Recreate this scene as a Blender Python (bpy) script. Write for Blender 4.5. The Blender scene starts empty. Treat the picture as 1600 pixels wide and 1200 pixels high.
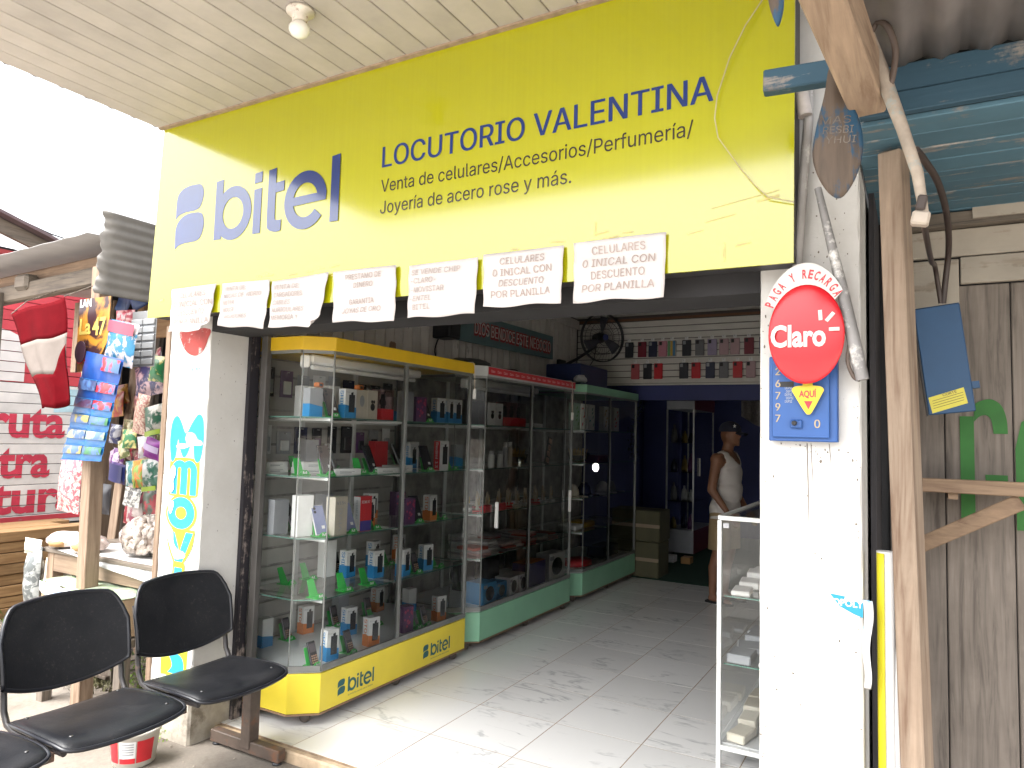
import bpy, bmesh, math, random
from mathutils import Matrix, Vector, Euler, noise as mnoise
random.seed(7)
R = math.radians
sc = bpy.context.scene
COL = sc.collection

# ------------------------------------------------------------------ camera
cam_d = bpy.data.cameras.new('camera'); cam = bpy.data.objects.new('camera', cam_d); COL.objects.link(cam)
cam_d.sensor_width = 36.0; cam_d.lens = 25.19; cam_d.clip_start = 0.05; cam_d.clip_end = 1500
cam.matrix_world = Matrix.Translation((0, 0, 1.6)) @ Matrix.Rotation(R(29.4146), 4, 'Z') @ Matrix.Rotation(R(94.0767), 4, 'X') @ Matrix.Rotation(R(1.5812), 4, 'Z')
sc.camera = cam

# ------------------------------------------------------------------ sky, sun, exposure (bright overcast day)
SUN_EL, SUN_AZ = 62.0, 200.0          # azimuth measured clockwise from +Y
world = bpy.data.worlds.new('World'); sc.world = world; world.use_nodes = True
wn = world.node_tree.nodes; wl = world.node_tree.links
wn.clear()
sky = wn.new('ShaderNodeTexSky'); sky.sky_type = 'NISHITA'; sky.sun_disc = False
sky.sun_elevation = R(SUN_EL); sky.sun_rotation = R(SUN_AZ); sky.dust_density = 6.0; sky.air_density = 1.0; sky.ozone_density = 1.0
hs = wn.new('ShaderNodeHueSaturation'); hs.inputs['Saturation'].default_value = 0.16
bg = wn.new('ShaderNodeBackground'); bg.inputs['Strength'].default_value = 0.15
wo = wn.new('ShaderNodeOutputWorld')
wl.new(sky.outputs[0], hs.inputs['Color']); wl.new(hs.outputs[0], bg.inputs['Color']); wl.new(bg.outputs[0], wo.inputs['Surface'])
sun_d = bpy.data.lights.new('sun', 'SUN'); sun_d.energy = 0.5; sun_d.angle = R(60); sun_d.color = (1.0, 0.965, 0.9)
sun = bpy.data.objects.new('sun', sun_d); COL.objects.link(sun)
_az, _el = R(SUN_AZ), R(SUN_EL)
_d = Vector((math.sin(_az) * math.cos(_el), math.cos(_az) * math.cos(_el), math.sin(_el)))
sun.rotation_euler = _d.to_track_quat('Z', 'Y').to_euler(); sun.location = (0, -4, 8)
vs = sc.view_settings
vs.view_transform = 'Standard'; vs.look = 'None'; vs.gamma = 1.0; vs.use_curve_mapping = False
vs.exposure = 2.72
sc.render.engine = 'CYCLES'
cy = sc.cycles
cy.max_bounces = 10; cy.diffuse_bounces = 5; cy.glossy_bounces = 5; cy.transmission_bounces = 6; cy.transparent_max_bounces = 48
cy.use_denoising = True; cy.sample_clamp_indirect = 8.0; cy.caustics_reflective = False; cy.caustics_refractive = False

# ------------------------------------------------------------------ materials
MATS = {}
ALB = 1.0      # overall tone of the paints and timbers that follow (outdoor colours darkened so the exposure can lift the dim interior)
def _nodes(name):
    m = bpy.data.materials.new(name); m.use_nodes = True
    n = m.node_tree.nodes; l = m.node_tree.links
    return m, n, l, n['Principled BSDF']
def rgb(c): return (c[0], c[1], c[2], 1.0)
def mul(c, k): return tuple(min(1.0, x * k) for x in c)
def coords(n, l, scale=(1, 1, 1), rand=True):
    tc = n.new('ShaderNodeTexCoord'); mp = n.new('ShaderNodeMapping')
    l.new(tc.outputs['Object'], mp.inputs['Vector']); mp.inputs['Scale'].default_value = scale
    oi = n.new('ShaderNodeObjectInfo')
    if rand:
        m = n.new('ShaderNodeMath'); m.operation = 'MULTIPLY'; m.inputs[1].default_value = 37.0
        l.new(oi.outputs['Random'], m.inputs[0]); l.new(m.outputs[0], mp.inputs['Location'])
    return mp, oi
def ramp(n, l, src, stops):
    r = n.new('ShaderNodeValToRGB'); cr = r.color_ramp
    while len(cr.elements) > 1: cr.elements.remove(cr.elements[-1])
    cr.elements[0].position = stops[0][0]; cr.elements[0].color = rgb(stops[0][1])
    for p, c in stops[1:]:
        e = cr.elements.new(p); e.color = rgb(c)
    l.new(src, r.inputs['Fac']); return r
def noise(n, l, vec, scale, detail=4.0, rough=0.55, dist=0.0):
    t = n.new('ShaderNodeTexNoise'); t.inputs['Scale'].default_value = scale; t.inputs['Detail'].default_value = detail
    t.inputs['Roughness'].default_value = rough; t.inputs['Distortion'].default_value = dist
    l.new(vec, t.inputs['Vector']); return t
def mixc(n, l, fac, a, b, mode='MIX'):
    x = n.new('ShaderNodeMix'); x.data_type = 'RGBA'; x.blend_type = mode
    if isinstance(fac, float): x.inputs['Factor'].default_value = fac
    else: l.new(fac, x.inputs['Factor'])
    for s, v in ((6, a), (7, b)):
        if isinstance(v, tuple): x.inputs[s].default_value = rgb(v)
        else: l.new(v, x.inputs[s])
    return x.outputs[2]
def bump(n, l, h, bsdf, strength=0.2, dist=0.01):
    b = n.new('ShaderNodeBump'); b.inputs['Strength'].default_value = strength; b.inputs['Distance'].default_value = dist
    l.new(h, b.inputs['Height']); l.new(b.outputs[0], bsdf.inputs['Normal'])
def mat(name, c, rough=0.55, var=0.10, scale=6.0, metal=0.0, stain=None, stain_at=0.62, stain_scale=3.0, bmp=0.0, bscale=40.0, stretch=(1, 1, 1), randv=0.0, spec=0.5, coat=0.0):
    """plain surface: colour with soft mottling, optional stains, fine bump, optional per-object variation"""
    if name in MATS: return MATS[name]
    c = mul(c, ALB)
    m, n, l, b = _nodes(name)
    mp, oi = coords(n, l, stretch)
    t = noise(n, l, mp.outputs[0], scale)
    out = ramp(n, l, t.outputs['Fac'], [(0.3, mul(c, 1 - var)), (0.7, mul(c, 1 + var))]).outputs[0]
    if stain:
        t2 = noise(n, l, mp.outputs[0], stain_scale, 8, 0.7)
        f = ramp(n, l, t2.outputs['Fac'], [(stain_at, (0, 0, 0)), (stain_at + 0.12, (1, 1, 1))])
        out = mixc(n, l, f.outputs[0], out, stain)
    if randv:
        hv = n.new('ShaderNodeHueSaturation'); mr = n.new('ShaderNodeMapRange')
        mr.inputs['To Min'].default_value = 1 - randv; mr.inputs['To Max'].default_value = 1 + randv
        l.new(oi.outputs['Random'], mr.inputs['Value']); l.new(mr.outputs[0], hv.inputs['Value']); l.new(out, hv.inputs['Color']); out = hv.outputs[0]
    l.new(out, b.inputs['Base Color'])
    b.inputs['Roughness'].default_value = rough; b.inputs['Metallic'].default_value = metal; b.inputs['Specular IOR Level'].default_value = spec
    if coat: b.inputs['Coat Weight'].default_value = coat; b.inputs['Coat Roughness'].default_value = 0.08
    if bmp:
        t3 = noise(n, l, mp.outputs[0], bscale, 5); bump(n, l, t3.outputs['Fac'], b, bmp, 0.004)
    MATS[name] = m; return m
def wood(name, c, dark, axis='z', rough=0.75, paint=None, paint_keep=0.5, gscale=1.0, randv=0.12, bmp=0.35):
    """timber with grain along an axis; optional worn paint over it"""
    if name in MATS: return MATS[name]
    c = mul(c, ALB); dark = mul(dark, ALB); paint = mul(paint, ALB) if paint else None
    m, n, l, b = _nodes(name)
    s = {'x': (0.9, 14, 14), 'y': (14, 0.9, 14), 'z': (14, 14, 0.9)}[axis]
    mp, oi = coords(n, l, tuple(k * gscale for k in s))
    g = noise(n, l, mp.outputs[0], 3.0, 6, 0.6, 0.6)
    col = ramp(n, l, g.outputs['Fac'], [(0.30, dark), (0.48, mul(c, 0.85)), (0.7, mul(c, 1.15))]).outputs[0]
    mp2, _ = coords(n, l, (1, 1, 1))
    t2 = noise(n, l, mp2.outputs[0], 2.2, 6, 0.65)
    f2 = ramp(n, l, t2.outputs['Fac'], [(0.45, (0, 0, 0)), (0.75, (1, 1, 1))])
    mm = n.new('ShaderNodeMath'); mm.operation = 'MULTIPLY'; mm.inputs[1].default_value = 0.55; l.new(f2.outputs[0], mm.inputs[0])
    col = mixc(n, l, mm.outputs[0], col, mul(dark, 1.1))
    if paint:
        t3 = noise(n, l, mp.outputs[0], 1.3, 7, 0.7, 0.4)
        t4 = noise(n, l, mp2.outputs[0], 5.0, 6, 0.7)
        ad = n.new('ShaderNodeMath'); ad.operation = 'ADD'; l.new(t3.outputs['Fac'], ad.inputs[0]); l.new(t4.outputs['Fac'], ad.inputs[1])
        k = 1.0 + (paint_keep - 0.5)
        f = ramp(n, l, ad.outputs[0], [(0.0, (1, 1, 1)), (min(0.999, (k - 0.06)), (1, 1, 1)), (min(1.0, k), (0, 0, 0))])
        # ramp input is clamped to 1, so halve the sum first
        hv = n.new('ShaderNodeMath'); hv.operation = 'MULTIPLY'; hv.inputs[1].default_value = 0.5; l.new(ad.outputs[0], hv.inputs[0]); l.new(hv.outputs[0], f.inputs['Fac'])
        e = f.color_ramp.elements; e[1].position = 0.5 + (paint_keep - 0.5) * 0.5 - 0.02; e[2].position = 0.5 + (paint_keep - 0.5) * 0.5 + 0.03
        pc = ramp(n, l, t2.outputs['Fac'], [(0.3, mul(paint, 0.82)), (0.7, mul(paint, 1.15))]).outputs[0]
        col = mixc(n, l, f.outputs[0], col, pc)
    h = n.new('ShaderNodeHueSaturation'); mr = n.new('ShaderNodeMapRange'); mr.inputs['To Min'].default_value = 1 - randv; mr.inputs['To Max'].default_value = 1 + randv
    l.new(oi.outputs['Random'], mr.inputs['Value']); l.new(mr.outputs[0], h.inputs['Value']); l.new(col, h.inputs['Color'])
    l.new(h.outputs[0], b.inputs['Base Color']); b.inputs['Roughness'].default_value = rough
    bump(n, l, g.outputs['Fac'], b, bmp, 0.004)
    MATS[name] = m; return m
def glass(name, tint=(0.972, 0.988, 0.98), rough=0.0, ior=1.45):
    """thin pane: clear sheet with fresnel reflection"""
    if name in MATS: return MATS[name]
    m = bpy.data.materials.new(name); m.use_nodes = True; n = m.node_tree.nodes; l = m.node_tree.links; n.clear()
    o = n.new('ShaderNodeOutputMaterial'); mx = n.new('ShaderNodeMixShader'); fr = n.new('ShaderNodeFresnel'); fr.inputs['IOR'].default_value = ior
    tr = n.new('ShaderNodeBsdfTransparent'); tr.inputs['Color'].default_value = rgb(tint)
    gl = n.new('ShaderNodeBsdfGlossy'); gl.inputs['Roughness'].default_value = rough; gl.inputs['Color'].default_value = (1, 1, 1, 1)
    l.new(fr.outputs[0], mx.inputs[0]); l.new(tr.outputs[0], mx.inputs[1]); l.new(gl.outputs[0], mx.inputs[2]); l.new(mx.outputs[0], o.inputs['Surface'])
    MATS[name] = m; return m

# ------------------------------------------------------------------ mesh helpers
ORIG = {}
class MB:
    def __init__(s): s.v = []; s.f = []; s.m = []; s.sm = []
    def add(s, vs, fs, mi=0, smooth=False):
        k = len(s.v); s.v += [tuple(p) for p in vs]
        for f in fs: s.f.append(tuple(i + k for i in f)); s.m.append(mi); s.sm.append(smooth)
        return s
    def box(s, x0, x1, y0, y1, z0, z1, mi=0, mat=None, c=0.0):
        if c:
            return s.cbox(x0, x1, y0, y1, z0, z1, c, mi, mat)
        v = [Vector((x, y, z)) for z in (z0, z1) for y in (y0, y1) for x in (x0, x1)]
        if mat is not None: v = [mat @ p for p in v]
        return s.add(v, [(0, 2, 3, 1), (4, 5, 7, 6), (0, 1, 5, 4), (2, 6, 7, 3), (0, 4, 6, 2), (1, 3, 7, 5)], mi)
    def cbox(s, x0, x1, y0, y1, z0, z1, c, mi=0, mat=None):
        """box with its twelve edges chamfered"""
        bm = bmesh.new(); bmesh.ops.create_cube(bm, size=1.0)
        for p in bm.verts: p.co = Vector(((x0 + x1) / 2 + p.co.x * (x1 - x0), (y0 + y1) / 2 + p.co.y * (y1 - y0), (z0 + z1) / 2 + p.co.z * (z1 - z0)))
        c = min(c, 0.45 * min(abs(x1 - x0), abs(y1 - y0), abs(z1 - z0)))
        bmesh.ops.bevel(bm, geom=bm.edges[:] , offset=c, segments=1, affect='EDGES', profile=0.5)
        bm.verts.index_update()
        v = [mat @ p.co if mat is not None else p.co.copy() for p in bm.verts]
        s.add(v, [[q.index for q in f.verts] for f in bm.faces], mi); bm.free(); return s
    def tube(s, pts, r, n=10, mi=0, cap=True):
        pts = [Vector(p) for p in pts]; rs = r if isinstance(r, (list, tuple)) else [r] * len(pts)
        vs = []; fs = []; up = None
        for i, p in enumerate(pts):
            d = (pts[min(i + 1, len(pts) - 1)] - pts[max(i - 1, 0)]).normalized()
            if up is None: up = Vector((0, 0, 1)) if abs(d.z) < 0.9 else Vector((1, 0, 0))
            a = d.cross(up); a = a.normalized() if a.length > 1e-5 else d.orthogonal().normalized()
            b = a.cross(d).normalized(); up = b
            for k in range(n):
                t = 2 * math.pi * k / n; vs.append(p + (a * math.cos(t) + b * math.sin(t)) * rs[i])
        for i in range(len(pts) - 1):
            for k in range(n): fs.append((i * n + k, i * n + (k + 1) % n, (i + 1) * n + (k + 1) % n, (i + 1) * n + k))
        s.add(vs, fs, mi, True)
        if cap:
            s.add(vs[:n], [tuple(range(n))[::-1]], mi); s.add(vs[-n:], [tuple(range(n))], mi)
        return s
    def lathe(s, prof, n=20, mi=0, mat=None):
        vs = []; fs = []
        for r, z in prof:
            for k in range(n):
                t = 2 * math.pi * k / n; p = Vector((r * math.cos(t), r * math.sin(t), z)); vs.append(mat @ p if mat is not None else p)
        for i in range(len(prof) - 1):
            for k in range(n): fs.append((i * n + k, i * n + (k + 1) % n, (i + 1) * n + (k + 1) % n, (i + 1) * n + k))
        fs_c = []
        if prof[0][0] > 1e-6: fs_c.append(tuple(range(n))[::-1])
        if prof[-1][0] > 1e-6: fs_c.append(tuple(range((len(prof) - 1) * n, len(prof) * n)))
        s.add(vs, fs + fs_c, mi, True); return s
    def prism(s, poly, d0, d1, fr, mi=0):
        """polygon (u,v) pushed from depth d0 to d1; fr(u,v,d) gives the point"""
        n = len(poly); vs = [Vector(fr(u, v, d0)) for u, v in poly] + [Vector(fr(u, v, d1)) for u, v in poly]
        fs = [tuple(range(n)), tuple(range(2 * n - 1, n - 1, -1))] + [(i, i + n, (i + 1) % n + n, (i + 1) % n) for i in range(n)]
        return s.add(vs, fs, mi)
    def grid(s, nu, nv, fn, mi=0, smooth=True):
        vs = [Vector(fn(i / nu, j / nv)) for j in range(nv + 1) for i in range(nu + 1)]
        fs = [(j * (nu + 1) + i, j * (nu + 1) + i + 1, (j + 1) * (nu + 1) + i + 1, (j + 1) * (nu + 1) + i) for j in range(nv) for i in range(nu)]
        return s.add(vs, fs, mi, smooth)
    def mesh(s, name, mats, off=(0, 0, 0), fixn=True):
        me = bpy.data.meshes.new(name); o = Vector(off)
        me.from_pydata([tuple(Vector(p) - o) for p in s.v], [], s.f)
        for m in mats: me.materials.append(m)
        for p, i, q in zip(me.polygons, s.m, s.sm): p.material_index = i; p.use_smooth = q
        if fixn:
            bm = bmesh.new(); bm.from_mesh(me); bmesh.ops.recalc_face_normals(bm, faces=bm.faces[:]); bm.to_mesh(me); bm.free()
        me.update(); return me
def obj(name, mb, mats, parent=None, label=None, solid=0.0, bev=0.0):
    if not isinstance(mats, (list, tuple)): mats = [mats]
    if parent is not None: off = ORIG.get(parent.name, Vector((0, 0, 0)))
    else:
        xs = [p[0] for p in mb.v]; ys = [p[1] for p in mb.v]; zs = [p[2] for p in mb.v]
        off = Vector(((min(xs) + max(xs)) / 2, (min(ys) + max(ys)) / 2, min(zs)))
    o = bpy.data.objects.new(name, mb.mesh(name, mats, off)); COL.objects.link(o)
    if parent is not None: o.parent = parent
    else: o.location = off
    ORIG[o.name] = off
    if label: o['label'] = label
    if solid:
        md = o.modifiers.new('thickness', 'SOLIDIFY'); md.thickness = solid; md.offset = 0
    if bev:
        md = o.modifiers.new('edge', 'BEVEL'); md.width = bev; md.segments = 1; md.limit_method = 'ANGLE'
    return o
def tag(o, label, cat, group=None, kind=None):
    if label: o['label'] = label
    if cat: o['category'] = cat
    if group: o['group'] = group
    if kind: o['kind'] = kind
    return o
def thing(name, label, cat, loc=(0, 0, 0), group=None, rz=0.0):
    o = bpy.data.objects.new(name, None); COL.objects.link(o); o.empty_display_size = 0.05
    o.location = loc; o.rotation_euler = (0, 0, rz); ORIG[o.name] = Vector(loc)
    return tag(o, label, cat, group)
def part(name, mesh, parent, loc=(0, 0, 0), rot=(0, 0, 0)):
    o = bpy.data.objects.new(name, mesh); COL.objects.link(o); o.parent = parent; o.location = loc; o.rotation_euler = rot
    return o
def copy_tree(o, parent=None):
    c = o.copy(); COL.objects.link(c); c.parent = parent
    for ch in list(o.children): copy_tree(ch, c)
    return c
def struct(o): o['kind'] = 'structure'; return o
def B(x0, x1, y0, y1, z0, z1, c=0.0): return MB().box(x0, x1, y0, y1, z0, z1, c=c)
def bar(p, q, w, h, up=(0, 0, 1), c=0.0, mi=0):
    """squared timber from p to q, w wide and h high"""
    p = Vector(p); q = Vector(q); d = (q - p); L = d.length; d.normalize(); u = Vector(up)
    a = d.cross(u); a = a.normalized() if a.length > 1e-5 else d.orthogonal().normalized(); b = a.cross(d)
    M = Matrix((( a.x, d.x, b.x, p.x), (a.y, d.y, b.y, p.y), (a.z, d.z, b.z, p.z), (0, 0, 0, 1)))
    return MB().box(-w / 2, w / 2, 0, L, -h / 2, h / 2, mi, M, c)

# frames: map (u right, v up, d toward the viewer)
def FY(y): return lambda u, v, d: (u, y - d, v)          # a face that looks to -Y (the street front)
def FX(x): return lambda u, v, d: (x + d, u, v)          # a face that looks to +X
# ------------------------------------------------------------------ lettering
TXT = {}
try:      # Blender's own interface face; its built-in text face otherwise
    FACE = bpy.data.fonts.load(bpy.utils.system_resource('DATAFILES', path='fonts') + '/Inter.woff2')
except Exception:
    FACE = None
from mathutils.geometry import delaunay_2d_cdt
def glyphs(s, bold=0.0, res=3):
    """flat triangles of a line of lettering (strokes of one glyph may overlap: filled where the winding is not zero)"""
    k = (s, bold, res)
    if k in TXT: return TXT[k]
    own = FACE is not None and bold <= 0.02
    cu = bpy.data.curves.new('t', 'FONT'); cu.body = s; cu.size = 1.0; cu.resolution_u = res
    if own: cu.font = FACE; cu.fill_mode = 'NONE'
    else: cu.fill_mode = 'FRONT'; cu.offset = bold
    o = bpy.data.objects.new('t', cu); COL.objects.link(o)
    dg = bpy.context.evaluated_depsgraph_get(); dg.update()
    me = bpy.data.meshes.new_from_object(o.evaluated_get(dg))
    if own:
        n = len(me.vertices); root = list(range(n))
        def find(i):
            while root[i] != i: root[i] = root[root[i]]; i = root[i]
            return i
        for e in me.edges: root[find(e.vertices[0])] = find(e.vertices[1])
        loops = {}
        for i in range(n): loops.setdefault(find(i), []).append(i)
        P = [(v.co.x, v.co.y) for v in me.vertices]; L = []
        for idx in loops.values():
            q = [P[i] for i in idx]; L.append((q, min(p[0] for p in q), max(p[0] for p in q), min(p[1] for p in q), max(p[1] for p in q)))
        ed = [(idx[i], idx[(i + 1) % len(idx)]) for idx in loops.values() for i in range(len(idx))]
        cv, ce, cf, *_ = delaunay_2d_cdt([Vector(p) for p in P], ed, [], 0, 1e-6)
        tris = []
        for f in cf:
            x = sum(cv[i].x for i in f) / len(f); y = sum(cv[i].y for i in f) / len(f); wn = 0
            for q, x0, x1, y0, y1 in L:
                if not (x0 <= x <= x1 and y0 <= y <= y1): continue
                for i in range(len(q)):
                    (ax, ay), (bx, by) = q[i - 1], q[i]
                    if (ay <= y) != (by <= y) and ax + (y - ay) * (bx - ax) / (by - ay) > x: wn += 1 if by > ay else -1
            if wn: tris.append(tuple(f))
        base = [(v.x, v.y) for v in cv]
    else:
        base = [(v.co.x, v.co.y) for v in me.vertices]; tris = [tuple(f.vertices) for f in me.polygons]
    bpy.data.objects.remove(o); bpy.data.curves.remove(cu); bpy.data.meshes.remove(me)
    vs_, fs_ = [], []; jr = random.Random(len(s))
    for c_, sh in enumerate((-bold * .8, 0.0, bold * .8) if (own and bold > 0) else (0.0,)):
        for f in tris:
            k0 = len(vs_); dz = c_ * 0.0003 + (0.0 if own else jr.random() * 0.00025)
            vs_ += [(base[i][0] + sh, base[i][1], dz) for i in f]; fs_.append(tuple(range(k0, len(vs_))))
    TXT[k] = (vs_, fs_); return TXT[k]
_CAP = []
def cap_h(bold=0.0):
    if not _CAP: _CAP.extend((max(p[1] for p in glyphs('H')[0]), max(p[1] for p in glyphs('H', 0.021)[0]) - 0.021))
    return _CAP[1 if bold > 0.02 else 0]
def text(mb, s, fr, u0, v0, w=None, h=None, d=0.0015, bold=0.0, mi=0, slant=0.0, cap=True, rot=0.0, warp=None):
    """adds lettering: baseline left at (u0,v0), width w, cap height h"""
    v, f = glyphs(s, bold)
    if not v: return mb
    x0 = min(p[0] for p in v); x1 = max(p[0] for p in v)
    sy = (h / cap_h(bold)) if h else None
    sx = (w / (x1 - x0)) if w else sy
    if sy is None: sy = sx
    ca, sa = math.cos(rot), math.sin(rot); out = []
    for p in v:
        a = (p[0] - x0) * sx + slant * p[1] * sy; b = p[1] * sy
        a, b = a * ca - b * sa, a * sa + b * ca
        dd = d + p[2] + (warp(u0 + a, v0 + b) if warp else 0)
        out.append(fr(u0 + a, v0 + b, dd))
    mb.add(out, f, mi); return mb
def ell(cx, cy, rx, ry, n=40, a0=0.0, a1=360.0):
    full = abs(a1 - a0) >= 359.9
    return [(cx + rx * math.cos(R(a0 + (a1 - a0) * i / (n if full else n - 1))), cy + ry * math.sin(R(a0 + (a1 - a0) * i / (n if full else n - 1)))) for i in range(n)]
def ring(mb, fr, cx, cy, rx, ry, t, d0, d1, a0=0.0, a1=360.0, n=44, mi=0, tx=None):
    tx = tx or t; o = ell(cx, cy, rx, ry, n, a0, a1); q = ell(cx, cy, rx - tx, ry - t, n, a0, a1); full = abs(a1 - a0) >= 359.9
    vs = [fr(u, v, d1) for u, v in o] + [fr(u, v, d1) for u, v in q] + [fr(u, v, d0) for u, v in o] + [fr(u, v, d0) for u, v in q]
    fs = []
    for i in range(n if full else n - 1):
        j = (i + 1) % n
        fs += [(i, j, n + j, n + i), (2 * n + i, i, j, 2 * n + j)[::-1], (3 * n + i, n + i, n + j, 3 * n + j)]
    mb.add(vs, fs, mi); return mb
def smooth_poly(pts, k=4):
    """Catmull-Rom through points; points flagged (u,v,1) stay sharp"""
    n = len(pts); out = []
    for i in range(n):
        p0, p1, p2, p3 = pts[i - 1], pts[i], pts[(i + 1) % n], pts[(i + 2) % n]
        if len(p1) > 2: p0 = p1
        if len(p2) > 2: p3 = p2
        for j in range(k):
            t = j / k
            out.append(tuple(0.5 * ((2 * p1[c]) + (-p0[c] + p2[c]) * t + (2 * p0[c] - 5 * p1[c] + 4 * p2[c] - p3[c]) * t * t + (-p0[c] + 3 * p1[c] - 3 * p2[c] + p3[c]) * t ** 3) for c in (0, 1)))
    return out
def slice_gaps(mb, zs, g=0.004):
    """cuts lettering along horizontal board joints (z) so that the paint stops at each joint"""
    bm = bmesh.new(); me = mb.mesh('tmp', []); bm.from_mesh(me); bpy.data.meshes.remove(me)
    for z in zs:
        for q in (z - g, z + g):
            bmesh.ops.bisect_plane(bm, geom=bm.verts[:] + bm.edges[:] + bm.faces[:], plane_co=(0, 0, q), plane_no=(0, 0, 1))
        kill = [f for f in bm.faces if abs(f.calc_center_median().z - z) < g]
        bmesh.ops.delete(bm, geom=kill, context='FACES')
    bm.verts.index_update()
    r = MB(); r.add([p.co.copy() for p in bm.verts], [[q.index for q in f.verts] for f in bm.faces]); bm.free(); return r

ALU = mat('aluminium', (0.55, 0.56, 0.55), 0.35, 0.08, 10, metal=0.85)
ALU_W = mat('aluminium_white', (0.72, 0.73, 0.72), 0.4, 0.05, 10, metal=0.3)
GLASS = glass('pane_glass')
SHELFG = glass('shelf_glass', (0.92, 0.965, 0.945))
GEDGE = mat('glass_edge_green', (0.10, 0.22, 0.18), 0.2, 0.1)
BLACKP = mat('black_plastic', (0.018, 0.019, 0.023), 0.42, 0.15, 14, bmp=0.15, bscale=160)
DARK = mat('dark_plain', (0.012, 0.012, 0.014), 0.6)
WHITEP = mat('white_plastic', (0.78, 0.77, 0.74), 0.4, 0.05)
STEEL = mat('rusty_steel', (0.09, 0.065, 0.05), 0.6, 0.25, 14, stain=(0.16, 0.07, 0.035), stain_at=0.52, stain_scale=9, bmp=0.3)
# ================================================================== GROUND AND FLOORS
def ground_mat():
    m, n, l, b = _nodes('earth_ground'); mp, _ = coords(n, l, rand=False)
    a = noise(n, l, mp.outputs[0], 0.6, 8, 0.65); c = noise(n, l, mp.outputs[0], 14, 6, 0.7)
    col = ramp(n, l, a.outputs['Fac'], [(0.3, (0.15, 0.12, 0.09)), (0.5, (0.23, 0.19, 0.15)), (0.7, (0.28, 0.24, 0.20))]).outputs[0]
    col2 = ramp(n, l, c.outputs['Fac'], [(0.3, (0.6, 0.6, 0.6)), (0.7, (1, 1, 1))]).outputs[0]
    l.new(mixc(n, l, 0.6, col, col2, 'MULTIPLY'), b.inputs['Base Color']); b.inputs['Roughness'].default_value = 0.95
    bump(n, l, c.outputs['Fac'], b, 0.6, 0.02); return m
def concrete_mat(name, c, dark, scale=2.0):
    m, n, l, b = _nodes(name); mp, _ = coords(n, l, rand=False)
    a = noise(n, l, mp.outputs[0], scale, 8, 0.7, 0.3); f = noise(n, l, mp.outputs[0], 60, 4, 0.6); sp = noise(n, l, mp.outputs[0], 8, 8, 0.75)
    col = ramp(n, l, a.outputs['Fac'], [(0.32, dark), (0.5, mul(c, 0.92)), (0.72, mul(c, 1.12))]).outputs[0]
    k = ramp(n, l, sp.outputs['Fac'], [(0.55, (0, 0, 0)), (0.72, (1, 1, 1))])
    mm = n.new('ShaderNodeMath'); mm.operation = 'MULTIPLY'; mm.inputs[1].default_value = 0.45; l.new(k.outputs[0], mm.inputs[0])
    col = mixc(n, l, mm.outputs[0], col, mul(dark, 0.8))
    col = mixc(n, l, 0.35, col, ramp(n, l, f.outputs['Fac'], [(0.35, (0.55, 0.55, 0.55)), (0.65, (1, 1, 1))]).outputs[0], 'MULTIPLY')
    l.new(col, b.inputs['Base Color']); b.inputs['Roughness'].default_value = 0.85
    bump(n, l, f.outputs['Fac'], b, 0.35, 0.006); return m
def marble_mat():
    m, n, l, b = _nodes('marble_tile'); mp, oi = coords(n, l)
    w = noise(n, l, mp.outputs[0], 2.2, 6, 0.6, 0.4)
    mp3 = n.new('ShaderNodeMapping'); mp3.inputs['Rotation'].default_value = (0, 0, R(-24)); mp3.inputs['Scale'].default_value = (0.7, 2.6, 1); l.new(mp.outputs[0], mp3.inputs['Vector'])
    v = noise(n, l, mp3.outputs[0], 2.1, 4, 0.62, 0.5)
    sub = n.new('ShaderNodeMath'); sub.operation = 'SUBTRACT'; sub.inputs[1].default_value = 0.5; l.new(v.outputs['Fac'], sub.inputs[0])
    ab = n.new('ShaderNodeMath'); ab.operation = 'ABSOLUTE'; l.new(sub.outputs[0], ab.inputs[0])
    vein = ramp(n, l, ab.outputs[0], [(0.0, (1, 1, 1)), (0.010, (0.6, 0.6, 0.6)), (0.030, (0, 0, 0))])
    msk = ramp(n, l, w.outputs['Fac'], [(0.50, (0, 0, 0)), (0.60, (1, 1, 1))])
    mm = n.new('ShaderNodeMath'); mm.operation = 'MULTIPLY'; l.new(vein.outputs[0], mm.inputs[0]); l.new(msk.outputs[0], mm.inputs[1])
    base = ramp(n, l, w.outputs['Fac'], [(0.1, (0.70, 0.695, 0.68)), (0.9, (0.73, 0.725, 0.71))]).outputs[0]
    m2 = n.new('ShaderNodeMath'); m2.operation = 'MULTIPLY'; m2.inputs[1].default_value = 0.62; l.new(mm.outputs[0], m2.inputs[0])
    col = mixc(n, l, m2.outputs[0], base, (0.30, 0.31, 0.32))
    d = noise(n, l, mp.outputs[0], 9, 8, 0.7); df = ramp(n, l, d.outputs['Fac'], [(0.62, (0, 0, 0)), (0.85, (0.25, 0.25, 0.25))])
    hv = n.new('ShaderNodeHueSaturation'); mr = n.new('ShaderNodeMapRange'); mr.inputs['To Min'].default_value = 0.93; mr.inputs['To Max'].default_value = 1.04
    l.new(oi.outputs['Random'], mr.inputs['Value']); l.new(mr.outputs[0], hv.inputs['Value']); l.new(col, hv.inputs['Color'])
    l.new(hv.outputs[0], b.inputs['Base Color']); b.inputs['Roughness'].default_value = 0.22
    rr = ramp(n, l, d.outputs['Fac'], [(0.3, (0.18, 0.18, 0.18)), (0.7, (0.26, 0.26, 0.26))]); l.new(rr.outputs[0], b.inputs['Roughness']); return m
EARTH = ground_mat(); MARBLE = marble_mat()
CONC = concrete_mat('concrete_apron', (0.215, 0.187, 0.155), (0.12, 0.10, 0.08))
CONC_L = concrete_mat('pale_concrete', (0.24, 0.212, 0.18), (0.15, 0.128, 0.104))
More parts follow.
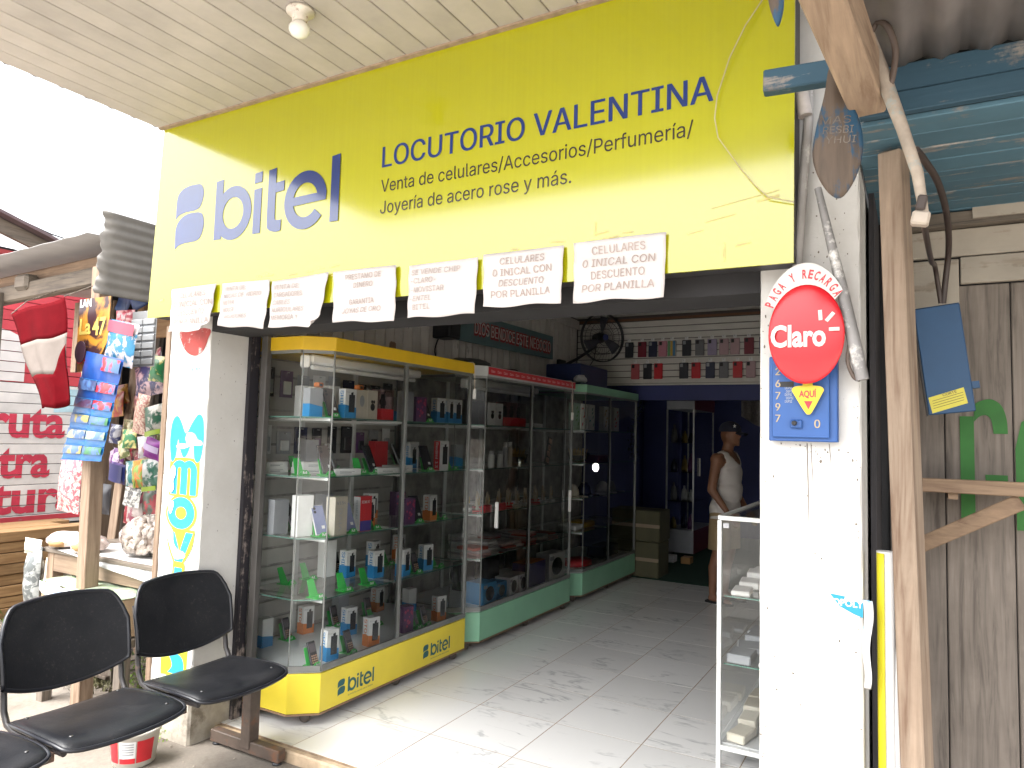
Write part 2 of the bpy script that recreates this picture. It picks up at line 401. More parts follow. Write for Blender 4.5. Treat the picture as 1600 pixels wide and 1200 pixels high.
PLASTER = mat('rough_plaster', (0.40, 0.36, 0.30), 0.9, 0.22, 12, stain=(0.22, 0.19, 0.15), stain_at=0.5, stain_scale=5, bmp=0.9, bscale=45)
g = struct(obj('ground', MB().grid(24, 24, lambda u, v: ((u - .5) * 320, (v - .5) * 320, -0.075)), EARTH))
pv = struct(obj('pavement', B(-4.9, 9.0, 0.36, 2.705, -0.30, -0.058, c=0.01), CONC))
rd = struct(obj('bounce_road', B(-30, 30, -30.0, 0.35, -0.30, -0.050, c=0.01), concrete_mat('pale_bounce_road', (0.45, 0.425, 0.39), (0.35, 0.325, 0.29), 0.8)))  # unseen, added in a pale tone to bounce light under the awning and indoors
st = struct(obj('yard', B(-9.2, -4.905, 0.36, 2.95, -0.30, -0.066, c=0.01), CONC_L))
fl = struct(obj('floor', B(-3.66, -0.2005, 2.745, 8.06, -0.30, -0.0009), mat('grout', (0.27, 0.19, 0.12), 0.9, 0.3, 20)))
edge = obj('front_edging', B(-3.66, -0.05, 2.70, 2.742, -0.30, -0.004, c=0.008), mat('worn_edging', (0.40, 0.30, 0.20), 0.8, 0.25, 14, bmp=0.5), fl)
xb = [-3.655, -3.27, -2.77, -2.27, -1.77, -1.27, -0.77, -0.27, -0.202]; yb = [2.745 + 0.5 * k for k in range(11)] + [8.055]
tile_me = {}
for i in range(len(xb) - 1):
    for j in range(len(yb) - 1):
        w = xb[i + 1] - xb[i] - 0.0055; d = yb[j + 1] - yb[j] - 0.0055; key = (round(w, 3), round(d, 3))
        if key not in tile_me: tile_me[key] = MB().box(-w / 2, w / 2, -d / 2, d / 2, -0.010, 0.0).mesh('tile', [MARBLE])
        t = part('tile', tile_me[key], fl, Vector(((xb[i] + xb[i + 1]) / 2, (yb[j] + yb[j + 1]) / 2, random.uniform(-0.0002, 0.0002))) - ORIG['floor'])
struct(obj('carpet', B(-3.6, -0.205, 8.066, 12.4, -0.25, 0.004), mat('green_carpet', (0.012, 0.05, 0.032), 0.95, 0.25, 60, bmp=0.6, bscale=300)))
# gravel and litter on the pavement
gr = MB(); rr = random.Random(3)
for k in range(260):
    x = rr.uniform(-4.4, -1.0); y = rr.uniform(0.9, 2.69); s = rr.uniform(0.002, 0.006)
    M = Matrix.Translation((x, y, -0.058 + s * .4)) @ Euler((rr.random(), rr.random(), rr.random() * 6)).to_matrix().to_4x4()
    gr.box(-s, s, -s * .8, s * .8, -s * .6, s * .6, 0, M)
gv = obj('grit', gr, mat('grit', (0.33, 0.29, 0.24), 0.9, 0.3, 40)); tag(gv, 'scattered grit and pebbles on the concrete pavement', 'grit', kind='stuff')

# ================================================================== SHOP BUILDING
shop = thing('shop_building', 'white plastered shop building with open front under a boarded awning', 'building', (-2.0, 2.6, -0.06))
def pillar_mat():
    m, n, l, b = _nodes('white_pillar_paint'); mp, _ = coords(n, l, rand=False)
    a = noise(n, l, mp.outputs[0], 3, 8, 0.7); s = noise(n, l, mp.outputs[0], 22, 8, 0.8); f = noise(n, l, mp.outputs[0], 90, 4)
    col = ramp(n, l, a.outputs['Fac'], [(0.3, (0.54, 0.525, 0.495)), (0.7, (0.64, 0.63, 0.605))]).outputs[0]
    k = ramp(n, l, s.outputs['Fac'], [(0.645, (0, 0, 0)), (0.70, (1, 1, 1))])
    k2 = ramp(n, l, a.outputs['Fac'], [(0.42, (0, 0, 0)), (0.62, (1, 1, 1))])
    mm = n.new('ShaderNodeMath'); mm.operation = 'MULTIPLY'; l.new(k.outputs[0], mm.inputs[0]); l.new(k2.outputs[0], mm.inputs[1])
    col = mixc(n, l, mm.outputs[0], col, (0.17, 0.15, 0.13))
    l.new(col, b.inputs['Base Color']); b.inputs['Roughness'].default_value = 0.7; bump(n, l, f.outputs['Fac'], b, 0.25, 0.004); return m
PILLAR = pillar_mat()
# pillars with slightly irregular plaster edges
def pillar(x0, x1, y0, y1, z0, z1, m, seed, base=None):
    mb = MB(); rg = random.Random(seed); nz = 60; ring_n = 4; vs = []
    for j in range(nz + 1):
        z = z0 + (z1 - z0) * j / nz
        def e(): return rg.uniform(-.0035, .0035)
        c = 0.006
        vs += [(x0 + c + e(), y0, z), (x1 - c + e(), y0, z), (x1, y0 + c + e(), z), (x1, y1, z), (x0, y1, z), (x0, y0 + c + e(), z)]
    fs = []
    for j in range(nz):
        for k in range(6): fs.append((j * 6 + k, j * 6 + (k + 1) % 6, (j + 1) * 6 + (k + 1) % 6, (j + 1) * 6 + k))
    fs += [tuple(range(6)), tuple(range(nz * 6, nz * 6 + 6))]
    mb.add(vs, fs); return obj('pillar', mb, m, shop)
p_left = pillar(-3.650, -3.312, 2.55, 2.845, 0.16, 3.25, PILLAR, 1); p_left['label'] = 'white pillar with cyan lettering beside the waiting seats'
p_right = pillar(-0.462, -0.150, 2.55, 2.85, -0.06, 3.25, PILLAR, 2); p_right['label'] = 'white pillar carrying the round red sign'
obj('pillar_base', MB().grid(1, 1, lambda u, v: (0, 0, 0)) if False else B(-3.654, -3.306, 2.545, 2.85, -0.07, 0.165, c=0.012), PLASTER, shop, 'bare grey plaster foot of the pillar')
sg = MB(); sg.box(-3.311, -3.285, 2.80, 2.865, -0.02, 2.13)
obj('shutter_guide', sg, wood('peeling_dark_paint', (0.33, 0.27, 0.24), (0.10, 0.08, 0.08), 'z', 0.6, (0.012, 0.010, 0.014), 0.60), shop, 'dark upright frame with peeling paint')
obj('shutter_guide', B(-3.272, -3.225, 2.86, 2.90, 0.0, 2.14, c=0.003), mat('grey_guide', (0.07, 0.065, 0.06), 0.5, 0.2), shop)
obj('lintel', B(-3.66, -0.10, 2.56, 2.80, 2.115, 3.24), mat('dark_lintel', (0.014, 0.013, 0.014), 0.8, 0.2), shop) if False else obj('lintel', B(-3.31, -0.464, 2.552, 2.80, 2.115, 3.24), mat('dark_lintel', (0.014, 0.013, 0.014), 0.8, 0.2), shop)
# interior walls
BOARDV = wood('white_vertical_boards', (0.50, 0.47, 0.43), (0.20, 0.18, 0.16), 'z', 0.8, (0.62, 0.59, 0.56), 0.70, randv=0.07)
lw = obj('left_wall', B(-3.80, -3.672, 2.86, 12.5, -0.06, 3.338), DARK, shop, 'inner wall of upright white boards')
k = 0; y = 2.87; rg = random.Random(5)
while y < 8.05:
    w = 0.118 + rg.uniform(-.008, .008)
    obj('plank', B(-3.670, -3.652 + rg.uniform(-.002, .002), y, min(8.08, y + w - 0.011), 0.0, 3.05, c=0.002), BOARDV, lw); y += w
obj('wall_rail', B(-3.65, -3.62, 2.9, 8.08, 2.93, 3.03), BOARDV, lw)
obj('right_wall', B(-0.200, -0.152, 2.86, 12.5, -0.06, 3.338), mat('inner_wall_paint', (0.66, 0.65, 0.63), 0.7, 0.1), shop)
ceil = obj('ceiling', B(-3.66, -0.205, 2.80, 8.2, 3.075, 3.12), DARK, shop)
CEILM = mat('ceiling_panel', (0.60, 0.585, 0.56), 0.85, 0.05, 3)
for a0, a1 in ((-3.65, -2.45), (-2.446, -1.25), (-1.246, -0.207)):
    for b0, b1 in ((2.81, 4.5), (4.504, 6.3), (6.304, 8.09)):
        obj('ceiling_panel', B(a0, a1, b0, b1, 3.06, 3.073), CEILM, ceil)
# white slatted display wall over the passage to the back room
SLAT = mat('slat_white', (0.60, 0.58, 0.54), 0.45, 0.05, 5)
sw = obj('slat_wall', B(-3.67, -0.205, 8.125, 8.2, 2.24, 3.338), mat('slat_groove', (0.07, 0.06, 0.055), 0.7), shop, 'white slatted panel with phone covers over the passage')
zz = [2.255 + 0.0745 * i for i in range(11)]
for z in zz[:-1]: obj('slat', B(-3.645, -0.205, 8.103, 8.124, z, z + 0.0655, c=0.003), SLAT, sw)
obj('slat', B(-3.645, -0.205, 8.098, 8.124, 2.228, 2.250, c=0.003), SLAT, sw)
obj('top_trim', B(-3.645, -0.205, 8.10, 8.124, 3.003, 3.03), mat('brown_trim', (0.16, 0.07, 0.035), 0.6), sw)
BLUEW = mat('blue_wall_paint', (0.028, 0.038, 0.15), 0.55, 0.12, 3)
obj('back_wall', B(-3.67, -0.205, 12.4, 12.5, -0.06, 3.338), BLUEW, shop, 'deep blue rear wall')
obj('side_wall', B(-3.668, -3.56, 8.21, 12.39, 0.0, 3.1), BLUEW, shop)
obj('partition', B(-3.55, -3.0, 10.35, 10.45, 0.005, 3.1), BLUEW, shop)
obj('door_header', B(-3.65, -0.205, 8.21, 8.35, 2.06, 2.24), BLUEW, shop)
obj('back_ceiling', B(-3.66, -0.205, 8.21, 12.5, 3.11, 3.16), CEILM, shop)
# boarded awning
AWN = wood('awning_cream_boards', (0.35, 0.31, 0.265), (0.26, 0.21, 0.165), 'y', 0.75, (0.425, 0.388, 0.352), 0.86, randv=0.045, bmp=0.12)
aw = obj('awning', B(-3.665, 0.2, 0.52, 2.54, 3.275, 3.30), DARK, shop, 'cream boarded underside of the front awning')
x = -3.662; rg = random.Random(8)
while x < 0.15:
    w = 0.117 + rg.uniform(-.004, .004)
    obj('board', B(x, x + w - 0.0045, 0.52, 2.535, 3.252 + rg.uniform(-.001, .001), 3.274, c=0.003), AWN, aw); x += w
obj('moulding', B(-3.655, 0.2, 2.395, 2.42, 3.243, 3.256), mat('dirty_moulding', (0.30, 0.22, 0.15), 0.8, 0.3, 20), aw)
rs = MB(); rs.grid(2, 150, lambda u, v: (-3.80 + 4.1 * u, 0.42 + 2.53 * v, 3.33 + 0.016 * math.sin(v * 2.53 * 2 * math.pi / 0.13) ))
obj('roof_sheet', rs, mat('dark_roof_sheet', (0.05, 0.045, 0.06), 0.6, 0.2, metal=0.3), aw, solid=0.006)
obj('roof', B(-3.8, 0.25, 2.56, 12.6, 3.34, 3.38), mat('roof_top', (0.25, 0.22, 0.2), 0.7), shop)
# dirty bulb holder under the awning
lh = thing('lamp_holder', 'dirty white lamp holder with round bulb under the awning boards', 'lamp', (-2.10, 1.94, 3.25))
L0 = Matrix.Translation((-2.10, 1.94, 3.25))
obj('socket', MB().lathe([(0.055, 0.0), (0.055, -0.010), (0.034, -0.018), (0.030, -0.045), (0.027, -0.048)], 20, 0, L0), mat('dirty_porcelain', (0.62, 0.57, 0.50), 0.5, 0.2, 20, stain=(0.2, 0.09, 0.05), stain_at=0.56, stain_scale=30), lh)
obj('bulb', MB().lathe([(0.02, -0.046), (0.03, -0.055), (0.041, -0.070), (0.041, -0.085), (0.03, -0.102), (0.012, -0.110), (0.0, -0.111)], 20, 0, L0), mat('opal_bulb', (0.75, 0.73, 0.68), 0.25, 0.05), lh)

# chipped paint along the pillar edges and dirt runs
CHIP = mat('bare_chip', (0.16, 0.135, 0.11), 0.9, 0.35, 40); rg = random.Random(19)
def chips(edges, n, fr, d=0.0008):
    mb = MB()
    for k in range(n):
        u, v = edges(rg); s = rg.uniform(.0008, .0034) * (1 + 1.0 * (rg.random() ** 4)); e = rg.uniform(.6, 2.2)
        mb.prism([(u + s * math.cos(a) * rg.uniform(.5, 1), v + s * e * math.sin(a) * rg.uniform(.5, 1)) for a in (0, 1.0, 2.1, 3.2, 4.2, 5.3)], 0.0001, d + k * 1e-6, fr)
    return mb
def eL(x, z0, z1, w): return lambda r: (x + abs(r.gauss(0, w)), r.uniform(z0, z1))
def eR(x, z0, z1, w): return lambda r: (x - abs(r.gauss(0, w)), r.uniform(z0, z1))
for e in (eL(-.458, .3, 2.1, .010), eR(-.154, .3, 2.2, .012), lambda r: (r.uniform(-.30, -.155), 2.2 + abs(r.gauss(0, .25))), lambda r: (r.uniform(-.45, -.16), r.uniform(.2, 1.58)), lambda r: (r.gauss(-.30, .06), 1.60 - abs(r.gauss(0, .03)))):
    o = obj('paint_chips', chips(e, 26, FY(2.5497)), CHIP, shop); o['kind'] = 'stuff'
for e in (eL(-3.645, .2, 2.1, .010), eR(-3.318, .2, 2.1, .008), lambda r: (r.uniform(-3.62, -3.33), 2.0 + abs(r.gauss(0, .06)))):
    o = obj('paint_chips', chips(e, 30, FY(2.5497)), CHIP, shop); o['kind'] = 'stuff'
o = obj('paint_chips', chips(lambda r: (r.uniform(2.58, 2.83), r.uniform(.3, 2.1)), 60, FX(-3.3105)), mat('grey_smudge', (0.30, 0.28, 0.26), 0.9, 0.3, 30), shop); o['kind'] = 'stuff'
o = obj('paint_chips', chips(lambda r: (2.845 - abs(r.gauss(0, .012)), r.uniform(.2, 2.1)), 70, FX(-3.3105)), CHIP, shop); o['kind'] = 'stuff'
m = MB()
for (u, v0, v1, w) in ((-.312, 1.60, 1.27, .0016), (-.300, 1.60, 1.42, .001), (-.245, 1.60, 1.52, .001)): m.prism([(u - w, v0), (u + w, v0), (u + w * .6 + .004, (v0 + v1) / 2), (u + .002, v1), (u - w * .6 + .003, (v0 + v1) / 2)], .0001, .0007, FY(2.5497))
o = obj('dirt_runs', m, CHIP, shop); o['kind'] = 'stuff'
# ================================================================== MAIN SHOP SIGN
def sign_mat():
    m, n, l, b = _nodes('glossy_yellow_sign'); mp, _ = coords(n, l, (40, 1, 0.4), rand=False); mp2, _ = coords(n, l, rand=False)
    a = noise(n, l, mp.outputs[0], 2, 3); d = noise(n, l, mp2.outputs[0], 16, 8, 0.75)
    col = ramp(n, l, a.outputs['Fac'], [(0.3, (0.350, 0.345, 0.0035)), (0.7, (0.368, 0.362, 0.0042))]).outputs[0]
    k = ramp(n, l, d.outputs['Fac'], [(0.70, (0, 0, 0)), (0.76, (0.35, 0.35, 0.35))])
    l.new(mixc(n, l, k.outputs[0], col, (0.33, 0.28, 0.06)), b.inputs['Base Color'])
    b.inputs['Roughness'].default_value = 0.15; b.inputs['Specular IOR Level'].default_value = 0.6; b.inputs['Coat Weight'].default_value = 0.5; b.inputs['Coat Roughness'].default_value = 0.10; b.inputs['Coat IOR'].default_value = 1.6
    bump(n, l, a.outputs['Fac'], b, 0.012, 0.002); return m
SIGNY = sign_mat()
SIGNB = mat('sign_blue_vinyl', (0.003, 0.022, 0.135), 0.15, 0.05, spec=0.6, coat=0.5)
SIGNK = mat('sign_dark_vinyl', (0.032, 0.024, 0.016), 0.15, 0.05, spec=0.6, coat=0.5)
YS = 2.42
def logo(mb, fr, ox, oz, k, d=0.001, mi=0, step=0.0003):
    """two-leaf emblem and the word beside it; unit is the big sign's own metres, origin at the emblem's lower point"""
    q = [d]
    def put(poly):
        q[0] += step; mb.prism([(ox + u * k, oz + v * k) for u, v in poly], q[0] - 0.0008, q[0], fr, mi)
    def rg(cx, cy, rx, ry, t, a0=0.0, a1=360.0):
        q[0] += step; ring(mb, fr, ox + cx * k, oz + cy * k, rx * k, ry * k, t * k, q[0] - 0.0008, q[0], a0, a1, 48, mi)
    put(smooth_poly([(-.007, .165, 1), (-.005, .275), (.025, .318), (.085, .337), (.165, .337, 1), (.195, .325), (.212, .285), (.200, .230), (.165, .200), (.07, .195, 1), (.02, .185)], 5))
    put(smooth_poly([(0, 0, 1), (-.003, .11), (.03, .16), (.09, .183), (.175, .183, 1), (.21, .168), (.226, .12), (.212, .06), (.175, .03), (.08, .026, 1), (.03, .018)], 5))
    put([(.312, .015), (.367, .015), (.367, .330), (.312, .325)])                      # b
    rg(.450, .143, .135, .140, .058)
    put([(.602, .015), (.655, .015), (.655, .245), (.602, .240)]); put([(.602, .272), (.655, .276), (.655, .328), (.602, .324)])   # i
    put(smooth_poly([(.702, .325, 1), (.755, .330, 1), (.755, .10), (.765, .068), (.80, .066, 1), (.80, .012, 1), (.765, .008), (.715, .025), (.702, .075)], 5))   # t
    put([(.66 + .095, .205), (.812, .209), (.812, .258), (.755, .254)])
    rg(.957, .140, .138, .142, .058, 28, 322)                                             # e
    put([(.835, .117), (1.090, .125), (1.093, .165), (.835, .160)])
    rg(.957, .140, .138, .142, .058, 8, 34)
    put([(1.120, .013), (1.172, .013), (1.172, .330), (1.120, .325)])                 # l
    return mb
sign = thing('shop_sign', 'large glossy yellow shop sign with blue lettering under the awning', 'sign', (-2.0, YS, 2.185))
pn = MB(); F = FY(YS)
def sg_top(u): return 3.246
pn.prism([(-3.683, 2.187), (-0.336, 2.180), (-0.330, 3.244), (-3.637, 3.246)], -0.012, 0.0, F)
obj('panel', pn, SIGNY, sign)
bx = MB(); bx.prism([(-3.672, 2.193), (-0.335, 2.187), (-0.330, 3.238), (-3.63, 3.238)], -0.115, -0.013, F)
obj('frame_box', bx, mat('sign_side', (0.03, 0.028, 0.03), 0.5), sign)
obj('emblem_and_word', logo(MB(), F, -3.478, 2.550, 1.0), SIGNB, sign)
tx = MB(); text(tx, 'LOCUTORIO VALENTINA', F, -2.060, 2.772, 1.465, 0.094, 0.0015, 0.016)
obj('heading', tx, SIGNB, sign)
tx = MB(); text(tx, 'Venta de celulares/Accesorios/Perfumer\u00eda/', F, -2.060, 2.660, 1.395, 0.056, 0.0015, 0.002); obj('small_lettering', tx, SIGNK, sign); tx = MB(); text(tx, 'Joyer\u00eda de acero rose y m\u00e1s.', F, -2.060, 2.562, 0.930, 0.056, 0.0015, 0.002)
obj('small_lettering', tx, SIGNK, sign)
# tape remnants along the lower edge
TAPE = mat('old_tape', (0.48, 0.40, 0.12), 0.35, 0.25, 30); tp = MB(); rg = random.Random(4)
for k in range(34):
    u = rg.uniform(-3.45, -0.75); v = 2.315 + rg.uniform(-.02, .035); w = rg.uniform(.02, .07); t = rg.uniform(-.12, .12)
    tp.prism([(u, v), (u + w, v + t * w), (u + w, v + t * w + .006), (u, v + .006)], 0.0006 + k * 0.00002, 0.001 + k * 0.00002, F)
for (u, v, w, h) in ((-1.03, 2.345, .006, .05), (-.62, 2.345, .10, .004), (-.52, 2.25, .05, .006), (-.56, 2.205, .008, .06), (-.60, 2.39, .22, .003), (-.45, 2.392, .07, .008), (-3.58, 2.27, .03, .01), (-.68, 2.31, .05, .004)):
    tp.prism([(u, v), (u + w, v + w * .15), (u + w, v + h + w * .15), (u, v + h)], 0.0005, 0.0016, F)
tg = obj('tape_remnants', tp, TAPE, sign); tg['kind'] = 'stuff'
# ---- seven paper notices taped under the sign
PAPER = mat('notice_paper', (0.52, 0.485, 0.475), 0.7, 0.05, 9, bmp=0.25, bscale=14)
INK = mat('faded_brown_ink', (0.335, 0.272, 0.245), 0.7, 0.12, 10); INK2 = mat('faded_pink_ink', (0.375, 0.315, 0.29), 0.7, 0.12, 10)
notes = [
 ((-3.459, 2.327), (-3.111, 2.331), (-3.139, 2.088), (-3.452, 2.096), ['CELULARES', '0 INICIAL CON', 'DESCUENTO', 'POR PLANILLA'], INK, 'leftmost of the seven, offering phones on payroll discount'),
 ((-3.057, 2.326), (-2.716, 2.318), (-2.738, 2.081), (-3.073, 2.108), ['VENTA DE:', 'MICAS DE VIDRIO', 'MITER', 'MOUSE', 'CARGADORES'], INK2, 'second from the left, listing mouse and chargers'),
 ((-2.698, 2.307), (-2.338, 2.322), (-2.37, 2.072), (-2.69, 2.082), ['VENTA DE:', 'CARGADORES', 'CABLES', 'AURICULARES', 'MEMORIA Y'], INK2, 'third from the left with its lower corner curled'),
 ((-2.307, 2.319), (-1.946, 2.318), (-1.937, 2.069), (-2.289, 2.088), ['PRESTAMO DE', 'DINERO', '', 'GARANTIA', 'JOYAS DE ORO'], INK, 'in the middle of the row, offering money loans on gold'),
 ((-1.876, 2.308), (-1.529, 2.31), (-1.53, 2.081), (-1.866, 2.079), ['SE VENDE CHIP', '-CLARO-', '-MOVISTAR', '-ENTEL', '-BITEL'], INK2, 'third from the right, listing phone chips for sale'),
 ((-1.502, 2.318), (-1.148, 2.319), (-1.148, 2.099), (-1.488, 2.102), ['CELULARES', '0 INICAL CON', 'DESCUENTO', 'POR PLANILLA'], INK, 'second from the right, offering phones on payroll discount'),
 ((-1.106, 2.322), (-0.753, 2.324), (-0.757, 2.091), (-1.101, 2.096), ['CELULARES', '0 INICAL CON', 'DESCUENTO', 'POR PLANILLA'], INK, 'rightmost of the seven, offering phones on payroll discount')]
for ni, (tl, tr, br, bl, lines, ink, lab) in enumerate(notes):
    FP = FY(2.404)
    def W(u, v, ni=ni): 
        t = max(0.0, (2.32 - v)) / 0.24
        return 0.006 * math.sin(u * 19 + ni) * (0.2 + t) + 0.003 * math.sin(v * 60 + ni * 2 + u * 5) + 0.012 * t * t
    def pt(a, c, tl=tl, tr=tr, br=br, bl=bl, ni=ni):
        u = (tl[0] * (1 - a) + tr[0] * a) * (1 - c) + (bl[0] * (1 - a) + br[0] * a) * c; v = (tl[1] * (1 - a) + tr[1] * a) * (1 - c) + (bl[1] * (1 - a) + br[1] * a) * c
        v += 0.004 * math.sin(a * 9 + ni * 1.7) * c
        dd = W(u, v)
        if ni in (0, 2):
            k = max(0, a + c - 1.80) / 0.20; dd += 0.03 * k * k; u -= 0.02 * k; v += 0.02 * k
        return FP(u, v, dd)
    t = thing('paper_notice', 'paper notice under the sign, ' + lab, 'notice', ((tl[0] + tr[0]) / 2, 2.404, br[1]), 'paper notices taped under the sign')
    obj('sheet', MB().grid(20, 14, pt), PAPER, t, solid=0.0006)
    n = len(lines); top = tl[1] - 0.022; hgt = (tl[1] - bl[1] - 0.04); stepv = hgt / n
    for i, s in enumerate(lines):
        if not s: continue
        ch = min(0.030, stepv * 0.62); full = 0.31
        w = min(full, len(s) * ch * 0.80); u0 = tl[0] + 0.018 if ink is INK2 else (tl[0] + tr[0]) / 2 - w / 2
        tm = MB(); text(tm, s, FP, u0, top - stepv * (i + 0.85) + 0.01, w, ch, 0.0035, 0.006, warp=W); obj('lettering_line', tm, ink, t)
# fine twine that hangs across the right end of the sign
tw = MB(); P = [(-.40,3.16),(-.433,3.078),(-.485,3.002),(-.537,2.903),(-.58,2.777),(-.586,2.699),(-.574,2.629),(-.504,2.517),(-.452,2.444),(-.411,2.399),(-.333,2.373)]
tw.tube([(u, 2.40 + 0.004 * math.sin(i * 2), v) for i, (u, v) in enumerate(P)], 0.0022, 6)
tag(obj('twine', tw, mat('twine', (0.42, 0.36, 0.20), 0.8)), 'thin twine hanging across the right end of the yellow sign', 'twine')
# ================================================================== GLASS DISPLAY CASES
def offset_poly(p, d):
    c = (sum(q[0] for q in p) / len(p), sum(q[1] for q in p) / len(p)); out = []
    n = len(p)
    for i in range(n):
        a = Vector(p[i - 1]); b = Vector(p[i]); e = Vector(p[(i + 1) % n])
        n1 = Vector(((b - a).y, -(b - a).x)).normalized(); n2 = Vector(((e - b).y, -(e - b).x)).normalized()
        m = (n1 + n2); m = m / max(0.2, m.dot(n1)); s = 1 if (b - Vector(c)).dot(m) > 0 else -1
        out.append(tuple(b + m * d * s))
    return out
FZ = lambda u, v, d: (u, v, d)
CZ0, CZ1, CZ2, CZ3 = 0.062, 0.285, 2.045, 2.122
SHELVES = [1.672, 1.338, 0.998, 0.665]
ALUD = mat('aluminium_weathered', (0.20, 0.205, 0.195), 0.45, 0.12, 10, metal=0.4)
def display_case(label, y0, y1, ch, mid, base_m, crown_m, xf=-2.845, xb=-3.56, end_ch=0.0, group='glass display cases along the left wall'):
    """tall glass case: footprint with its near front corner cut off"""
    foot = [(xb, y0), (xf - ch * 1.15, y0), (xf, y0 + ch), (xf, y1), (xb, y1)]
    t = thing('display_case', label, 'display case', ((xf + xb) / 2, (y0 + y1) / 2, 0.0), group)
    inn = offset_poly(foot, -0.006)
    mb = MB(); mb.prism(foot, CZ0, CZ1 - 0.012, FZ); obj('base_panel', mb, base_m, t, bev=0.002)
    obj('base_trim', MB().prism(offset_poly(foot, 0.003), CZ0 - 0.010, CZ0 - 0.0005, FZ), mat('brown_edge', (0.20, 0.12, 0.07), 0.6, 0.3), t)
    obj('inner_floor', MB().prism(offset_poly(foot, -0.012), CZ1 - 0.011, CZ1 + 0.004, FZ), mat('white_board', (0.76, 0.78, 0.78), 0.5, 0.06), t)
    obj('crown', MB().prism(offset_poly(foot, 0.010), CZ2, CZ3, FZ), crown_m, t, bev=0.003)
    # posts
    def post(x, y, w=0.020, d=0.020, m=ALUD): return obj('post', B(x - w / 2, x + w / 2, y - d / 2, y + d / 2, CZ1 - 0.005, CZ2, c=0.002), m, t)
    a, b, c, d, e = foot
    post(a[0] + .03, a[1] + .012, .03, .022); post(b[0] - .005, b[1] + .008, .007, .007); post(c[0] - .007, c[1] + .006, .009, .009); post(d[0] - .012, d[1] - .012, .022, .022); post(e[0] + .012, e[1] - .012)
    post(xf - .014, mid, .022, .030)
    for yy in (y0 + (y1 - y0) * .36, y0 + (y1 - y0) * .68): post(xb + .03, yy, .018, .035, ALU_W)
    # rails under the glass
    for (p, q) in ((c, d), (b, c), (a, b)):
        for z, hh in ((CZ1 + 0.012, 0.032), (CZ2 - 0.009, 0.018)):
            m = bar((p[0] - .006, p[1] + .006, z), (q[0] - .006, q[1] - .002, z), 0.014, hh); obj('rail', m, ALUD, t)
    # panes
    def pane(p, q, z0, z1, off=0.0):
        p = Vector((p[0] - .004 - off, p[1] + .004, 0)); q = Vector((q[0] - .004 - off, q[1] - .004, 0))
        mb = MB(); mb.add([(p.x, p.y, z0), (q.x, q.y, z0), (q.x, q.y, z1), (p.x, p.y, z1)], [(0, 1, 2, 3)]); return obj('glass_pane', mb, GLASS, t)
    zg0, zg1 = CZ1 + 0.028, CZ2 - 0.018
    pane(a, b, zg0, zg1); pane(b, c, zg0, zg1)
    pane(c, (xf, mid + .01), zg0, zg1); pane((xf, mid - .03), d, zg0, zg1, 0.012)
    pane(d, (e[0] + .01, e[1] + .004), zg0, zg1)
    # shelves
    for z in SHELVES:
        s = offset_poly(foot, -0.022)
        mb = MB(); mb.prism(s, z - 0.0055, z, FZ); n = len(s)
        sh = MB(); vs = [(u, v, z) for u, v in s] + [(u, v, z - .006) for u, v in s]
        sh.add(vs, [tuple(range(n))], 0); sh.add(vs, [(i, i + n, (i + 1) % n + n, (i + 1) % n) for i in range(n)], 1)
        obj('shelf', sh, [SHELFG, GEDGE], t)
        obj('shelf_rail', bar((xb + .05, y0 + .03, z - .016), (xb + .05, y1 - .03, z - .016), .012, .018), ALU_W, t)
        for yy in (mid, y0 + ch + .01): obj('shelf_bracket', bar((xf - .02, yy, z - .014), (xb + .05, yy, z - .014), .010, .014), ALU_W, t)
    # back: white framed sliding panels
    obj('back_panel', B(xb + .004, xb + .010, y0 + .02, y1 - .02, CZ1 + .01, CZ2 - .001), mat('case_back', (0.30, 0.285, 0.27), 0.6, 0.45, 9, stain=(0.50, 0.48, 0.46), stain_at=0.58, stain_scale=4), t)
    # castors
    for (x, y) in ((xf - .09, y0 + .10), (xf - .05, mid + .05), (xf - .04, y1 - .09), (xb + .1, y0 + .1), (xb + .1, y1 - .1)):
        w = obj('castor', MB().lathe([(0.006, -.013), (0.026, -.013), (0.029, -.008), (0.029, .008), (0.026, .013), (0.006, .013)], 16, 0, Matrix.Translation((x, y, .0295)) @ Matrix.Rotation(R(90), 4, 'X') @ Matrix.Rotation(R(35), 4, 'Y')), mat('castor_rubber', (0.07, 0.055, 0.045), 0.6, 0.3, 30), t)
        obj('fork', MB().box(x - .022, x + .022, y - .02, y + .02, .0522 - .006, .0525), STEEL, w)
    return t
YEL_B = mat('yellow_laminate', (0.70, 0.56, 0.045), 0.35, 0.06, 4, spec=0.5)
YEL_C = mat('yellow_crown', (0.66, 0.42, 0.012), 0.45, 0.08, 5)
GRN = mat('mint_laminate', (0.22, 0.46, 0.30), 0.4, 0.06, 4)
RED = mat('red_print', (0.52, 0.018, 0.03), 0.4, 0.06)
TEAL = mat('teal_print', (0.012, 0.09, 0.10), 0.4, 0.05)
case1 = display_case('tall glass display case with yellow base and top, full of phone boxes', 2.895, 4.455, 0.115, 3.68, YEL_B, YEL_C)
lg = MB(); FC = FX(-2.845)
logo(lg, FC, 3.150, 0.108, 0.262, 0.0004, 0, 0.00012); obj('printed_emblem', lg, TEAL, case1); lg = MB(); logo(lg, FC, 3.955, 0.108, 0.262, 0.0004, 0, 0.00012); obj('printed_emblem', lg, TEAL, case1)
tl = MB(); text(tl, 'la misma se\u00f1al para todos', FC, 3.235, 0.088, 0.215, 0.010, 0.0006); obj('printed_line', tl, TEAL, case1); tl = MB(); text(tl, 'la misma se\u00f1al para todos', FC, 4.040, 0.088, 0.215, 0.010, 0.0006); obj('printed_line', tl, TEAL, case1)
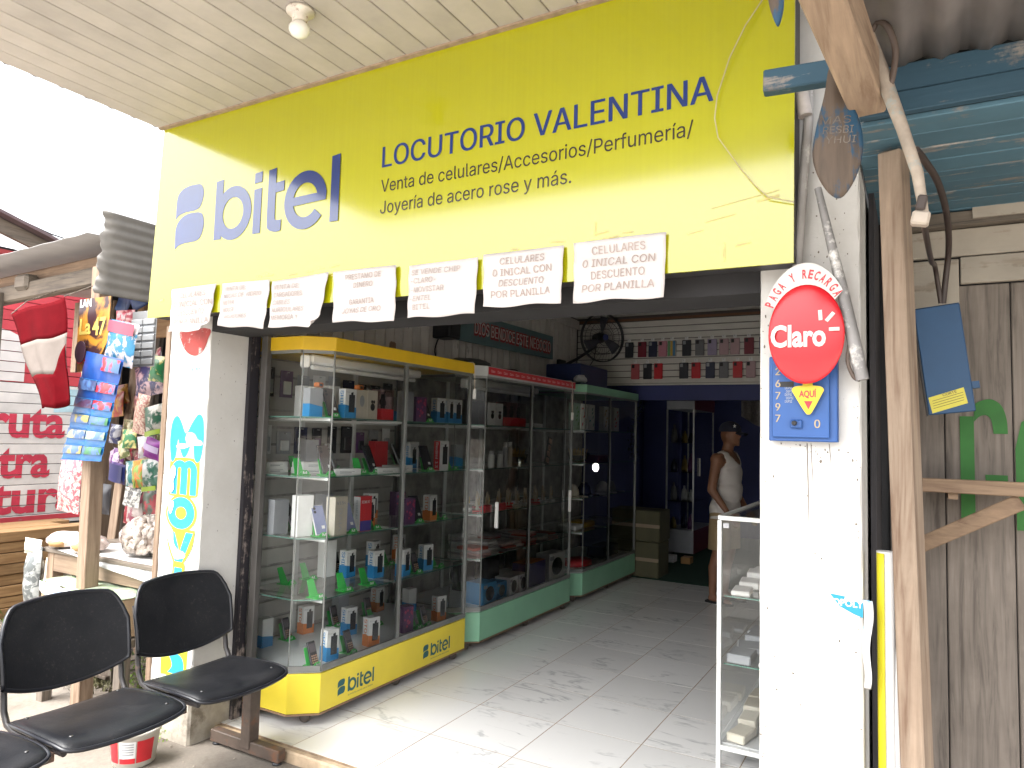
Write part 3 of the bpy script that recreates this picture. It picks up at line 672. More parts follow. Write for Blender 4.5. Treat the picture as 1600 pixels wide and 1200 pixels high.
case2 = display_case('glass display case with mint green base and red printed band on top', 4.50, 6.262, 0.155, 5.42, GRN, mat('grey_crown', (0.45, 0.47, 0.46), 0.5))
rb = MB(); rb.prism([(4.66, 2.058), (6.262, 2.058), (6.262, 2.115), (4.66, 2.115)], 0.0105, 0.013, FX(-2.845)); obj('red_band', rb, RED, case2)
tb = MB()
for i in range(16): text(tb, 'Claro-', FX(-2.845), 4.69 + i * 0.097, 2.076, 0.070, 0.020, 0.0145, 0.01)
obj('band_lettering', tb, mat('pink_white', (0.72, 0.45, 0.45), 0.5), case2)
case3 = display_case('darker glass display case with mint green base and top nearest the passage', 6.41, 8.06, 0.14, 7.23, GRN, GRN)
# white lamp housings inside the first two cases
for cs, ya, yb2 in ((case1, 3.05, 4.12), (case2, 4.75, 5.95)):
    f = obj('lamp_housing', B(-3.14, -3.06, ya, yb2, 1.985, 2.04, c=0.012), WHITEP, cs)
    obj('lamp_tube', MB().tube([(-3.10, ya + .04, 1.968), (-3.10, yb2 - .04, 1.968)], 0.014, 10), mat('tube_white', (0.8, 0.8, 0.78), 0.3), f)
    obj('lamp_end', B(-3.135, -3.065, ya - .03, ya - .001, 1.96, 2.035, c=0.01), WHITEP, f)

# ------------------------------------------------------------------ goods for the cases (prototypes in local space: +X is the front, Z up, origin at base)
def prn(name, c, r=0.4): return mat('print_' + name, c, r, 0.05, 20)
W_ = prn('white', (0.74, 0.74, 0.73)); BL_ = prn('blue', (0.02, 0.23, 0.52)); OR_ = prn('orange', (0.66, 0.19, 0.035)); KG_ = prn('dark', (0.022, 0.024, 0.03), 0.25)
RD_ = prn('red', (0.60, 0.02, 0.03)); BE_ = prn('beige', (0.58, 0.53, 0.44)); PU_ = prn('purple', (0.10, 0.03, 0.12)); PK_ = prn('magenta', (0.48, 0.05, 0.13)); GY_ = prn('grey', (0.30, 0.31, 0.33))
SLV = prn('silver', (0.50, 0.50, 0.52), 0.3); LAV = prn('lavender', (0.22, 0.25, 0.42), 0.25); BRN = prn('bronze', (0.075, 0.06, 0.06), 0.2); NAV = prn('navy', (0.015, 0.02, 0.06), 0.2)
GREEN = mat('green_acrylic', (0.035, 0.42, 0.07), 0.28, 0.06, spec=0.6); BISQ = prn('skin', (0.45, 0.28, 0.2)); GOLD = prn('gold', (0.45, 0.30, 0.08), 0.3)
def proto(name):
    o = bpy.data.objects.new(name, None); COL.objects.link(o); ORIG[o.name] = Vector((0, 0, 0)); return o
def lobj(name, mb, mats, parent): return obj(name, mb, mats, parent)
PROTOS = {}
def carton(key, w, d, h, body, low=None, low_h=0.45, word=None, wcol=None, pic='phone', name='phone_box', word2=None, front=None):
    """printed carton: w along Y, d along X. side face (-Y) carries an upright word, front (+X) a picture"""
    o = proto(name)
    b = MB().box(-d / 2, d / 2, -w / 2, w / 2, 0, h, c=0.0015); c = lobj('carton', b, [front or body], o) if not low else lobj('carton', b, [body], o)
    if low:
        p = MB(); lh = h * low_h
        p.prism([(-w / 2, .001), (w / 2, .001), (w / 2, lh * .8), (-w / 2, lh)], .0002, .0008, FX(d / 2)); p.prism([(-d / 2, .001), (d / 2, .001), (d / 2, lh), (-d / 2, lh)], .0002, .0008, FY(-w / 2)); lobj('colour_print', p, low, o)
    if word:
        p = MB(); f = FY(-w / 2)
        text(p, word, f, -d * .20, h * .94, h * .86, d * .42, 0.0012, 0.02, rot=-math.pi / 2); lobj('side_word', p, wcol or low, o)
    f = FX(d / 2)
    if pic == 'phone':
        p = MB(); p.prism([(-w * .18, h * .2), (w * .34, h * .2), (w * .34, h * .8), (-w * .18, h * .8)], .001, .0016, f)
        p.prism([(-w * .02, h * .25), (w * .18, h * .28), (w * .18, h * .9), (-w * .02, h * .87)], .0017, .0021, f); lobj('picture', p, KG_, o)
        p = MB(); text(p, 'Pro', f, -w * .42, h * .86, w * .3, h * .05, .0012); lobj('front_word', p, GY_, o)
    elif pic == 'buds':
        p = MB(); p.prism(ell(0.0, h * .42, w * .22, h * .13, 16), .0005, .001, f); p.prism(ell(-w * .08, h * .60, w * .1, h * .06, 12), .0005, .001, f); p.prism(ell(w * .12, h * .60, w * .1, h * .06, 12), .0005, .001, f); lobj('picture', p, KG_, o)
    elif pic == 'pod':
        p = MB(); p.prism(ell(0.0, h * .62, w * .2, h * .2, 16), .0005, .001, f); lobj('picture', p, GY_, o)
    elif pic == 'split':
        p = MB(); p.prism([(-w / 2 + .002, .002), (w / 2 - .002, .002), (w / 2 - .002, h * .30), (-w / 2 + .002, h * .30)], .0004, .0008, f); lobj('picture', p, prn('indigo', (0.06, 0.05, 0.28)), o)
    elif pic == 'speaker':
        p = MB(); p.prism(ell(0.0, h * .5, w * .33, h * .33, 24), .0005, .001, f); lobj('picture', p, KG_, o)
        p = MB(); p.prism([(-w * .45, h * .75), (-w * .2, h * .75), (-w * .2, h * .9), (-w * .45, h * .9)], .0005, .001, f); lobj('picture_block', p, GY_, o)
    if word2:
        p = MB(); text(p, word2[0], f, -w * .40, h * .80, w * .7, h * .08, 0.0011, 0.01); lobj('front_word', p, word2[1], o)
        if word2[0].startswith('Redmi') is False and len(word2) > 2: 
            p = MB(); text(p, word2[2], f, w * .05, h * .1, h * .6, w * .3, 0.0011, 0.0, rot=math.pi / 2); lobj('front_word', p, SLV, o)
    PROTOS[key] = o; return o
carton('sh', .075, .055, .155, W_, BL_, .46, 'SHIELD', BL_)
carton('so', .075, .055, .155, W_, OR_, .40, 'STORM', OR_)
carton('sb', .070, .060, .150, W_, BL_, .42, None, None, 'none'); carton('sb2', .085, .05, .145, GY_, BL_, .45, None, None, 'none')
carton('wb', .085, .06, .17, W_, pic='none'); carton('gb', .085, .06, .175, GY_, pic='none')
carton('wt', .09, .055, .205, W_, pic='none')
carton('be', .10, .05, .155, BE_, pic='pod'); carton('be2', .085, .05, .16, BE_, pic='buds'); carton('wbud', .085, .05, .155, W_, pic='buds')
carton('v', .10, .06, .195, BE_, None, .4, None, None, 'none', word2=('V15s', GY_, 'vivo'))
carton('rm7', .085, .05, .185, RD_, None, .4, None, None, 'split', word2=('REDMI A7', W_)); carton('rm', .085, .05, .185, W_, None, .4, 'Redmi 13', W_, 'phone')
_p = MB(); _p.prism([(-.025, .002), (.025, .002), (.025, .183), (-.025, .183)], .0002, .0009, FY(-.0425)); lobj('colour_print', _p, RD_, PROTOS['rm'])
_p = MB(); text(_p, 'REDMI A7', FY(-.0425), -.006, .165, .10, .012, .0012, rot=-math.pi / 2); lobj('side_word', _p, GY_, PROTOS['rm7'])
_p = MB(); _p.prism([(-.025, .002), (.025, .002), (.025, .183), (-.025, .183)], .0002, .0009, FY(-.0425)); lobj('side_print', _p, W_, PROTOS['rm7'])
carton('red', .12, .06, .17, RD_, pic='none', name='red_box'); carton('pu', .085, .06, .15, PU_, pic='none')
_p = MB(); _rg = random.Random(2)
for _k in range(14):
    u = _rg.uniform(-.03, .03); v = _rg.uniform(.02, .14); s = _rg.uniform(.004, .012); _p.prism([(u - s, v), (u, v - s * 1.3), (u + s, v), (u, v + s)], .0004, .0008 + _k * .00003, FX(.03))
lobj('picture', _p, PK_, PROTOS['pu'])
carton('fl', .16, .10, .030, W_, pic='none', name='flat_box')
_p = MB(); _p.prism([(-.05, .008), (.02, .008), (.02, .012), (-.05, .012)], .0004, .0008, FX(.05)); _p.prism([(-.05, .016), (.04, .016), (.04, .018), (-.05, .018)], .0004, .0008, FX(.05)); lobj('small_print', _p, GY_, PROTOS['fl'])
# clear topped watch box
o = proto('watch_box'); lobj('carton', MB().box(-.04, .04, -.05, .05, 0, .062, c=.002), RD_, o); lobj('back_card', MB().box(-.038, -.034, -.048, .048, .062, .17), PK_, o)
lobj('clear_cover', MB().box(-.033, .038, -.048, .048, .0625, .17), glass('clear_plastic', (0.9, 0.75, 0.76), 0.05), o)
lobj('watch', MB().lathe([(0.0, -.006), (.022, -.006), (.024, 0), (.022, .006), (0, .006)], 18, 0, Matrix.Translation((.0, 0, .10)) @ Matrix.Rotation(R(80), 4, 'Y')).box(-.006, .006, -.012, .012, .064, .145), KG_, o); PROTOS['wa'] = o
# green acrylic phone stand, marked with an M
def stand():
    o = proto('phone_stand')
    lobj('base_plate', MB().box(-.035, .045, -.032, .032, 0, .004, c=.001), GREEN, o)
    mb = MB()
    M = Matrix.Translation((-.012, 0, .003)) @ Matrix.Rotation(R(-24), 4, 'Y')
    mb.prism([(-.026, 0), (.026, 0), (.018, .085), (-.018, .085)], -.002, .002, lambda u, v, d: M @ Vector((d, u, v))); lobj('upright', mb, GREEN, o)
    mb = MB(); mb.prism([(-.03, .004), (.03, .004), (.026, .013), (.012, .024), (-.012, .024), (-.026, .013)], -.002, .002, lambda u, v, d: (.036 + d, u, v)); lobj('lip', mb, GREEN, o)
    tx = MB(); text(tx, 'M', lambda u, v, d: (.0382 + d, u, v), -.011, .006, .022, .013, .0006, .02); lobj('mark', tx, W_, o)
    return o
PROTOS['st'] = stand()
def phone(key, face, frame, w=.074, h=.158, cam_m=KG_):
    o = proto('phone'); M = Matrix.Translation((.022, 0, .008)) @ Matrix.Rotation(R(-24), 4, 'Y')
    b = MB().box(-.004, .004, -w / 2, w / 2, 0, h, 0, M, .0022); lobj('body', b, frame, o)
    p = MB(); p.prism([(-w * .46, h * .03), (w * .46, h * .03), (w * .46, h * .97), (-w * .46, h * .97)], .0042, .0047, lambda u, v, d: M @ Vector((d, u, v))); lobj('back_cover', p, face, o)
    for k in range(2):
        p = MB(); p.prism(ell(-w * .25, h * (.88 - .12 * k), .0075, .0075, 12), .0047, .0065, lambda u, v, d: M @ Vector((d, u, v))); lobj('lens', p, cam_m, o)
    p = MB(); p.prism([(w * .05, h * .2), (w * .3, h * .2), (w * .3, h * .3), (w * .05, h * .3)], .0049, .0053, lambda u, v, d: M @ Vector((d, u, v))); lobj('sticker', p, W_, o)
    PROTOS[key] = o
phone('ph_k', KG_, KG_); phone('ph_b', BRN, KG_); phone('ph_l', LAV, SLV); phone('ph_s', SLV, SLV); phone('ph_n', NAV, SLV)
def keyphone():
    o = proto('keypad_phone'); M = Matrix.Translation((.018, 0, .006)) @ Matrix.Rotation(R(-20), 4, 'Y'); fr = lambda u, v, d: M @ Vector((d, u, v))
    lobj('body', MB().box(-.007, .005, -.025, .025, 0, .115, 0, M, .003), KG_, o)
    p = MB(); p.prism([(-.019, .062), (.019, .062), (.019, .104), (-.019, .104)], .0052, .0057, fr); lobj('screen', p, prn('screen', (0.10, 0.09, 0.10), 0.15), o)
    p = MB()
    for i in range(3):
        for j in range(4): p.prism([(-.017 + i * .013, .008 + j * .011), (-.008 + i * .013, .008 + j * .011), (-.008 + i * .013, .015 + j * .011), (-.017 + i * .013, .015 + j * .011)], .0052, .006, fr)
    k = lobj('keys', p, BISQ, o); k['kind'] = 'stuff'
    return o
PROTOS['fp'] = keyphone()
USED = set()
ROWNAME = {0: 'top', 1: 'second', 2: 'third', 3: 'fourth', 4: 'lowest'}
ORD = ['first', 'second', 'third', 'fourth', 'fifth', 'sixth', 'seventh', 'eighth', 'ninth', 'tenth', 'eleventh', 'twelfth', 'thirteenth', 'fourteenth', 'fifteenth', 'sixteenth', 'seventeenth', 'eighteenth']
def place(key, x, y, z, rz=0.0, s=1.0, name=None):
    p = PROTOS[key]
    o = copy_tree(p) if key in USED else p
    USED.add(key); o.location = (x, y, z); o.rotation_euler = (0, 0, R(rz)); o.scale = (s, s, s); return o
DESC = {'sh': ('white and blue phone box marked SHIELD', 'phone box'), 'so': ('white and orange phone box marked STORM', 'phone box'), 'sb': ('white box with blue lower half', 'box'), 'sb2': ('grey box with blue lower half', 'box'), 'wb': ('plain white phone box', 'phone box'), 'gb': ('plain grey phone box', 'phone box'), 'wt': ('tall white phone box', 'phone box'),
 'be': ('beige box with pale earbud case picture', 'box'), 'be2': ('beige box with black earbuds picture', 'box'), 'wbud': ('white box with black earbuds picture', 'box'), 'v': ('beige phone box marked V15s', 'phone box'), 'rm7': ('red phone box with white side', 'phone box'), 'rm': ('white phone box with red side', 'phone box'), 'red': ('plain red box', 'box'), 'pu': ('purple patterned phone box', 'phone box'), 'fl': ('flat white box', 'box'), 'wa': ('red watch box with clear cover', 'watch box'), 'st': ('empty green phone stand', 'phone stand'),
 'ph_k': ('black phone leaning', 'phone'), 'ph_b': ('bronze phone leaning', 'phone'), 'ph_l': ('lavender phone leaning', 'phone'), 'ph_s': ('silver phone leaning', 'phone'), 'ph_n': ('navy phone leaning', 'phone'), 'fp': ('small black keypad phone leaning', 'phone')}
PLACED = []
def stock(case_word, row, key, x, y, rz=0.0, s=1.0, dz=0.0, with_stand=False, z=None):
    z0 = (SHELVES + [CZ1 + 0.0045])[row] + 0.0006 + dz if z is None else z
    o = place(key, x, y, z0, rz, s); PLACED.append([o, key, case_word, row, y - 0.6 * x, x])
    if with_stand:
        q = place('st', x, y, z0, rz, s); PLACED.append([q, 'st', case_word, row, y - 0.6 * x + 0.001, x])
    return o
items1 = [(0,'sb2',-2.98,2.99),(0,'be',-3.05,3.10),(0,'wb',-3.06,3.21),(0,'wb',-3.24,3.18),(0,'wa',-3.17,3.31),(0,'ph_b',-2.96,3.12),(0,'sh',-2.94,3.23),(0,'be',-2.94,3.325),(0,'be2',-2.94,3.425),(0,'wa',-2.94,3.555),(0,'sb2',-3.10,3.86),(0,'gb',-2.95,3.80),(0,'pu',-2.95,3.94),(0,'ph_k',-2.96,4.045),(0,'sh',-2.94,4.165),(0,'sh',-2.94,4.275),(0,'sh',-2.94,4.375),
(1,'fl',-3.33,3.02),(1,'st',-3.10,3.04),(1,'st',-3.36,3.26),(1,'fl',-3.19,3.20),(1,'ph_b',-2.99,3.13),(1,'ph_s',-3.40,3.62),(1,'fl',-2.99,3.27),(1,'st',-2.97,3.40),(1,'ph_k',-2.98,3.51),(1,'red',-3.40,4.08),(1,'fl',-2.96,3.62),(1,'fl',-3.02,3.83),(1,'ph_n',-3.39,4.30),(1,'wb',-3.33,4.38),(1,'fl',-3.10,3.93),(1,'ph_k',-2.95,4.06),(1,'rm',-2.94,4.22),(1,'st',-2.95,4.36),
(2,'gb',-3.20,2.98),(2,'ph_n',-3.21,3.10),(2,'wt',-3.03,3.00),(2,'ph_l',-2.95,3.06),(2,'v',-2.93,3.17),(2,'ph_l',-2.94,3.285),(2,'rm7',-2.93,3.395),(2,'so',-3.02,3.54),(2,'st',-2.94,3.50),(2,'pu',-2.93,3.83),(2,'ph_k',-2.94,3.95),(2,'so',-2.93,4.09),(2,'st',-2.94,4.22),
(3,'st',-3.33,3.19),(3,'st',-3.33,3.37),(3,'st',-2.93,3.03),(3,'wt',-3.30,3.50),(3,'fp',-3.34,3.63),(3,'sh',-3.18,3.56),(3,'st',-2.93,3.26),(3,'sh',-3.03,3.66),(3,'st',-2.93,3.46),(3,'st',-3.27,4.07),(3,'sh',-2.93,3.81),(3,'fp',-2.93,3.94),(3,'sh',-2.93,4.06),(3,'st',-2.94,4.20),
(4,'sb',-3.44,3.14),(4,'fp',-3.44,3.32),(4,'so',-3.45,3.49),(4,'gb',-3.47,3.83),(4,'fp',-3.42,3.72),(4,'so',-3.45,4.20),(4,'fp',-3.40,4.04),(4,'fp',-2.94,3.04),(4,'sh',-2.94,3.17),(4,'fp',-2.94,3.33),(4,'so',-2.93,3.52),(4,'pu',-2.95,3.88),(4,'st',-2.95,3.99),(4,'fp',-2.95,4.09),(4,'so',-2.93,4.24),
(2,'gb',-3.30,3.45),(2,'so',-3.30,3.90),(2,'pu',-3.30,4.20),(2,'st',-3.20,3.62),(3,'sh',-3.30,3.95),(3,'st',-3.12,4.32),(3,'so',-3.35,4.30),(4,'sh',-3.20,3.62),(4,'st',-3.22,3.90),(4,'sb',-3.25,4.32),(1,'gb',-3.42,3.42),(1,'sh',-3.20,4.20),(0,'wb',-3.30,3.50),(0,'gb',-3.30,3.72),(0,'so',-3.25,4.18)]
rg = random.Random(12)
for row, key, x, y in items1:
    stock('yellow', row, key, x, y, rg.uniform(-14, 8) + (22 if key.startswith('ph') and x < -3.15 else 0), 1.12 if key not in ('st', 'fl') else 1.15, with_stand=(key.startswith('ph') or key == 'fp'))
stock('yellow', 1, 'fl', -3.33, 3.02, 4, 1.1, 0.0335); stock('yellow', 1, 'fl', -3.19, 3.20, -6, 1.1, 0.0335)
# orange watch boxes on two of the beige boxes
for (x, y) in ((-3.05, 3.10), (-2.94, 3.325)):
    o = proto('orange_watch'); lobj('block', MB().box(-.02, .02, -.024, .024, 0, .03, c=.006), OR_, o); lobj('dial', MB().box(.02, .022, -.011, .011, .007, .022), KG_, o)
    o.location = (x, y, SHELVES[0] + 0.0006 + 0.155 * 1.12 + 0.001); tag(o, 'small orange watch box on top of a beige box, ' + ('left one' if x < -3 else 'right one'), 'watch box', 'orange watch boxes')
# second case
carton('spb', .16, .15, .15, prn('sky', (0.03, 0.22, 0.45)), pic='speaker', name='speaker_box'); carton('spw', .15, .14, .15, W_, pic='speaker', name='speaker_box'); carton('spl', .30, .14, .24, W_, pic='speaker', name='speaker_box')
carton('vio', .34, .16, .20, prn('violet', (0.055, 0.045, 0.20)), pic='none', name='violet_box'); _p = MB().box(-.075, .075, -.165, .165, .2003, .204); lobj('orange_lid', _p, OR_, PROTOS['vio']); carton('dkb', .13, .08, .165, KG_, pic='none')
DESC.update({'spb': ('blue speaker box', 'speaker box'), 'spw': ('white speaker box with round picture', 'speaker box'), 'spl': ('large white speaker box with dark oval picture', 'speaker box'), 'vio': ('violet box with orange lid', 'box'), 'dkb': ('dark box', 'box')})
for row, key, x, y, s in [(0,'dkb',-2.98,4.76,1.1),(0,'wbud',-2.95,4.88,1.15),(0,'wbud',-2.95,4.995,1.15),(0,'wa',-2.95,5.115,1.15),(0,'wa',-2.95,5.235,1.15),(0,'wa',-2.95,5.355,1.15),(0,'fl',-2.98,5.68,1.2),(0,'sb2',-3.2,5.62,1.1),(1,'sb2',-3.2,4.80,1.2),
    (4,'spb',-2.97,4.87,1.1),(4,'spb',-2.97,5.08,.9),(4,'spw',-2.955,5.24,1.0),(4,'spw',-2.955,5.40,1.0),(4,'vio',-3.0,5.72,1.0),(4,'spl',-2.96,6.07,1.0),(4,'dkb',-3.35,5.2,1.4),(4,'dkb',-3.35,5.6,1.5)]:
    stock('red banded', row, key, x, y, rg.uniform(-5, 5), s)
# labels of all stocked goods, counted from the near end
from collections import defaultdict
grp = defaultdict(list)
for r in PLACED: grp[(r[1], r[2], r[3])].append(r)
for (key, cw, row), rs in grp.items():
    rs.sort(key=lambda r: r[4]); desc, cat = DESC[key]
    onwhat = ('floor' if row == 4 else ROWNAME[row] + ' shelf') + ' of the ' + cw + ' case'
    for i, r in enumerate(rs):
        lab = desc + ' on the ' + onwhat
        if len(rs) > 1: lab += ', ' + ORD[i] + ' from left' if len(lab.split()) <= 13 else ' ' + ORD[i]
        if key == 'st': lab = lab.replace('empty green', 'green')
        tag(r[0], lab, cat, desc.split(' leaning')[0] + 's' if len(rs) > 1 else None)
# bottles, jewellery stands, bagged goods in the second and third case
def bottle(x, y, z, r, h, m, label, group=None):
    t = thing('bottle', label, 'bottle', (x, y, z), group); L = Matrix.Translation((x, y, z))
    obj('body', MB().lathe([(r * .9, 0), (r, .006), (r, h * .72), (r * .75, h * .8)], 16, 0, L), m, t); obj('cap', MB().lathe([(r * .72, h * .79), (r * .72, h), (r * .6, h)], 16, 0, L), WHITEP if m is not WHITEP else SLV, t)
zs2 = SHELVES[1] + .001
bottle(-2.97, 4.965, zs2, .025, .13, WHITEP, 'short white bottle on second shelf of the red banded case, nearer one', 'bottles in the glass case'); bottle(-2.97, 5.10, zs2, .025, .13, WHITEP, 'short white bottle on second shelf of the red banded case, farther one', 'bottles in the glass case')
bottle(-2.97, 5.185, zs2, .022, .20, SLV, 'tall grey tube bottle beside two white bottles', 'bottles in the glass case'); bottle(-2.97, 5.26, zs2, .024, .20, BE_, 'tall beige tube bottle beside two white bottles', 'bottles in the glass case')
def bowl(x, y, z, label):
    t = thing('glass_bowl', label, 'bowl', (x, y, z)); L = Matrix.Translation((x, y, z))
    obj('bowl_body', MB().lathe([(.05, 0), (.09, .02), (.11, .07), (.115, .10)], 20, 0, L), glass('bowl_glass', (0.8, 0.82, 0.8)), t)
    r = random.Random(int(y * 100)); mb = MB()
    for k in range(40):
        a = r.uniform(0, 6.28); q = r.uniform(0, .09); mb.tube([(x + q * math.cos(a), y + q * math.sin(a), z + .07), (x + q * 1.2 * math.cos(a), y + q * 1.2 * math.sin(a), z + r.uniform(.11, .15))], .004, 5)
    c = obj('trinkets', mb, GOLD, t); c['kind'] = 'stuff'
bowl(-3.08, 5.56, zs2, 'glass bowl of gold trinkets on second shelf of the red banded case'); bowl(-3.05, 6.85, zs2, 'glass bowl of gold trinkets on second shelf of the darkest case')
t = thing('perfume_display', 'tilted dark display card with four beige squares', 'display card', (-2.96, 5.93, zs2)); M = Matrix.Translation((-2.96, 5.93, zs2)) @ Matrix.Rotation(R(-16), 4, 'X')
obj('card', MB().box(-.006, .006, -.04, .04, 0, .26, 0, M), KG_, t)
for k in range(4): obj('square', MB().box(.0062, .009, -.028, .028, .02 + k * .06, .065 + k * .06, 0, M), BISQ, t)
zs3 = SHELVES[2] + .001; rg = random.Random(21); n = 0
CREAM = prn('cream', (0.55, 0.48, 0.38)); 
for i in range(18):
    y = 4.78 + i * 0.082; x = -2.97 - 0.14 * (i % 2) - rg.uniform(0, .03)
    t = thing('jewellery_stand', 'small cream stand with chains on third shelf of red banded case, ' + ORD[i] + ' from left' if i < 18 else '', 'jewellery stand', (x, y, zs3), 'jewellery stands in the glass case'); L = Matrix.Translation((x, y, zs3)) @ Matrix.Rotation(rg.uniform(-.5, .5), 4, 'Z')
    obj('foot', MB().box(-.03, .03, -.035, .035, 0, .012, 0, L, .003), RD_ if i % 3 == 0 else W_, t)
    for s in (-1, 1): obj('arm', MB().box(-.004, .004, s * .02 - .006, s * .02 + .006, .0122, .11 + rg.uniform(0, .03), 0, L @ Matrix.Rotation(s * .12, 4, 'X')), CREAM, t)
    obj('chain', MB().tube([L @ Vector((.008, -.02, .10)), L @ Vector((.014, -.008, .05)), L @ Vector((.014, .008, .05)), L @ Vector((.008, .02, .10))], .0025, 5), GOLD, t)
# red trays in front
for i, y in enumerate((4.80, 5.02)):
    tag(obj('red_tray', B(-2.925, -2.88, y - .05, y + .05, zs3, zs3 + .055, c=.006), RD_), 'small red tray at the front of third shelf, ' + ('left one' if i == 0 else 'right one'), 'tray', 'red trays')
zs4 = SHELVES[3] + .001; rg = random.Random(31)
PASTEL = [prn('pastel%d' % i, c) for i, c in enumerate([(0.55, 0.34, 0.33), (0.58, 0.52, 0.50), (0.50, 0.42, 0.42), (0.62, 0.60, 0.58), (0.5, 0.12, 0.09), (0.36, 0.30, 0.30)])]
cloths = [(4.82, -3.0), (5.02, -3.05), (5.2, -3.0), (5.36, -3.02), (5.62, -3.02), (5.82, -3.0), (6.04, -3.02), (5.1, -3.3), (5.5, -3.3), (5.9, -3.3)]
for i, (y, x) in enumerate(cloths):
    t = thing('folded_goods', 'stack of flat pale packets on fourth shelf of red banded case, ' + (ORD[i] + ' in front' if i < 7 else ORD[i - 7] + ' at back'), 'packets', (x, y, zs4), 'stacks of packets in the case'); z = zs4
    for k in range(rg.randint(3, 5)):
        h = rg.uniform(.012, .022); M = Matrix.Translation((x + rg.uniform(-.02, .02), y + rg.uniform(-.015, .015), z)) @ Matrix.Rotation(rg.uniform(-.2, .2), 4, 'Z')
        obj('packet', MB().box(-.10, .09, -.085, .085, 0, h, 0, M, .006), PASTEL[(i + k * 2) % 6], t); z += h + .0006
# third case: bags and dark goods
bagc = [prn('leaf', (0.10, 0.30, 0.06)), RD_, BL_, prn('mustard', (0.45, 0.30, 0.04)), prn('sea', (0.05, 0.28, 0.28))]
for i, (y, c2) in enumerate(((6.62, 4), (6.80, 0), (7.0, 1), (7.42, 2), (7.72, 3))):
    t = thing('printed_bag', ('white gift bag with coloured leaf print on top shelf of darkest case, ' + ORD[i] + ' from left'), 'gift bag', (-3.0, y, SHELVES[0] + .001), 'gift bags in the case')
    obj('bag', MB().box(-3.03, -2.97, y - .08, y + .08, SHELVES[0] + .001, SHELVES[0] + .27, c=.004), W_ if i else prn('mintbag', (0.35, 0.5, 0.42)), t)
    mb = MB(); r = random.Random(i)
    for k in range(5):
        u = y + r.uniform(-.05, .05); v = SHELVES[0] + .06 + k * .04; a = r.uniform(.3, 1.2); mb.prism([(u - .028 * math.cos(a), v - .028 * math.sin(a)), (u + .008, v - .008), (u + .028 * math.cos(a), v + .028 * math.sin(a)), (u - .008, v + .008)], .0003, .0009 + k * .0002, FX(-2.97))
    obj('leaf_print', mb, [bagc[i], RD_, bagc[(i + 2) % 5]][i % 3], t)
for i, (row, y, w, h, m, lab) in enumerate([(2, 6.75, .18, .12, BE_, 'beige cap'), (2, 7.05, .2, .13, NAV, 'navy cap'), (2, 7.55, .2, .12, W_, 'white cap'), (2, 7.8, .16, .11, GY_, 'grey cap'), (3, 6.72, .22, .05, W_, 'white folded shirt'), (3, 7.0, .24, .06, prn('mustard', (0.4, 0.3, 0.05)), 'mustard folded shirt'), (3, 7.5, .24, .05, GY_, 'grey folded shirt'), (4, 6.9, .4, .05, RD_, 'red plastic lid'), (4, 7.6, .45, .12, NAV, 'navy box'), (1, 7.35, .3, .07, prn('maroon', (0.2, 0.03, 0.04)), 'maroon purse')]):
    z = (SHELVES + [CZ1 + .0045])[row] + .001; mb = MB(); n = 18
    prof = [(w * .5, 0), (w * .52, h * .15), (w * .44, h * .55), (w * .25, h * .9), (0.0, h)] if 'cap' in lab else [(w * .5, 0), (w * .5, h * .7), (w * .46, h), (0, h)]
    Mx = Matrix.Translation((-3.06, y, z)) @ Matrix.Diagonal((.7, 1, 1, 1))
    if 'shirt' in lab or 'box' in lab or 'purse' in lab: mb.box(-3.06 - .1, -3.06 + .1, y - w / 2, y + w / 2, z, z + h, c=.012)
    else: mb.lathe(prof, n, 0, Mx)
    if 'cap' in lab: mb.prism([(u, v) for u, v in ell(-2.97, y, .08, w * .35, 16)], z, z + .004, FZ)
    tag(obj(lab.split()[-1] if lab.split()[-1] != 'lid' else 'lid', mb, m), lab + ' lying in the darkest case nearest the passage', lab.split()[-1])
# cords with white switches that hang in front of the cases, and white door handles
for (y, z0, z1, lab) in ((4.44, 2.118, 1.90, 'white switch on a cord hanging at the end of the yellow case'), (6.17, 2.118, 1.80, 'white switch on a cord hanging at the end of the red banded case')):
    t = thing('cord_switch', lab, 'switch', (-2.818, y, z1), 'cord switches on the cases')
    obj('cord', MB().tube([(-2.90, y - .05, z0 + .006), (-2.83, y - .01, z0 + .008), (-2.822, y, z0 - .02), (-2.820, y + .003, (z0 + z1) / 2), (-2.818, y, z1 + .03)], .003, 6), prn('cordcream', (0.6, 0.5, 0.4)), t)
    obj('switch', B(-2.828, -2.806, y - .014, y + .014, z1 - .045, z1 + .03, c=.006), WHITEP, t)
for cs, y, z in ((case2, 4.83, .88), (case2, 6.18, .90)): obj('door_handle', B(-2.842, -2.815, y - .012, y + .012, z, z + .20, c=.005), WHITEP, cs)
# accessories hung on the slatted back of the first case
for i in range(16): obj('back_slat', B(-3.549, -3.538, 2.93, 4.43, .32 + i * .108, .32 + i * .108 + .092), mat('back_slat', (0.44, 0.425, 0.40), .6, .1), case1)
rg = random.Random(41); hp = [KG_, GY_, NAV, KG_, W_, KG_, PU_, GY_]
for r_, (z, nm) in enumerate(((1.80, 'top'), (1.44, 'second'))):
    for k in range(10):
        y = 3.0 + k * .145; w = rg.uniform(.04, .06); h = rg.uniform(.13, .19); t = thing('hung_pack', 'small pack hung behind the %s shelf of the yellow case, %s from left' % (nm, ORD[k]), 'pack', (-3.5, y, z), 'accessory packs behind the yellow case')
        obj('card', B(-3.520, -3.515, y - w, y + w, z, z + h), hp[(k * 3 + r_) % 8], t); obj('pouch', B(-3.514, -3.50, y - w * .6, y + w * .6, z + .02, z + h * .6, c=.004), hp[(k * 5 + 2) % 8], t); obj('hook', MB().tube([(-3.537, y, z + h - .01), (-3.495, y, z + h - .012)], .003, 5), SLV, t)
ALB = 0.80
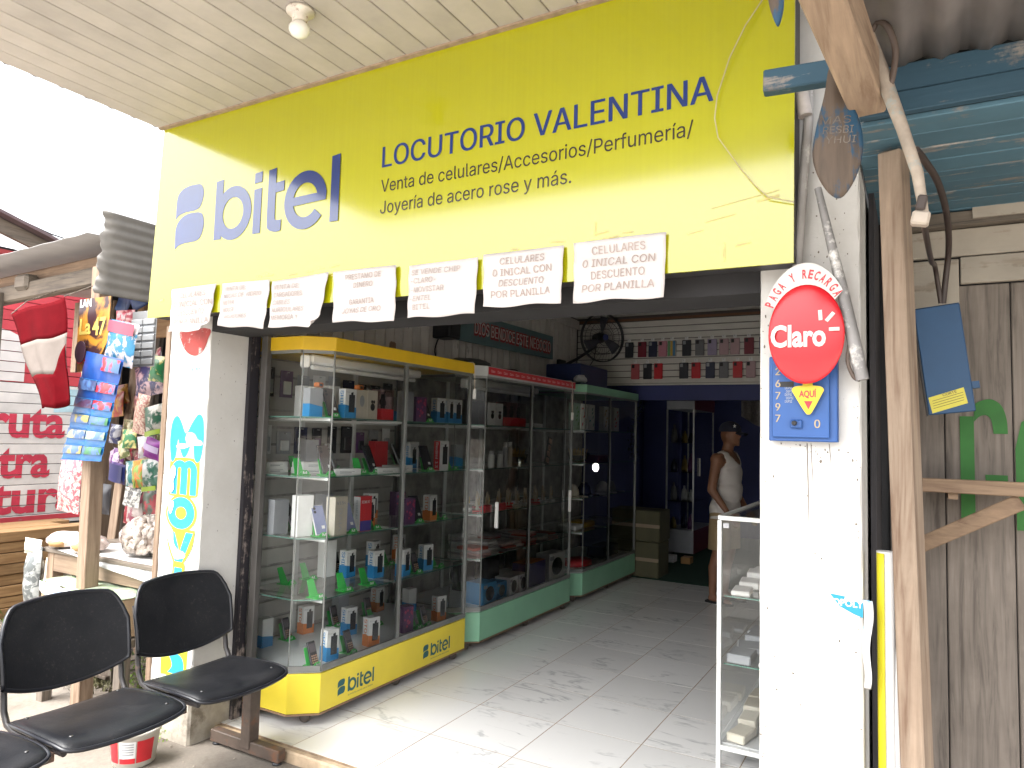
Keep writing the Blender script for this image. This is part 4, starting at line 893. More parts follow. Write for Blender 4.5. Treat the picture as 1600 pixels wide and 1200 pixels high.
# ================================================================== WAITING BENCH (black shell seats on a steel frame)
def shell(outline, fn, thick, rings=9):
    """filled outline with a dished surface: fn(u,v,r)->(point, normal offset dir). r runs 0 centre to 1 rim"""
    n = len(outline); cx = sum(p[0] for p in outline) / n; cy = sum(p[1] for p in outline) / n; mb = MB(); vs = []; fs = []
    for side in (0, 1):
        vs.append(fn(cx, cy, 0.0, side))
        for k in range(1, rings + 1):
            r = (k / rings) ** 0.8
            for (u, v) in outline: vs.append(fn(cx + (u - cx) * r, cy + (v - cy) * r, r, side))
    m = 1 + rings * n
    for side in (0, 1):
        o = side * m
        for i in range(n): fs.append((o, o + 1 + i, o + 1 + (i + 1) % n))
        for k in range(rings - 1):
            for i in range(n): fs.append((o + 1 + k * n + i, o + 1 + (k + 1) * n + i, o + 1 + (k + 1) * n + (i + 1) % n, o + 1 + k * n + (i + 1) % n))
    e = 1 + (rings - 1) * n
    for i in range(n): fs.append((e + i, m + e + i, m + e + (i + 1) % n, e + (i + 1) % n))
    mb.add(vs, fs, 0, True); return mb
def seat_mat():
    m, n, l, b = _nodes('black_seat_plastic'); mp, _ = coords(n, l)
    a = noise(n, l, mp.outputs[0], 5, 8, 0.7); s = noise(n, l, mp.outputs[0], 70, 6, 0.8); v = n.new('ShaderNodeTexVoronoi'); v.inputs['Scale'].default_value = 170; l.new(mp.outputs[0], v.inputs['Vector'])
    col = ramp(n, l, a.outputs['Fac'], [(0.35, (0.007, 0.0078, 0.010)), (0.7, (0.014, 0.0145, 0.017))]).outputs[0]
    k = ramp(n, l, s.outputs['Fac'], [(0.56, (0, 0, 0)), (0.70, (0.8, 0.8, 0.8))])
    g = n.new('ShaderNodeMath'); g.operation = 'MULTIPLY'; l.new(k.outputs[0], g.inputs[0]); l.new(ramp(n, l, a.outputs['Fac'], [(0.42, (0, 0, 0)), (0.62, (1, 1, 1))]).outputs[0], g.inputs[1])
    l.new(mixc(n, l, g.outputs[0], col, (0.075, 0.068, 0.06)), b.inputs['Base Color'])
    l.new(ramp(n, l, a.outputs['Fac'], [(0.3, (0.34, 0.34, 0.34)), (0.7, (0.55, 0.55, 0.55))]).outputs[0], b.inputs['Roughness'])
    b.inputs['Specular IOR Level'].default_value = 0.3; bump(n, l, v.outputs['Distance'], b, 0.25, 0.0012); return m
SEAT = seat_mat(); RIM = mat('black_rim', (0.014, 0.015, 0.02), 0.28, 0.1)
bench = thing('waiting_bench', 'row of black plastic waiting seats on a rusty steel frame before the shop', 'bench', (-2.95, 1.8, -0.058))
YC = [1.285, 1.842, 2.415]
TUBEM = mat('worn_black_tube', (0.03, 0.026, 0.026), 0.42, 0.3, 20, stain=(0.10, 0.06, 0.045), stain_at=0.58, stain_scale=14)
for yc in YC:
    # seat outline in (x, y): rear edge straight, front bowed
    o = smooth_poly([(-3.165, -.215), (-3.175, 0), (-3.165, .215), (-3.125, .245), (-2.95, .262), (-2.80, .262), (-2.735, .235), (-2.712, .12), (-2.708, 0), (-2.712, -.12), (-2.735, -.235), (-2.80, -.262), (-2.95, -.262), (-3.125, -.245)], 4)
    def sf(u, v, r, side, yc=yc):
        f = (u + 3.175) / 0.467; z = 0.412 - 0.020 * (1 - (v / .262) ** 2) * (1 - abs(f - .4)) + 0.012 * math.sin(f * 3.0) - 0.035 * max(0, f - .82) ** 1.2 * 3
        z -= 0.012 * max(0, r - .9) / .1 if side == 0 else 0
        return (u, yc + v, z - (0.018 if side else 0))
    s = obj('seat', shell(o, sf, .018), SEAT, bench)
    rim = [sf(u, v, 1.0, 0) for u, v in o]; rm = MB(); rm.tube([(p[0], p[1], p[2] - .004) for p in rim + rim[:2]], 0.0085, 8, cap=False); obj('seat_rim', rm, RIM, s)
    for (u, v) in ((-3.13, .19), (-3.13, -.19), (-2.80, .2), (-2.80, -.2)):
        p = sf(u, v, .8, 0); obj('screw', MB().lathe([(.008, 0.0), (.007, .003), (0, .004)], 10, 0, Matrix.Translation(p)), mat('dull_bolt', (0.12, 0.12, 0.12), 0.4, metal=0.7), s)
    # backrest: a sheet between a sagging lower edge and an arched upper edge
    def bk_pt(a, c, side, yc=yc):
        zb = .478 + .055 * abs(a) ** 2.2; zt = .845 - .028 * a * a - .115 * max(0.0, (abs(a) - .70) / .30) ** 2.4; z = zb + (zt - zb) * c; u = .268 * a * (1 - .02 * (1 - c))
        t = (z - .48) / .36; return (-3.165 - 0.085 * t - 0.035 * (1 - a * a) + 0.012 * math.sin(t * 3.14) - (0.014 if side else 0), yc + u, z)
    bm_ = MB(); bm_.grid(30, 12, lambda u, v: bk_pt(2 * u - 1, v, 0)); bm_.grid(30, 12, lambda u, v: bk_pt(2 * u - 1, v, 1))
    bk = obj('backrest', bm_, SEAT, bench)
    rim = [bk_pt(-1 + 2 * i / 30, 0, 0) for i in range(31)] + [bk_pt(1, i / 8, 0) for i in range(1, 9)] + [bk_pt(1 - 2 * i / 30, 1, 0) for i in range(1, 31)] + [bk_pt(-1, 1 - i / 8, 0) for i in range(1, 9)]; rm = MB(); rm.tube([(p[0] - .007, p[1], p[2]) for p in rim + rim[:1]], 0.0105, 8, cap=False); obj('backrest_rim', rm, RIM, bk)
    for sgn in (-1, 1):
        yy = yc + sgn * .245
        obj('side_tube', MB().tube([(-3.255, yy, .74), (-3.215, yy, .60), (-3.205, yy, .50), (-3.195, yy, .44), (-3.165, yy, .395), (-3.11, yy, .378), (-2.98, yy, .375), (-2.76, yy, .378)], .0125, 10), TUBEM, bench)
    obj('cross_plate', B(-2.83, -2.80, yc + .25, yc + .30, .345, .375), STEEL, bench)
obj('beam', B(-3.005, -2.945, 0.95, 2.72, .315, .362, c=.004), STEEL, bench)
obj('leg', B(-3.01, -2.945, 2.625, 2.69, -.02, .314, c=.004), STEEL, bench); obj('foot_bar', B(-3.245, -2.745, 2.632, 2.682, -.042, .018, c=.004), STEEL, bench)
obj('leg', B(-3.01, -2.945, 1.02, 1.085, -.02, .314, c=.004), STEEL, bench); obj('foot_bar', B(-3.245, -2.745, 1.027, 1.077, -.042, .018, c=.004), STEEL, bench)
for (x, y) in ((-3.215, 2.657), (-2.775, 2.657), (-3.215, 1.05), (-2.775, 1.05)):
    obj('foot_pad', MB().lathe([(.024, -.0575), (.024, -.050), (.012, -.045), (.010, -.030)], 14, 0, Matrix.Translation((x, y, 0))), BLACKP, bench)
# ---- white tub with red label under the seats
tub = thing('plastic_tub', 'white plastic tub with red printed label under the bench', 'tub', (-3.38, 2.30, -.058)); L = Matrix.Translation((-3.38, 2.30, -.0575))
obj('tub_body', MB().lathe([(.085, 0), (.095, .006), (.112, .15), (.118, .155), (.118, .168), (.110, .17), (.108, .16), (.09, .012), (0, .01)], 32, 0, L), mat('tub_white', (0.72, 0.68, 0.60), 0.4, 0.06), tub)
def tubp(a, v, d): r = .0955 + .0165 * v / .15 + .0008 + d; return (-3.38 + r * math.cos(a), 2.30 + r * math.sin(a), -.0575 + v)
for a0, a1, m, v0, v1 in ((-2.15, -1.35, RD_, .03, .135), (-1.25, -.55, W_, .03, .135), (-.5, .25, RD_, .03, .135), (-1.25, -.55, RD_, .03, .055)):
    obj('label_panel', MB().grid(10, 3, lambda u, v: tubp(a0 + (a1 - a0) * u, v0 + (v1 - v0) * v, .0006 if m is RD_ and v1 < .1 else 0)), m, tub)
mb = MB()
for k in range(5): mb.grid(6, 1, lambda u, v: tubp(-1.18 + .55 * u, .072 + k * .012 + .005 * v, .001))
q = obj('label_lines', mb, GY_, tub); q['kind'] = 'stuff'
# ================================================================== LETTERING ON THE LEFT PILLAR
CY = mat('cyan_paint', (0.012, 0.36, 0.62), 0.45, 0.08, 8, stain=(0.75, 0.76, 0.75), stain_at=0.64, stain_scale=9); LIME = mat('lime_outline', (0.62, 0.68, 0.02), 0.5, 0.08)
FPL = FY(2.5485)
wm = obj('painted_emblem', MB().prism(smooth_poly([(-3.585, 1.42), (-3.602, 1.52), (-3.590, 1.62), (-3.555, 1.655), (-3.52, 1.63), (-3.47, 1.56), (-3.425, 1.615), (-3.375, 1.665), (-3.335, 1.64), (-3.322, 1.54), (-3.335, 1.44), (-3.36, 1.405), (-3.39, 1.43), (-3.41, 1.52), (-3.45, 1.45), (-3.48, 1.43), (-3.51, 1.47), (-3.535, 1.53), (-3.545, 1.44), (-3.565, 1.405)], 4), .0004, .0012, FPL), CY, shop, 'cyan M shaped painted emblem')
obj('painted_cloud', MB().prism(smooth_poly([(-3.545, 1.49), (-3.52, 1.475), (-3.47, 1.48), (-3.41, 1.495), (-3.335, 1.50), (-3.335, 1.52), (-3.37, 1.53), (-3.40, 1.56), (-3.45, 1.565), (-3.47, 1.535), (-3.46, 1.505), (-3.50, 1.505)], 4), .0013, .0016, FPL), W_, shop)
def rr(x0, x1, z0, z1, r=.03): return smooth_poly([(x0, z0 + r), (x0, z1 - r), (x0 + r, z1), (x1 - r, z1), (x1, z1 - r), (x1, z0 + r), (x1 - r, z0), (x0 + r, z0)], 3)
def fat(name, polys, rings, m, d0):
    mb = MB(); d = d0
    for p in polys: mb.prism(p, d - .0002, d, FPL); d += .00025
    for (cx, cz, rx, rz, t, tx, a0, a1) in rings: ring(mb, FPL, cx, cz, rx, rz, t, d - .0002, d, a0, a1, 28, 0, tx); d += .00025
    return obj(name, mb, m, shop)
XC = -3.462
fat('letter_outline', [rr(XC - .128, XC + .118, 1.218, 1.425)], [], LIME, .0006)
fat('painted_letter', [[(XC - .112, 1.228), (XC - .058, 1.228), (XC - .058, 1.36), (XC - .112, 1.36)], [(XC - .030, 1.228), (XC + .026, 1.228), (XC + .026, 1.36), (XC - .030, 1.36)], [(XC + .052, 1.228), (XC + .104, 1.228), (XC + .104, 1.36), (XC + .052, 1.36)]], [(XC - .043, 1.352, .069, .062, .038, .052, 0, 180), (XC + .037, 1.352, .067, .062, .038, .050, 0, 180)], CY, .0012)
fat('letter_outline', [ell(XC - .008, 1.130, .128, .100, 36)], [], LIME, .0026)
fat('painted_letter', [], [(XC - .008, 1.130, .112, .086, .052, .066, 0, 360)], CY, .0032)
fat('letter_outline', [smooth_poly([(XC - .125, 1.045, 1), (XC + .115, 1.045, 1), (XC + .095, .95), (XC + .03, .862, 1), (XC - .045, .862, 1), (XC - .10, .95)], 4)], [], LIME, .0036)
fat('painted_letter', [[(XC - .110, 1.025), (XC - .050, 1.025), (XC - .005, .935), (XC - .010, .872), (XC - .035, .872)], [(XC + .045, 1.030), (XC + .104, 1.030), (XC + .028, .872), (XC - .022, .872)]], [], CY, .0044)
fat('letter_outline', [rr(XC - .05, XC + .045, .67, .862, .015)], [], LIME, .0030); fat('painted_letter', [[(XC - .034, .69), (XC + .030, .69), (XC + .030, .84), (XC - .034, .84)]], [], CY, .0050)
fat('letter_outline', [rr(XC - .105, XC + .105, .27, .655)], [], LIME, .0008)
fat('painted_letter', [smooth_poly([(XC - .06, .40, 1), (XC + .05, .385), (XC + .085, .34), (XC + .08, .285, 1), (XC - .045, .285, 1), (XC - .01, .33)], 4), rr(XC - .06, XC + .06, .43, .62, .04)], [], CY, .0014)
for i, pts in enumerate(([(-.118, 1.34), (-.10, 1.38), (-.075, 1.375), (-.07, 1.33), (-.085, 1.30), (-.075, 1.26), (-.10, 1.235), (-.118, 1.26)], [(-.118, 1.17), (-.10, 1.195), (-.07, 1.185), (-.072, 1.155), (-.09, 1.12), (-.105, 1.135)], [(-.118, 1.035), (-.065, 1.035), (-.05, .97), (-.01, .935), (.04, .925), (.05, .90), (.0, .885), (-.04, .89), (-.08, .95)])):
    obj('painted_cloud', MB().prism(smooth_poly([(XC + u, v) for u, v in pts], 4), .0060, .0063, FPL), W_, shop)
rdm = MB(); rdm.prism(smooth_poly([(-3.56, 2.13), (-3.55, 2.06), (-3.50, 2.005), (-3.43, 1.985), (-3.37, 2.01), (-3.335, 2.07), (-3.33, 2.13)], 5), .0004, .0010, FPL); obj('faded_red_disc', rdm, mat('faded_red', (0.45, 0.06, 0.05), 0.7, 0.25, 15, stain=(0.7, 0.66, 0.62), stain_at=0.55, stain_scale=14), shop)
tx = MB(); text(tx, 'Ok Wifi', FPL, -3.47, 1.90, .09, .022, .0008); obj('scribble', tx, BL_, shop)
# light timber strip beside the pillar
WOODL = wood('pale_timber', (0.29, 0.205, 0.14), (0.16, 0.10, 0.06), 'z'); WOODLX = wood('pale_timber_x', (0.28, 0.20, 0.135), (0.15, 0.095, 0.06), 'x')
OLD = wood('old_grey_timber', (0.20, 0.165, 0.13), (0.075, 0.06, 0.048), 'z'); OLDX = wood('old_grey_timber_x', (0.19, 0.155, 0.12), (0.06, 0.05, 0.04), 'x'); OLDY = wood('old_grey_timber_y', (0.19, 0.15, 0.115), (0.075, 0.058, 0.045), 'y')
tag(obj('timber_strip', B(-3.695, -3.655, 2.548, 2.60, -.06, 2.16, c=.003), WOODL), 'narrow pale upright timber against the left edge of the lettered pillar', 'timber')
# ================================================================== MARKET STALL BESIDE THE SHOP
stall = thing('market_stall', 'timber market stall with hanging packets left of the shop', 'stall', (-4.5, 3.1, -.066))
def lean(p, q, w, h, m, name='post', par=stall, c=.004): return obj(name, bar(p, q, w, h, (0, 1, 0), c), m, par)
lean((-4.185, 2.50, -.066), (-4.30, 2.52, 2.55), .085, .085, WOODL)
lean((-5.6, 2.55, -.066), (-5.62, 2.55, 2.5), .08, .08, OLD); lean((-3.80, 3.75, -.066), (-3.82, 3.75, 2.5), .08, .08, OLD); lean((-5.4, 3.8, -.066), (-5.42, 3.8, 2.5), .08, .08, OLD)
lean((-5.02, 3.08, 0.0), (-4.86, 3.16, 2.3), .09, .03, WOODL, 'brace'); lean((-4.98, 3.24, 0.0), (-4.84, 3.30, 2.4), .06, .03, OLD, 'brace')
obj('front_beam', bar((-6.4, 2.62, 2.455), (-4.18, 2.62, 2.545), .07, .12, (0, 0, 1), .012), wood('dark_old_beam', (0.14, 0.11, 0.08), (0.04, 0.03, 0.025), 'x'), stall); obj('upper_beam', bar((-6.4, 2.70, 2.57), (-4.18, 2.70, 2.65), .07, .11, (0, 0, 1), .012), wood('brown_timber_x', (0.33, 0.22, 0.14), (0.14, 0.08, 0.05), 'x'), stall)
obj('beam_block', B(-5.42, -5.26, 2.56, 2.66, 2.50, 2.61, c=.02), OLDX, stall)
rf = MB(); rf.grid(60, 4, lambda u, v: (-6.6 + 2.28 * u, 2.42 + 1.6 * v, 2.655 + .085 * u + .11 * v + .002 * math.sin(u * 58))); obj('roof_sheet', rf, mat('stall_roof', (0.34, 0.33, 0.325), 0.5, 0.10, 5, metal=.2), stall, solid=.004)
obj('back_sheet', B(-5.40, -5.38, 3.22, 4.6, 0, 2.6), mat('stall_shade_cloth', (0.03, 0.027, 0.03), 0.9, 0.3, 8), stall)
yy = 3.24
for i, w in enumerate((.10, .14, .09, .16, .12, .15, .12, .14)): obj('back_plank', B(-5.375, -5.35, yy, yy + w, 0, 2.55, c=.002), WOODL if i % 3 == 0 else OLD, stall); yy += w + (.07 if i in (0, 2) else .02)
obj('side_board', B(-4.95, -4.80, 2.80, 2.82, 1.62, 2.44, c=.002), wood('chipboard', (0.44, 0.34, 0.23), (0.27, 0.19, 0.11), 'x', gscale=3), stall, 'rough chipboard piece beside the flag')
obj('side_board', B(-5.12, -4.96, 2.82, 2.84, 1.95, 2.44, c=.002), WOODL, stall)
obj('shelf_board', B(-4.60, -3.72, 3.0, 3.03, 2.19, 2.32, c=.003), wood('orange_plank_x', (0.42, 0.25, 0.12), (0.28, 0.14, 0.06), 'x'), stall); obj('shelf_board', B(-4.2, -3.72, 3.0, 3.02, 2.40, 2.47, c=.003), WOODLX, stall); obj('shelf_upright', B(-4.62, -4.55, 2.96, 3.0, 2.0, 2.5, c=.003), wood('orange_plank', (0.42, 0.25, 0.12), (0.28, 0.14, 0.06), 'z'), stall)
obj('blue_tarp', MB().grid(12, 8, lambda u, v: (-4.62 + .5 * u, 2.80 + .03 * math.sin(u * 9 + v * 4), 2.36 + .30 * v - .03 * math.sin(u * 14))), mat('blue_tarp', (0.012, 0.04, 0.14), 0.5, 0.2), stall, solid=.002)
# corrugated sheet hung beside the sign
cs = MB(); NV = 84
def corr(u, v):
    y = 2.395 + .03 * v + 1.0 * u - (.010 * math.sin(v * 21) + .005 * math.sin(v * 47)) * (1 - u) ** 6 - (0.11 * max(0, .28 - v) / .28 if False else 0); z = 2.36 + .50 * v
    y += 0.0
    return (-4.16 + .0022 * math.sin(v * .50 * 2 * math.pi / .060), y, z + .0 * u)
cs.grid(12, NV, corr)
tag(obj('corrugated_sheet', cs, mat('grey_corrugated', (0.25, 0.24, 0.225), 0.55, 0.14, 4, metal=.2, stretch=(1, 2, 1)), solid=.003), 'grey corrugated metal sheet hung beside the left end of the sign', 'metal sheet')
# ---- flag
fg = thing('flag', 'red and white striped cloth flag hanging from the stall beam', 'flag', (-4.55, 2.30, 1.7))
def flag(u, v):
    tl, tr, bl, br = Vector((-4.86, 2.30, 2.26)), Vector((-4.29, 2.30, 2.33)), Vector((-4.48, 2.30, 1.68)), Vector((-4.18, 2.30, 1.72))
    p = tl * (1 - u) * (1 - v) + tr * u * (1 - v) + bl * (1 - u) * v + br * u * v
    p.y += .014 * math.sin(u * 7 + v * 2) * (.3 + v) + .01 * math.sin(u * 15 - v * 6) * v; p.z += .012 * math.sin(u * 6) - .02 * v * math.sin(u * 3.1); p.x += .012 * math.sin(v * 9); return p
FLR = mat('shaded_flag_red', (0.10, 0.003, 0.006), 1.0, 0.12, 10, spec=.05, bmp=.3, bscale=300); FLW = mat('shaded_flag_white', (0.20, 0.172, 0.155), 1.0, 0.08, 10, spec=.05, bmp=.3, bscale=300)  # cloth colours darkened: the flag's partial shade is put into them
for nm, a, b, m in (('upper_stripe', 0, .34, FLR), ('middle_stripe', .34, .68, FLW), ('lower_stripe', .68, 1, FLR)): obj(nm, MB().grid(18, 8, lambda u, v: flag(u, a + (b - a) * v)), m, fg, solid=.001)
fold = MB().grid(8, 10, lambda u, v: flag(.72 + .28 * u, .45 + .55 * v) + Vector((0.01, -.03 * (1 - u) - .01, .0)) if v > (1 - u) * .5 else flag(.72 + .28 * u, .45 + .55 * max(v, (1 - u) * .5)) + Vector((.01, -.03 * (1 - u) - .01, 0))); obj('folded_corner', fold, FLR, fg, solid=.001)
obj('cord', MB().tube([(-4.86, 2.30, 2.26), (-4.90, 2.4, 2.36), (-4.93, 2.6, 2.47)], .003, 5), OLD, fg); obj('cord', MB().tube([(-4.29, 2.30, 2.33), (-4.27, 2.45, 2.42), (-4.27, 2.6, 2.48)], .003, 5), OLD, fg)
# ---- hanging goods
def pillow(w, h, t, seed, crimp=.10):
    r = random.Random(seed); ph = r.uniform(0, 6)
    def f(side):
        def g(u, v):
            e = min(1, max(0, (v - crimp * .6) / .25)) * min(1, max(0, (1 - crimp * .6 - v) / .25)); prof = math.sin(math.pi * u) ** .5 * (e ** .6 if e > 0 else 0)
            wr = .12 * math.sin(u * 13 + v * 9 + ph) * math.sin(v * 11 + ph)
            return ((u - .5) * w * (1 - .06 * math.sin(math.pi * v)), side * (t / 2 * prof * (1 + wr)) + .0006 * side, (v - .5) * h)
        return g
    mb = MB(); mb.grid(10, 12, f(-1)); mb.grid(10, 12, f(1)); return mb
def xf(mb, M, a=0):
    mb.v = [tuple(M @ Vector(p)) for p in mb.v]; return mb
def foil(name, c, c2, s=16):
    if name in MATS: return MATS[name]
    m, n, l, b = _nodes(name); mp, _ = coords(n, l); t = noise(n, l, mp.outputs[0], s, 4, .6, .5); l.new(ramp(n, l, t.outputs['Fac'], [(.38, c), (.47, mul(c, .8)), (.54, c2), (.66, mul(c2, 1.2))]).outputs[0], b.inputs['Base Color']); b.inputs['Roughness'].default_value = .3; MATS[name] = m; return m
def packet(name, label, cat, c, w, h, t, m, band=None, rot=(0, 0, 0), seed=1, group=None):
    o = thing(name, label, cat, c, group); M = Matrix.Translation(c) @ Euler(rot).to_matrix().to_4x4()
    obj('pouch', xf(pillow(w, h, t, seed), M), m, o)
    if band:
        z0, z1, bm_ = band; p = MB(); p.grid(8, 2, lambda u, v: M @ Vector(((u - .5) * w * .86, -t * .5 * math.sin(math.pi * (.1 + .8 * u)) ** .5 - .004, h * (z0 + (z1 - z0) * v - .5)))); obj('printed_band', p, bm_, o)
    obj('hanger', MB().tube([M @ Vector((0, 0, h * .48)), M @ Vector((0, .0, h * .5 + .05))], .0015, 4), DARK, o); return o
# blue double strip of drink sachets
strip = thing('sachet_strip', 'hanging blue double strip of drink powder packets on the stall post', 'packets', (-4.08, 2.40, 1.4))
tints = [(prn('dusk', (0.05, 0.07, 0.20)), RD_), (prn('dusk', (0.05, 0.07, 0.20)), RD_), (prn('plum', (0.12, 0.06, 0.13)), RD_), (prn('straw', (0.50, 0.42, 0.12)), prn('jungle', (0.05, 0.22, 0.08))), (prn('sand', (0.52, 0.48, 0.30)), prn('mintp', (0.35, 0.48, 0.32))), (prn('straw', (0.50, 0.42, 0.12)), prn('jungle', (0.05, 0.22, 0.08)))]
SB = mat('sachet_blue', (0.010, 0.12, 0.34), 0.3, 0.12, 20); SB2 = mat('sachet_navy', (0.012, 0.06, 0.26), 0.3, 0.12, 20)
tlv, trv, blv, brv = Vector((-4.20, 2.40, 2.02)), Vector((-3.80, 2.38, 1.955)), Vector((-4.37, 2.42, 1.39)), Vector((-3.94, 2.40, 1.395))
rowv = [0, .24, .42, .57, .71, .86, 1.0]; sid = 0
for rI in range(6):
    for cI in range(2):
        def q(u, v, cI=cI, rI=rI):
            U = cI * .5 + u * .5; V = rowv[rI] + (rowv[rI + 1] - rowv[rI]) * v * 1.06; p = tlv * (1 - U) * (1 - V) + trv * U * (1 - V) + blv * (1 - U) * V + brv * U * V; return p
        sid += 1; n_ = Vector((0.05, -1, 0))
        k = MB().grid(8, 6, lambda u, v: q(u, v) + n_ * (.012 * math.sin(math.pi * u) * math.sin(math.pi * min(1, v * 1.0)) + .004 * rI + .006 * v + .0018 * math.sin(u * 20 + v * 11 + sid) + (.004 if cI else 0)))
        s = obj('sachet', k, SB if rI > 1 else SB2, strip)
        if (rI, cI) != (0, 0): obj('print', MB().grid(6, 3, lambda u, v: q(.04 + .92 * u, .06 + .50 * v) + n_ * (.013 * math.sin(math.pi * (.04 + .92 * u)) * math.sin(math.pi * (.06 + .5 * v)) + .004 * rI + .0115 + (.004 if cI else 0))), foil('sachet_print_%d%d' % (rI, cI), tuple(k_ * .8 for k_ in tuple(tints[rI][cI].node_tree.nodes['Color Ramp'].color_ramp.elements[0].color)[:3]), (0.05, 0.10, 0.22), 12), s)
        obj('fold', MB().tube([q(.02 + .96 * a, .97) + n_ * (.012 + .004 * rI) for a in (0, .25, .5, .75, 1)], .003, 5), SB, s)
packet('drink_pack', 'pink and blue drink pack hanging above the blue packets', 'packet', (-3.94, 2.44, 2.06), .29, .25, .05, foil('pinkblue', (0.02, 0.15, 0.28), (0.40, 0.36, 0.37)), (.72, .98, prn('pinkp', (0.40, 0.06, 0.10))), (0, .18, 0), 3)
bl = thing('blister_card', 'silver blister cards of tablets hanging under the sign corner', 'card', (-3.95, 2.58, 1.95)); obj('card', B(-4.065, -3.835, 2.578, 2.582, 1.94, 2.27), mat('silver_foil', (0.45, 0.46, 0.47), 0.35, 0.1, metal=.5), bl)
for i in range(6):
    for j in range(2): obj('blister', B(-4.058 + j * .113, -4.058 + j * .113 + .104, 2.566, 2.577, 1.95 + i * .047, 1.95 + i * .047 + .036, c=.004), mat('blister_white', (0.36, 0.37, 0.38), .3), bl); obj('dark_line', B(-4.058 + j * .113, -4.058 + j * .113 + .104, 2.574, 2.577, 1.9395 + i * .047, 1.948 + i * .047), GY_, bl)
po = thing('poster', 'orange and yellow printed poster hanging beside the flag', 'poster', (-4.20, 2.43, 1.94)); FPo = lambda u, v, d: (-4.2065 + (u + 4.78) * .88, 2.43 - d, 2.119 + (v - 2.19) * .88)
obj('sheet', MB().prism([(-4.955, 2.44), (-4.60, 2.44), (-4.60, 2.15), (-4.73, 1.96), (-4.95, 1.94)], 0, .002, FPo), foil('posterfoil', (0.04, 0.016, 0.02), (0.34, 0.15, 0.02), 5), po)
tx = MB(); text(tx, 'La', FPo, -4.93, 2.20, .13, .10, .004, .03); text(tx, '47', FPo, -4.78, 2.19, .15, .11, .004, .03); obj('lettering', tx, prn('goldl', (0.55, 0.42, 0.10)), po)
tx = MB(); text(tx, 'LAN', FPo, -4.94, 2.385, .13, .05, .004, .03); obj('top_lettering', tx, W_, po)
tx = MB(); text(tx, 'CAN', FPo, -4.94, 2.0, .17, .06, .004, .03); obj('lower_lettering', tx, RD_, po)
rt = MB(); rt.prism(ell(-4.29, 2.02, .055, .065, 24), 0, .004, FY(2.415)); tag(obj('round_tag', rt, prn('darkplum', (0.06, 0.03, 0.05))), 'round dark tag hanging beneath the orange poster', 'tag')
packet('clear_wrap', 'crumpled clear plastic bag hanging behind the blue packets', 'plastic bag', (-4.72, 2.84, 2.10), .26, .30, .09, foil('cellophane', (0.42, 0.43, 0.47), (0.10, 0.12, 0.22), 22), None, (0, .1, 0), 5)
packet('stocking_bag', 'long clear bag of striped sweets hanging left of the stall post', 'sweets bag', (-4.56, 2.56, 1.22), .24, .34, .07, foil('sweets', (0.50, 0.42, 0.38), (0.30, 0.06, 0.08), 40), None, (0, .05, 0), 6)
hg = [('snack_bag', 'clear bag of mixed sweets beside a green snack bag', (-4.38, 2.88, 1.67), .14, .26, .05, foil('mixed_sweets', (0.48, 0.36, 0.28), (0.25, 0.10, 0.08), 60), None),
 ('snack_bag', 'dark green snack bag with light window, upper one by the pillar', (-4.17, 2.83, 1.63), .17, .19, .05, foil('greensn', (0.03, 0.10, 0.06), (0.40, 0.38, 0.34), 14), (0, .16, prn('lime', (0.30, 0.42, 0.04)))),
 ('snack_bag', 'bright purple snack bag below the green one', (-4.16, 2.83, 1.45), .18, .13, .05, prn('purplebag', (0.22, 0.02, 0.25)), (.4, .7, prn('lilac', (0.5, 0.4, 0.6)))),
 ('snack_bag', 'dark green snack bag with lime foot, lower one by the pillar', (-4.17, 2.83, 1.29), .17, .20, .05, foil('greensn2', (0.03, 0.12, 0.08), (0.42, 0.44, 0.42), 14), (0, .14, prn('lime', (0.30, 0.42, 0.04)))),
 ('snack_bag', 'orange and green snack bag left of the lower green bag', (-4.44, 2.93, 1.28), .17, .18, .05, foil('orangesn', (0.55, 0.16, 0.03), (0.16, 0.25, 0.05), 18), None),
 ('wafer_pack', 'tilted navy and red wafer pack beside the stall post', (-4.30, 2.70, 1.30), .25, .12, .05, foil('navyred', (0.03, 0.04, 0.16), (0.10, 0.08, 0.22), 10), (.05, .95, prn('navyd', (0.03, 0.035, 0.15)))),
 ('price_card', 'small white card hanging low in the stall', (-4.42, 2.88, 1.13), .13, .12, .012, foil('cardprint', (0.62, 0.62, 0.58), (0.12, 0.12, 0.12), 26), None),
 ('snack_bag', 'red and dark snack bag above the big bag of puffed corn', (-4.31, 2.93, 1.11), .17, .18, .05, foil('redsn', (0.30, 0.03, 0.04), (0.06, 0.08, 0.06), 18), None),
 ('toy_bag', 'dark navy bag of toys under the blister cards', (-4.46, 2.98, 1.90), .32, .21, .06, foil('toys', (0.03, 0.03, 0.09), (0.30, 0.20, 0.22), 20), None),
 ('toy_bag', 'brown and red mixed bag behind the blue packets', (-4.66, 3.06, 1.75), .22, .17, .06, foil('toys2', (0.30, 0.16, 0.10), (0.18, 0.03, 0.05), 26), None),
 ('toy_bag', 'black pouch hanging low behind the stall post', (-4.72, 2.88, 1.10), .12, .20, .05, prn('blackp', (0.02, 0.02, 0.025)), None),
 ('snack_bag', 'small red packet on the shelf board above the drink pack', (-4.46, 2.78, 2.29), .15, .10, .03, foil('redpk', (0.45, 0.04, 0.07), (0.6, 0.3, 0.3), 20), None),
 ('toy_bag', 'pale netted bag between the toys and the sweets', (-4.26, 2.98, 1.80), .14, .20, .05, foil('net', (0.40, 0.34, 0.28), (0.18, 0.12, 0.16), 50), None),
 ('snack_bag', 'silver snack bag between the purple and the orange bag', (-4.40, 2.95, 1.46), .15, .14, .05, foil('silversn', (0.45, 0.45, 0.46), (0.22, 0.08, 0.09), 12), None)]
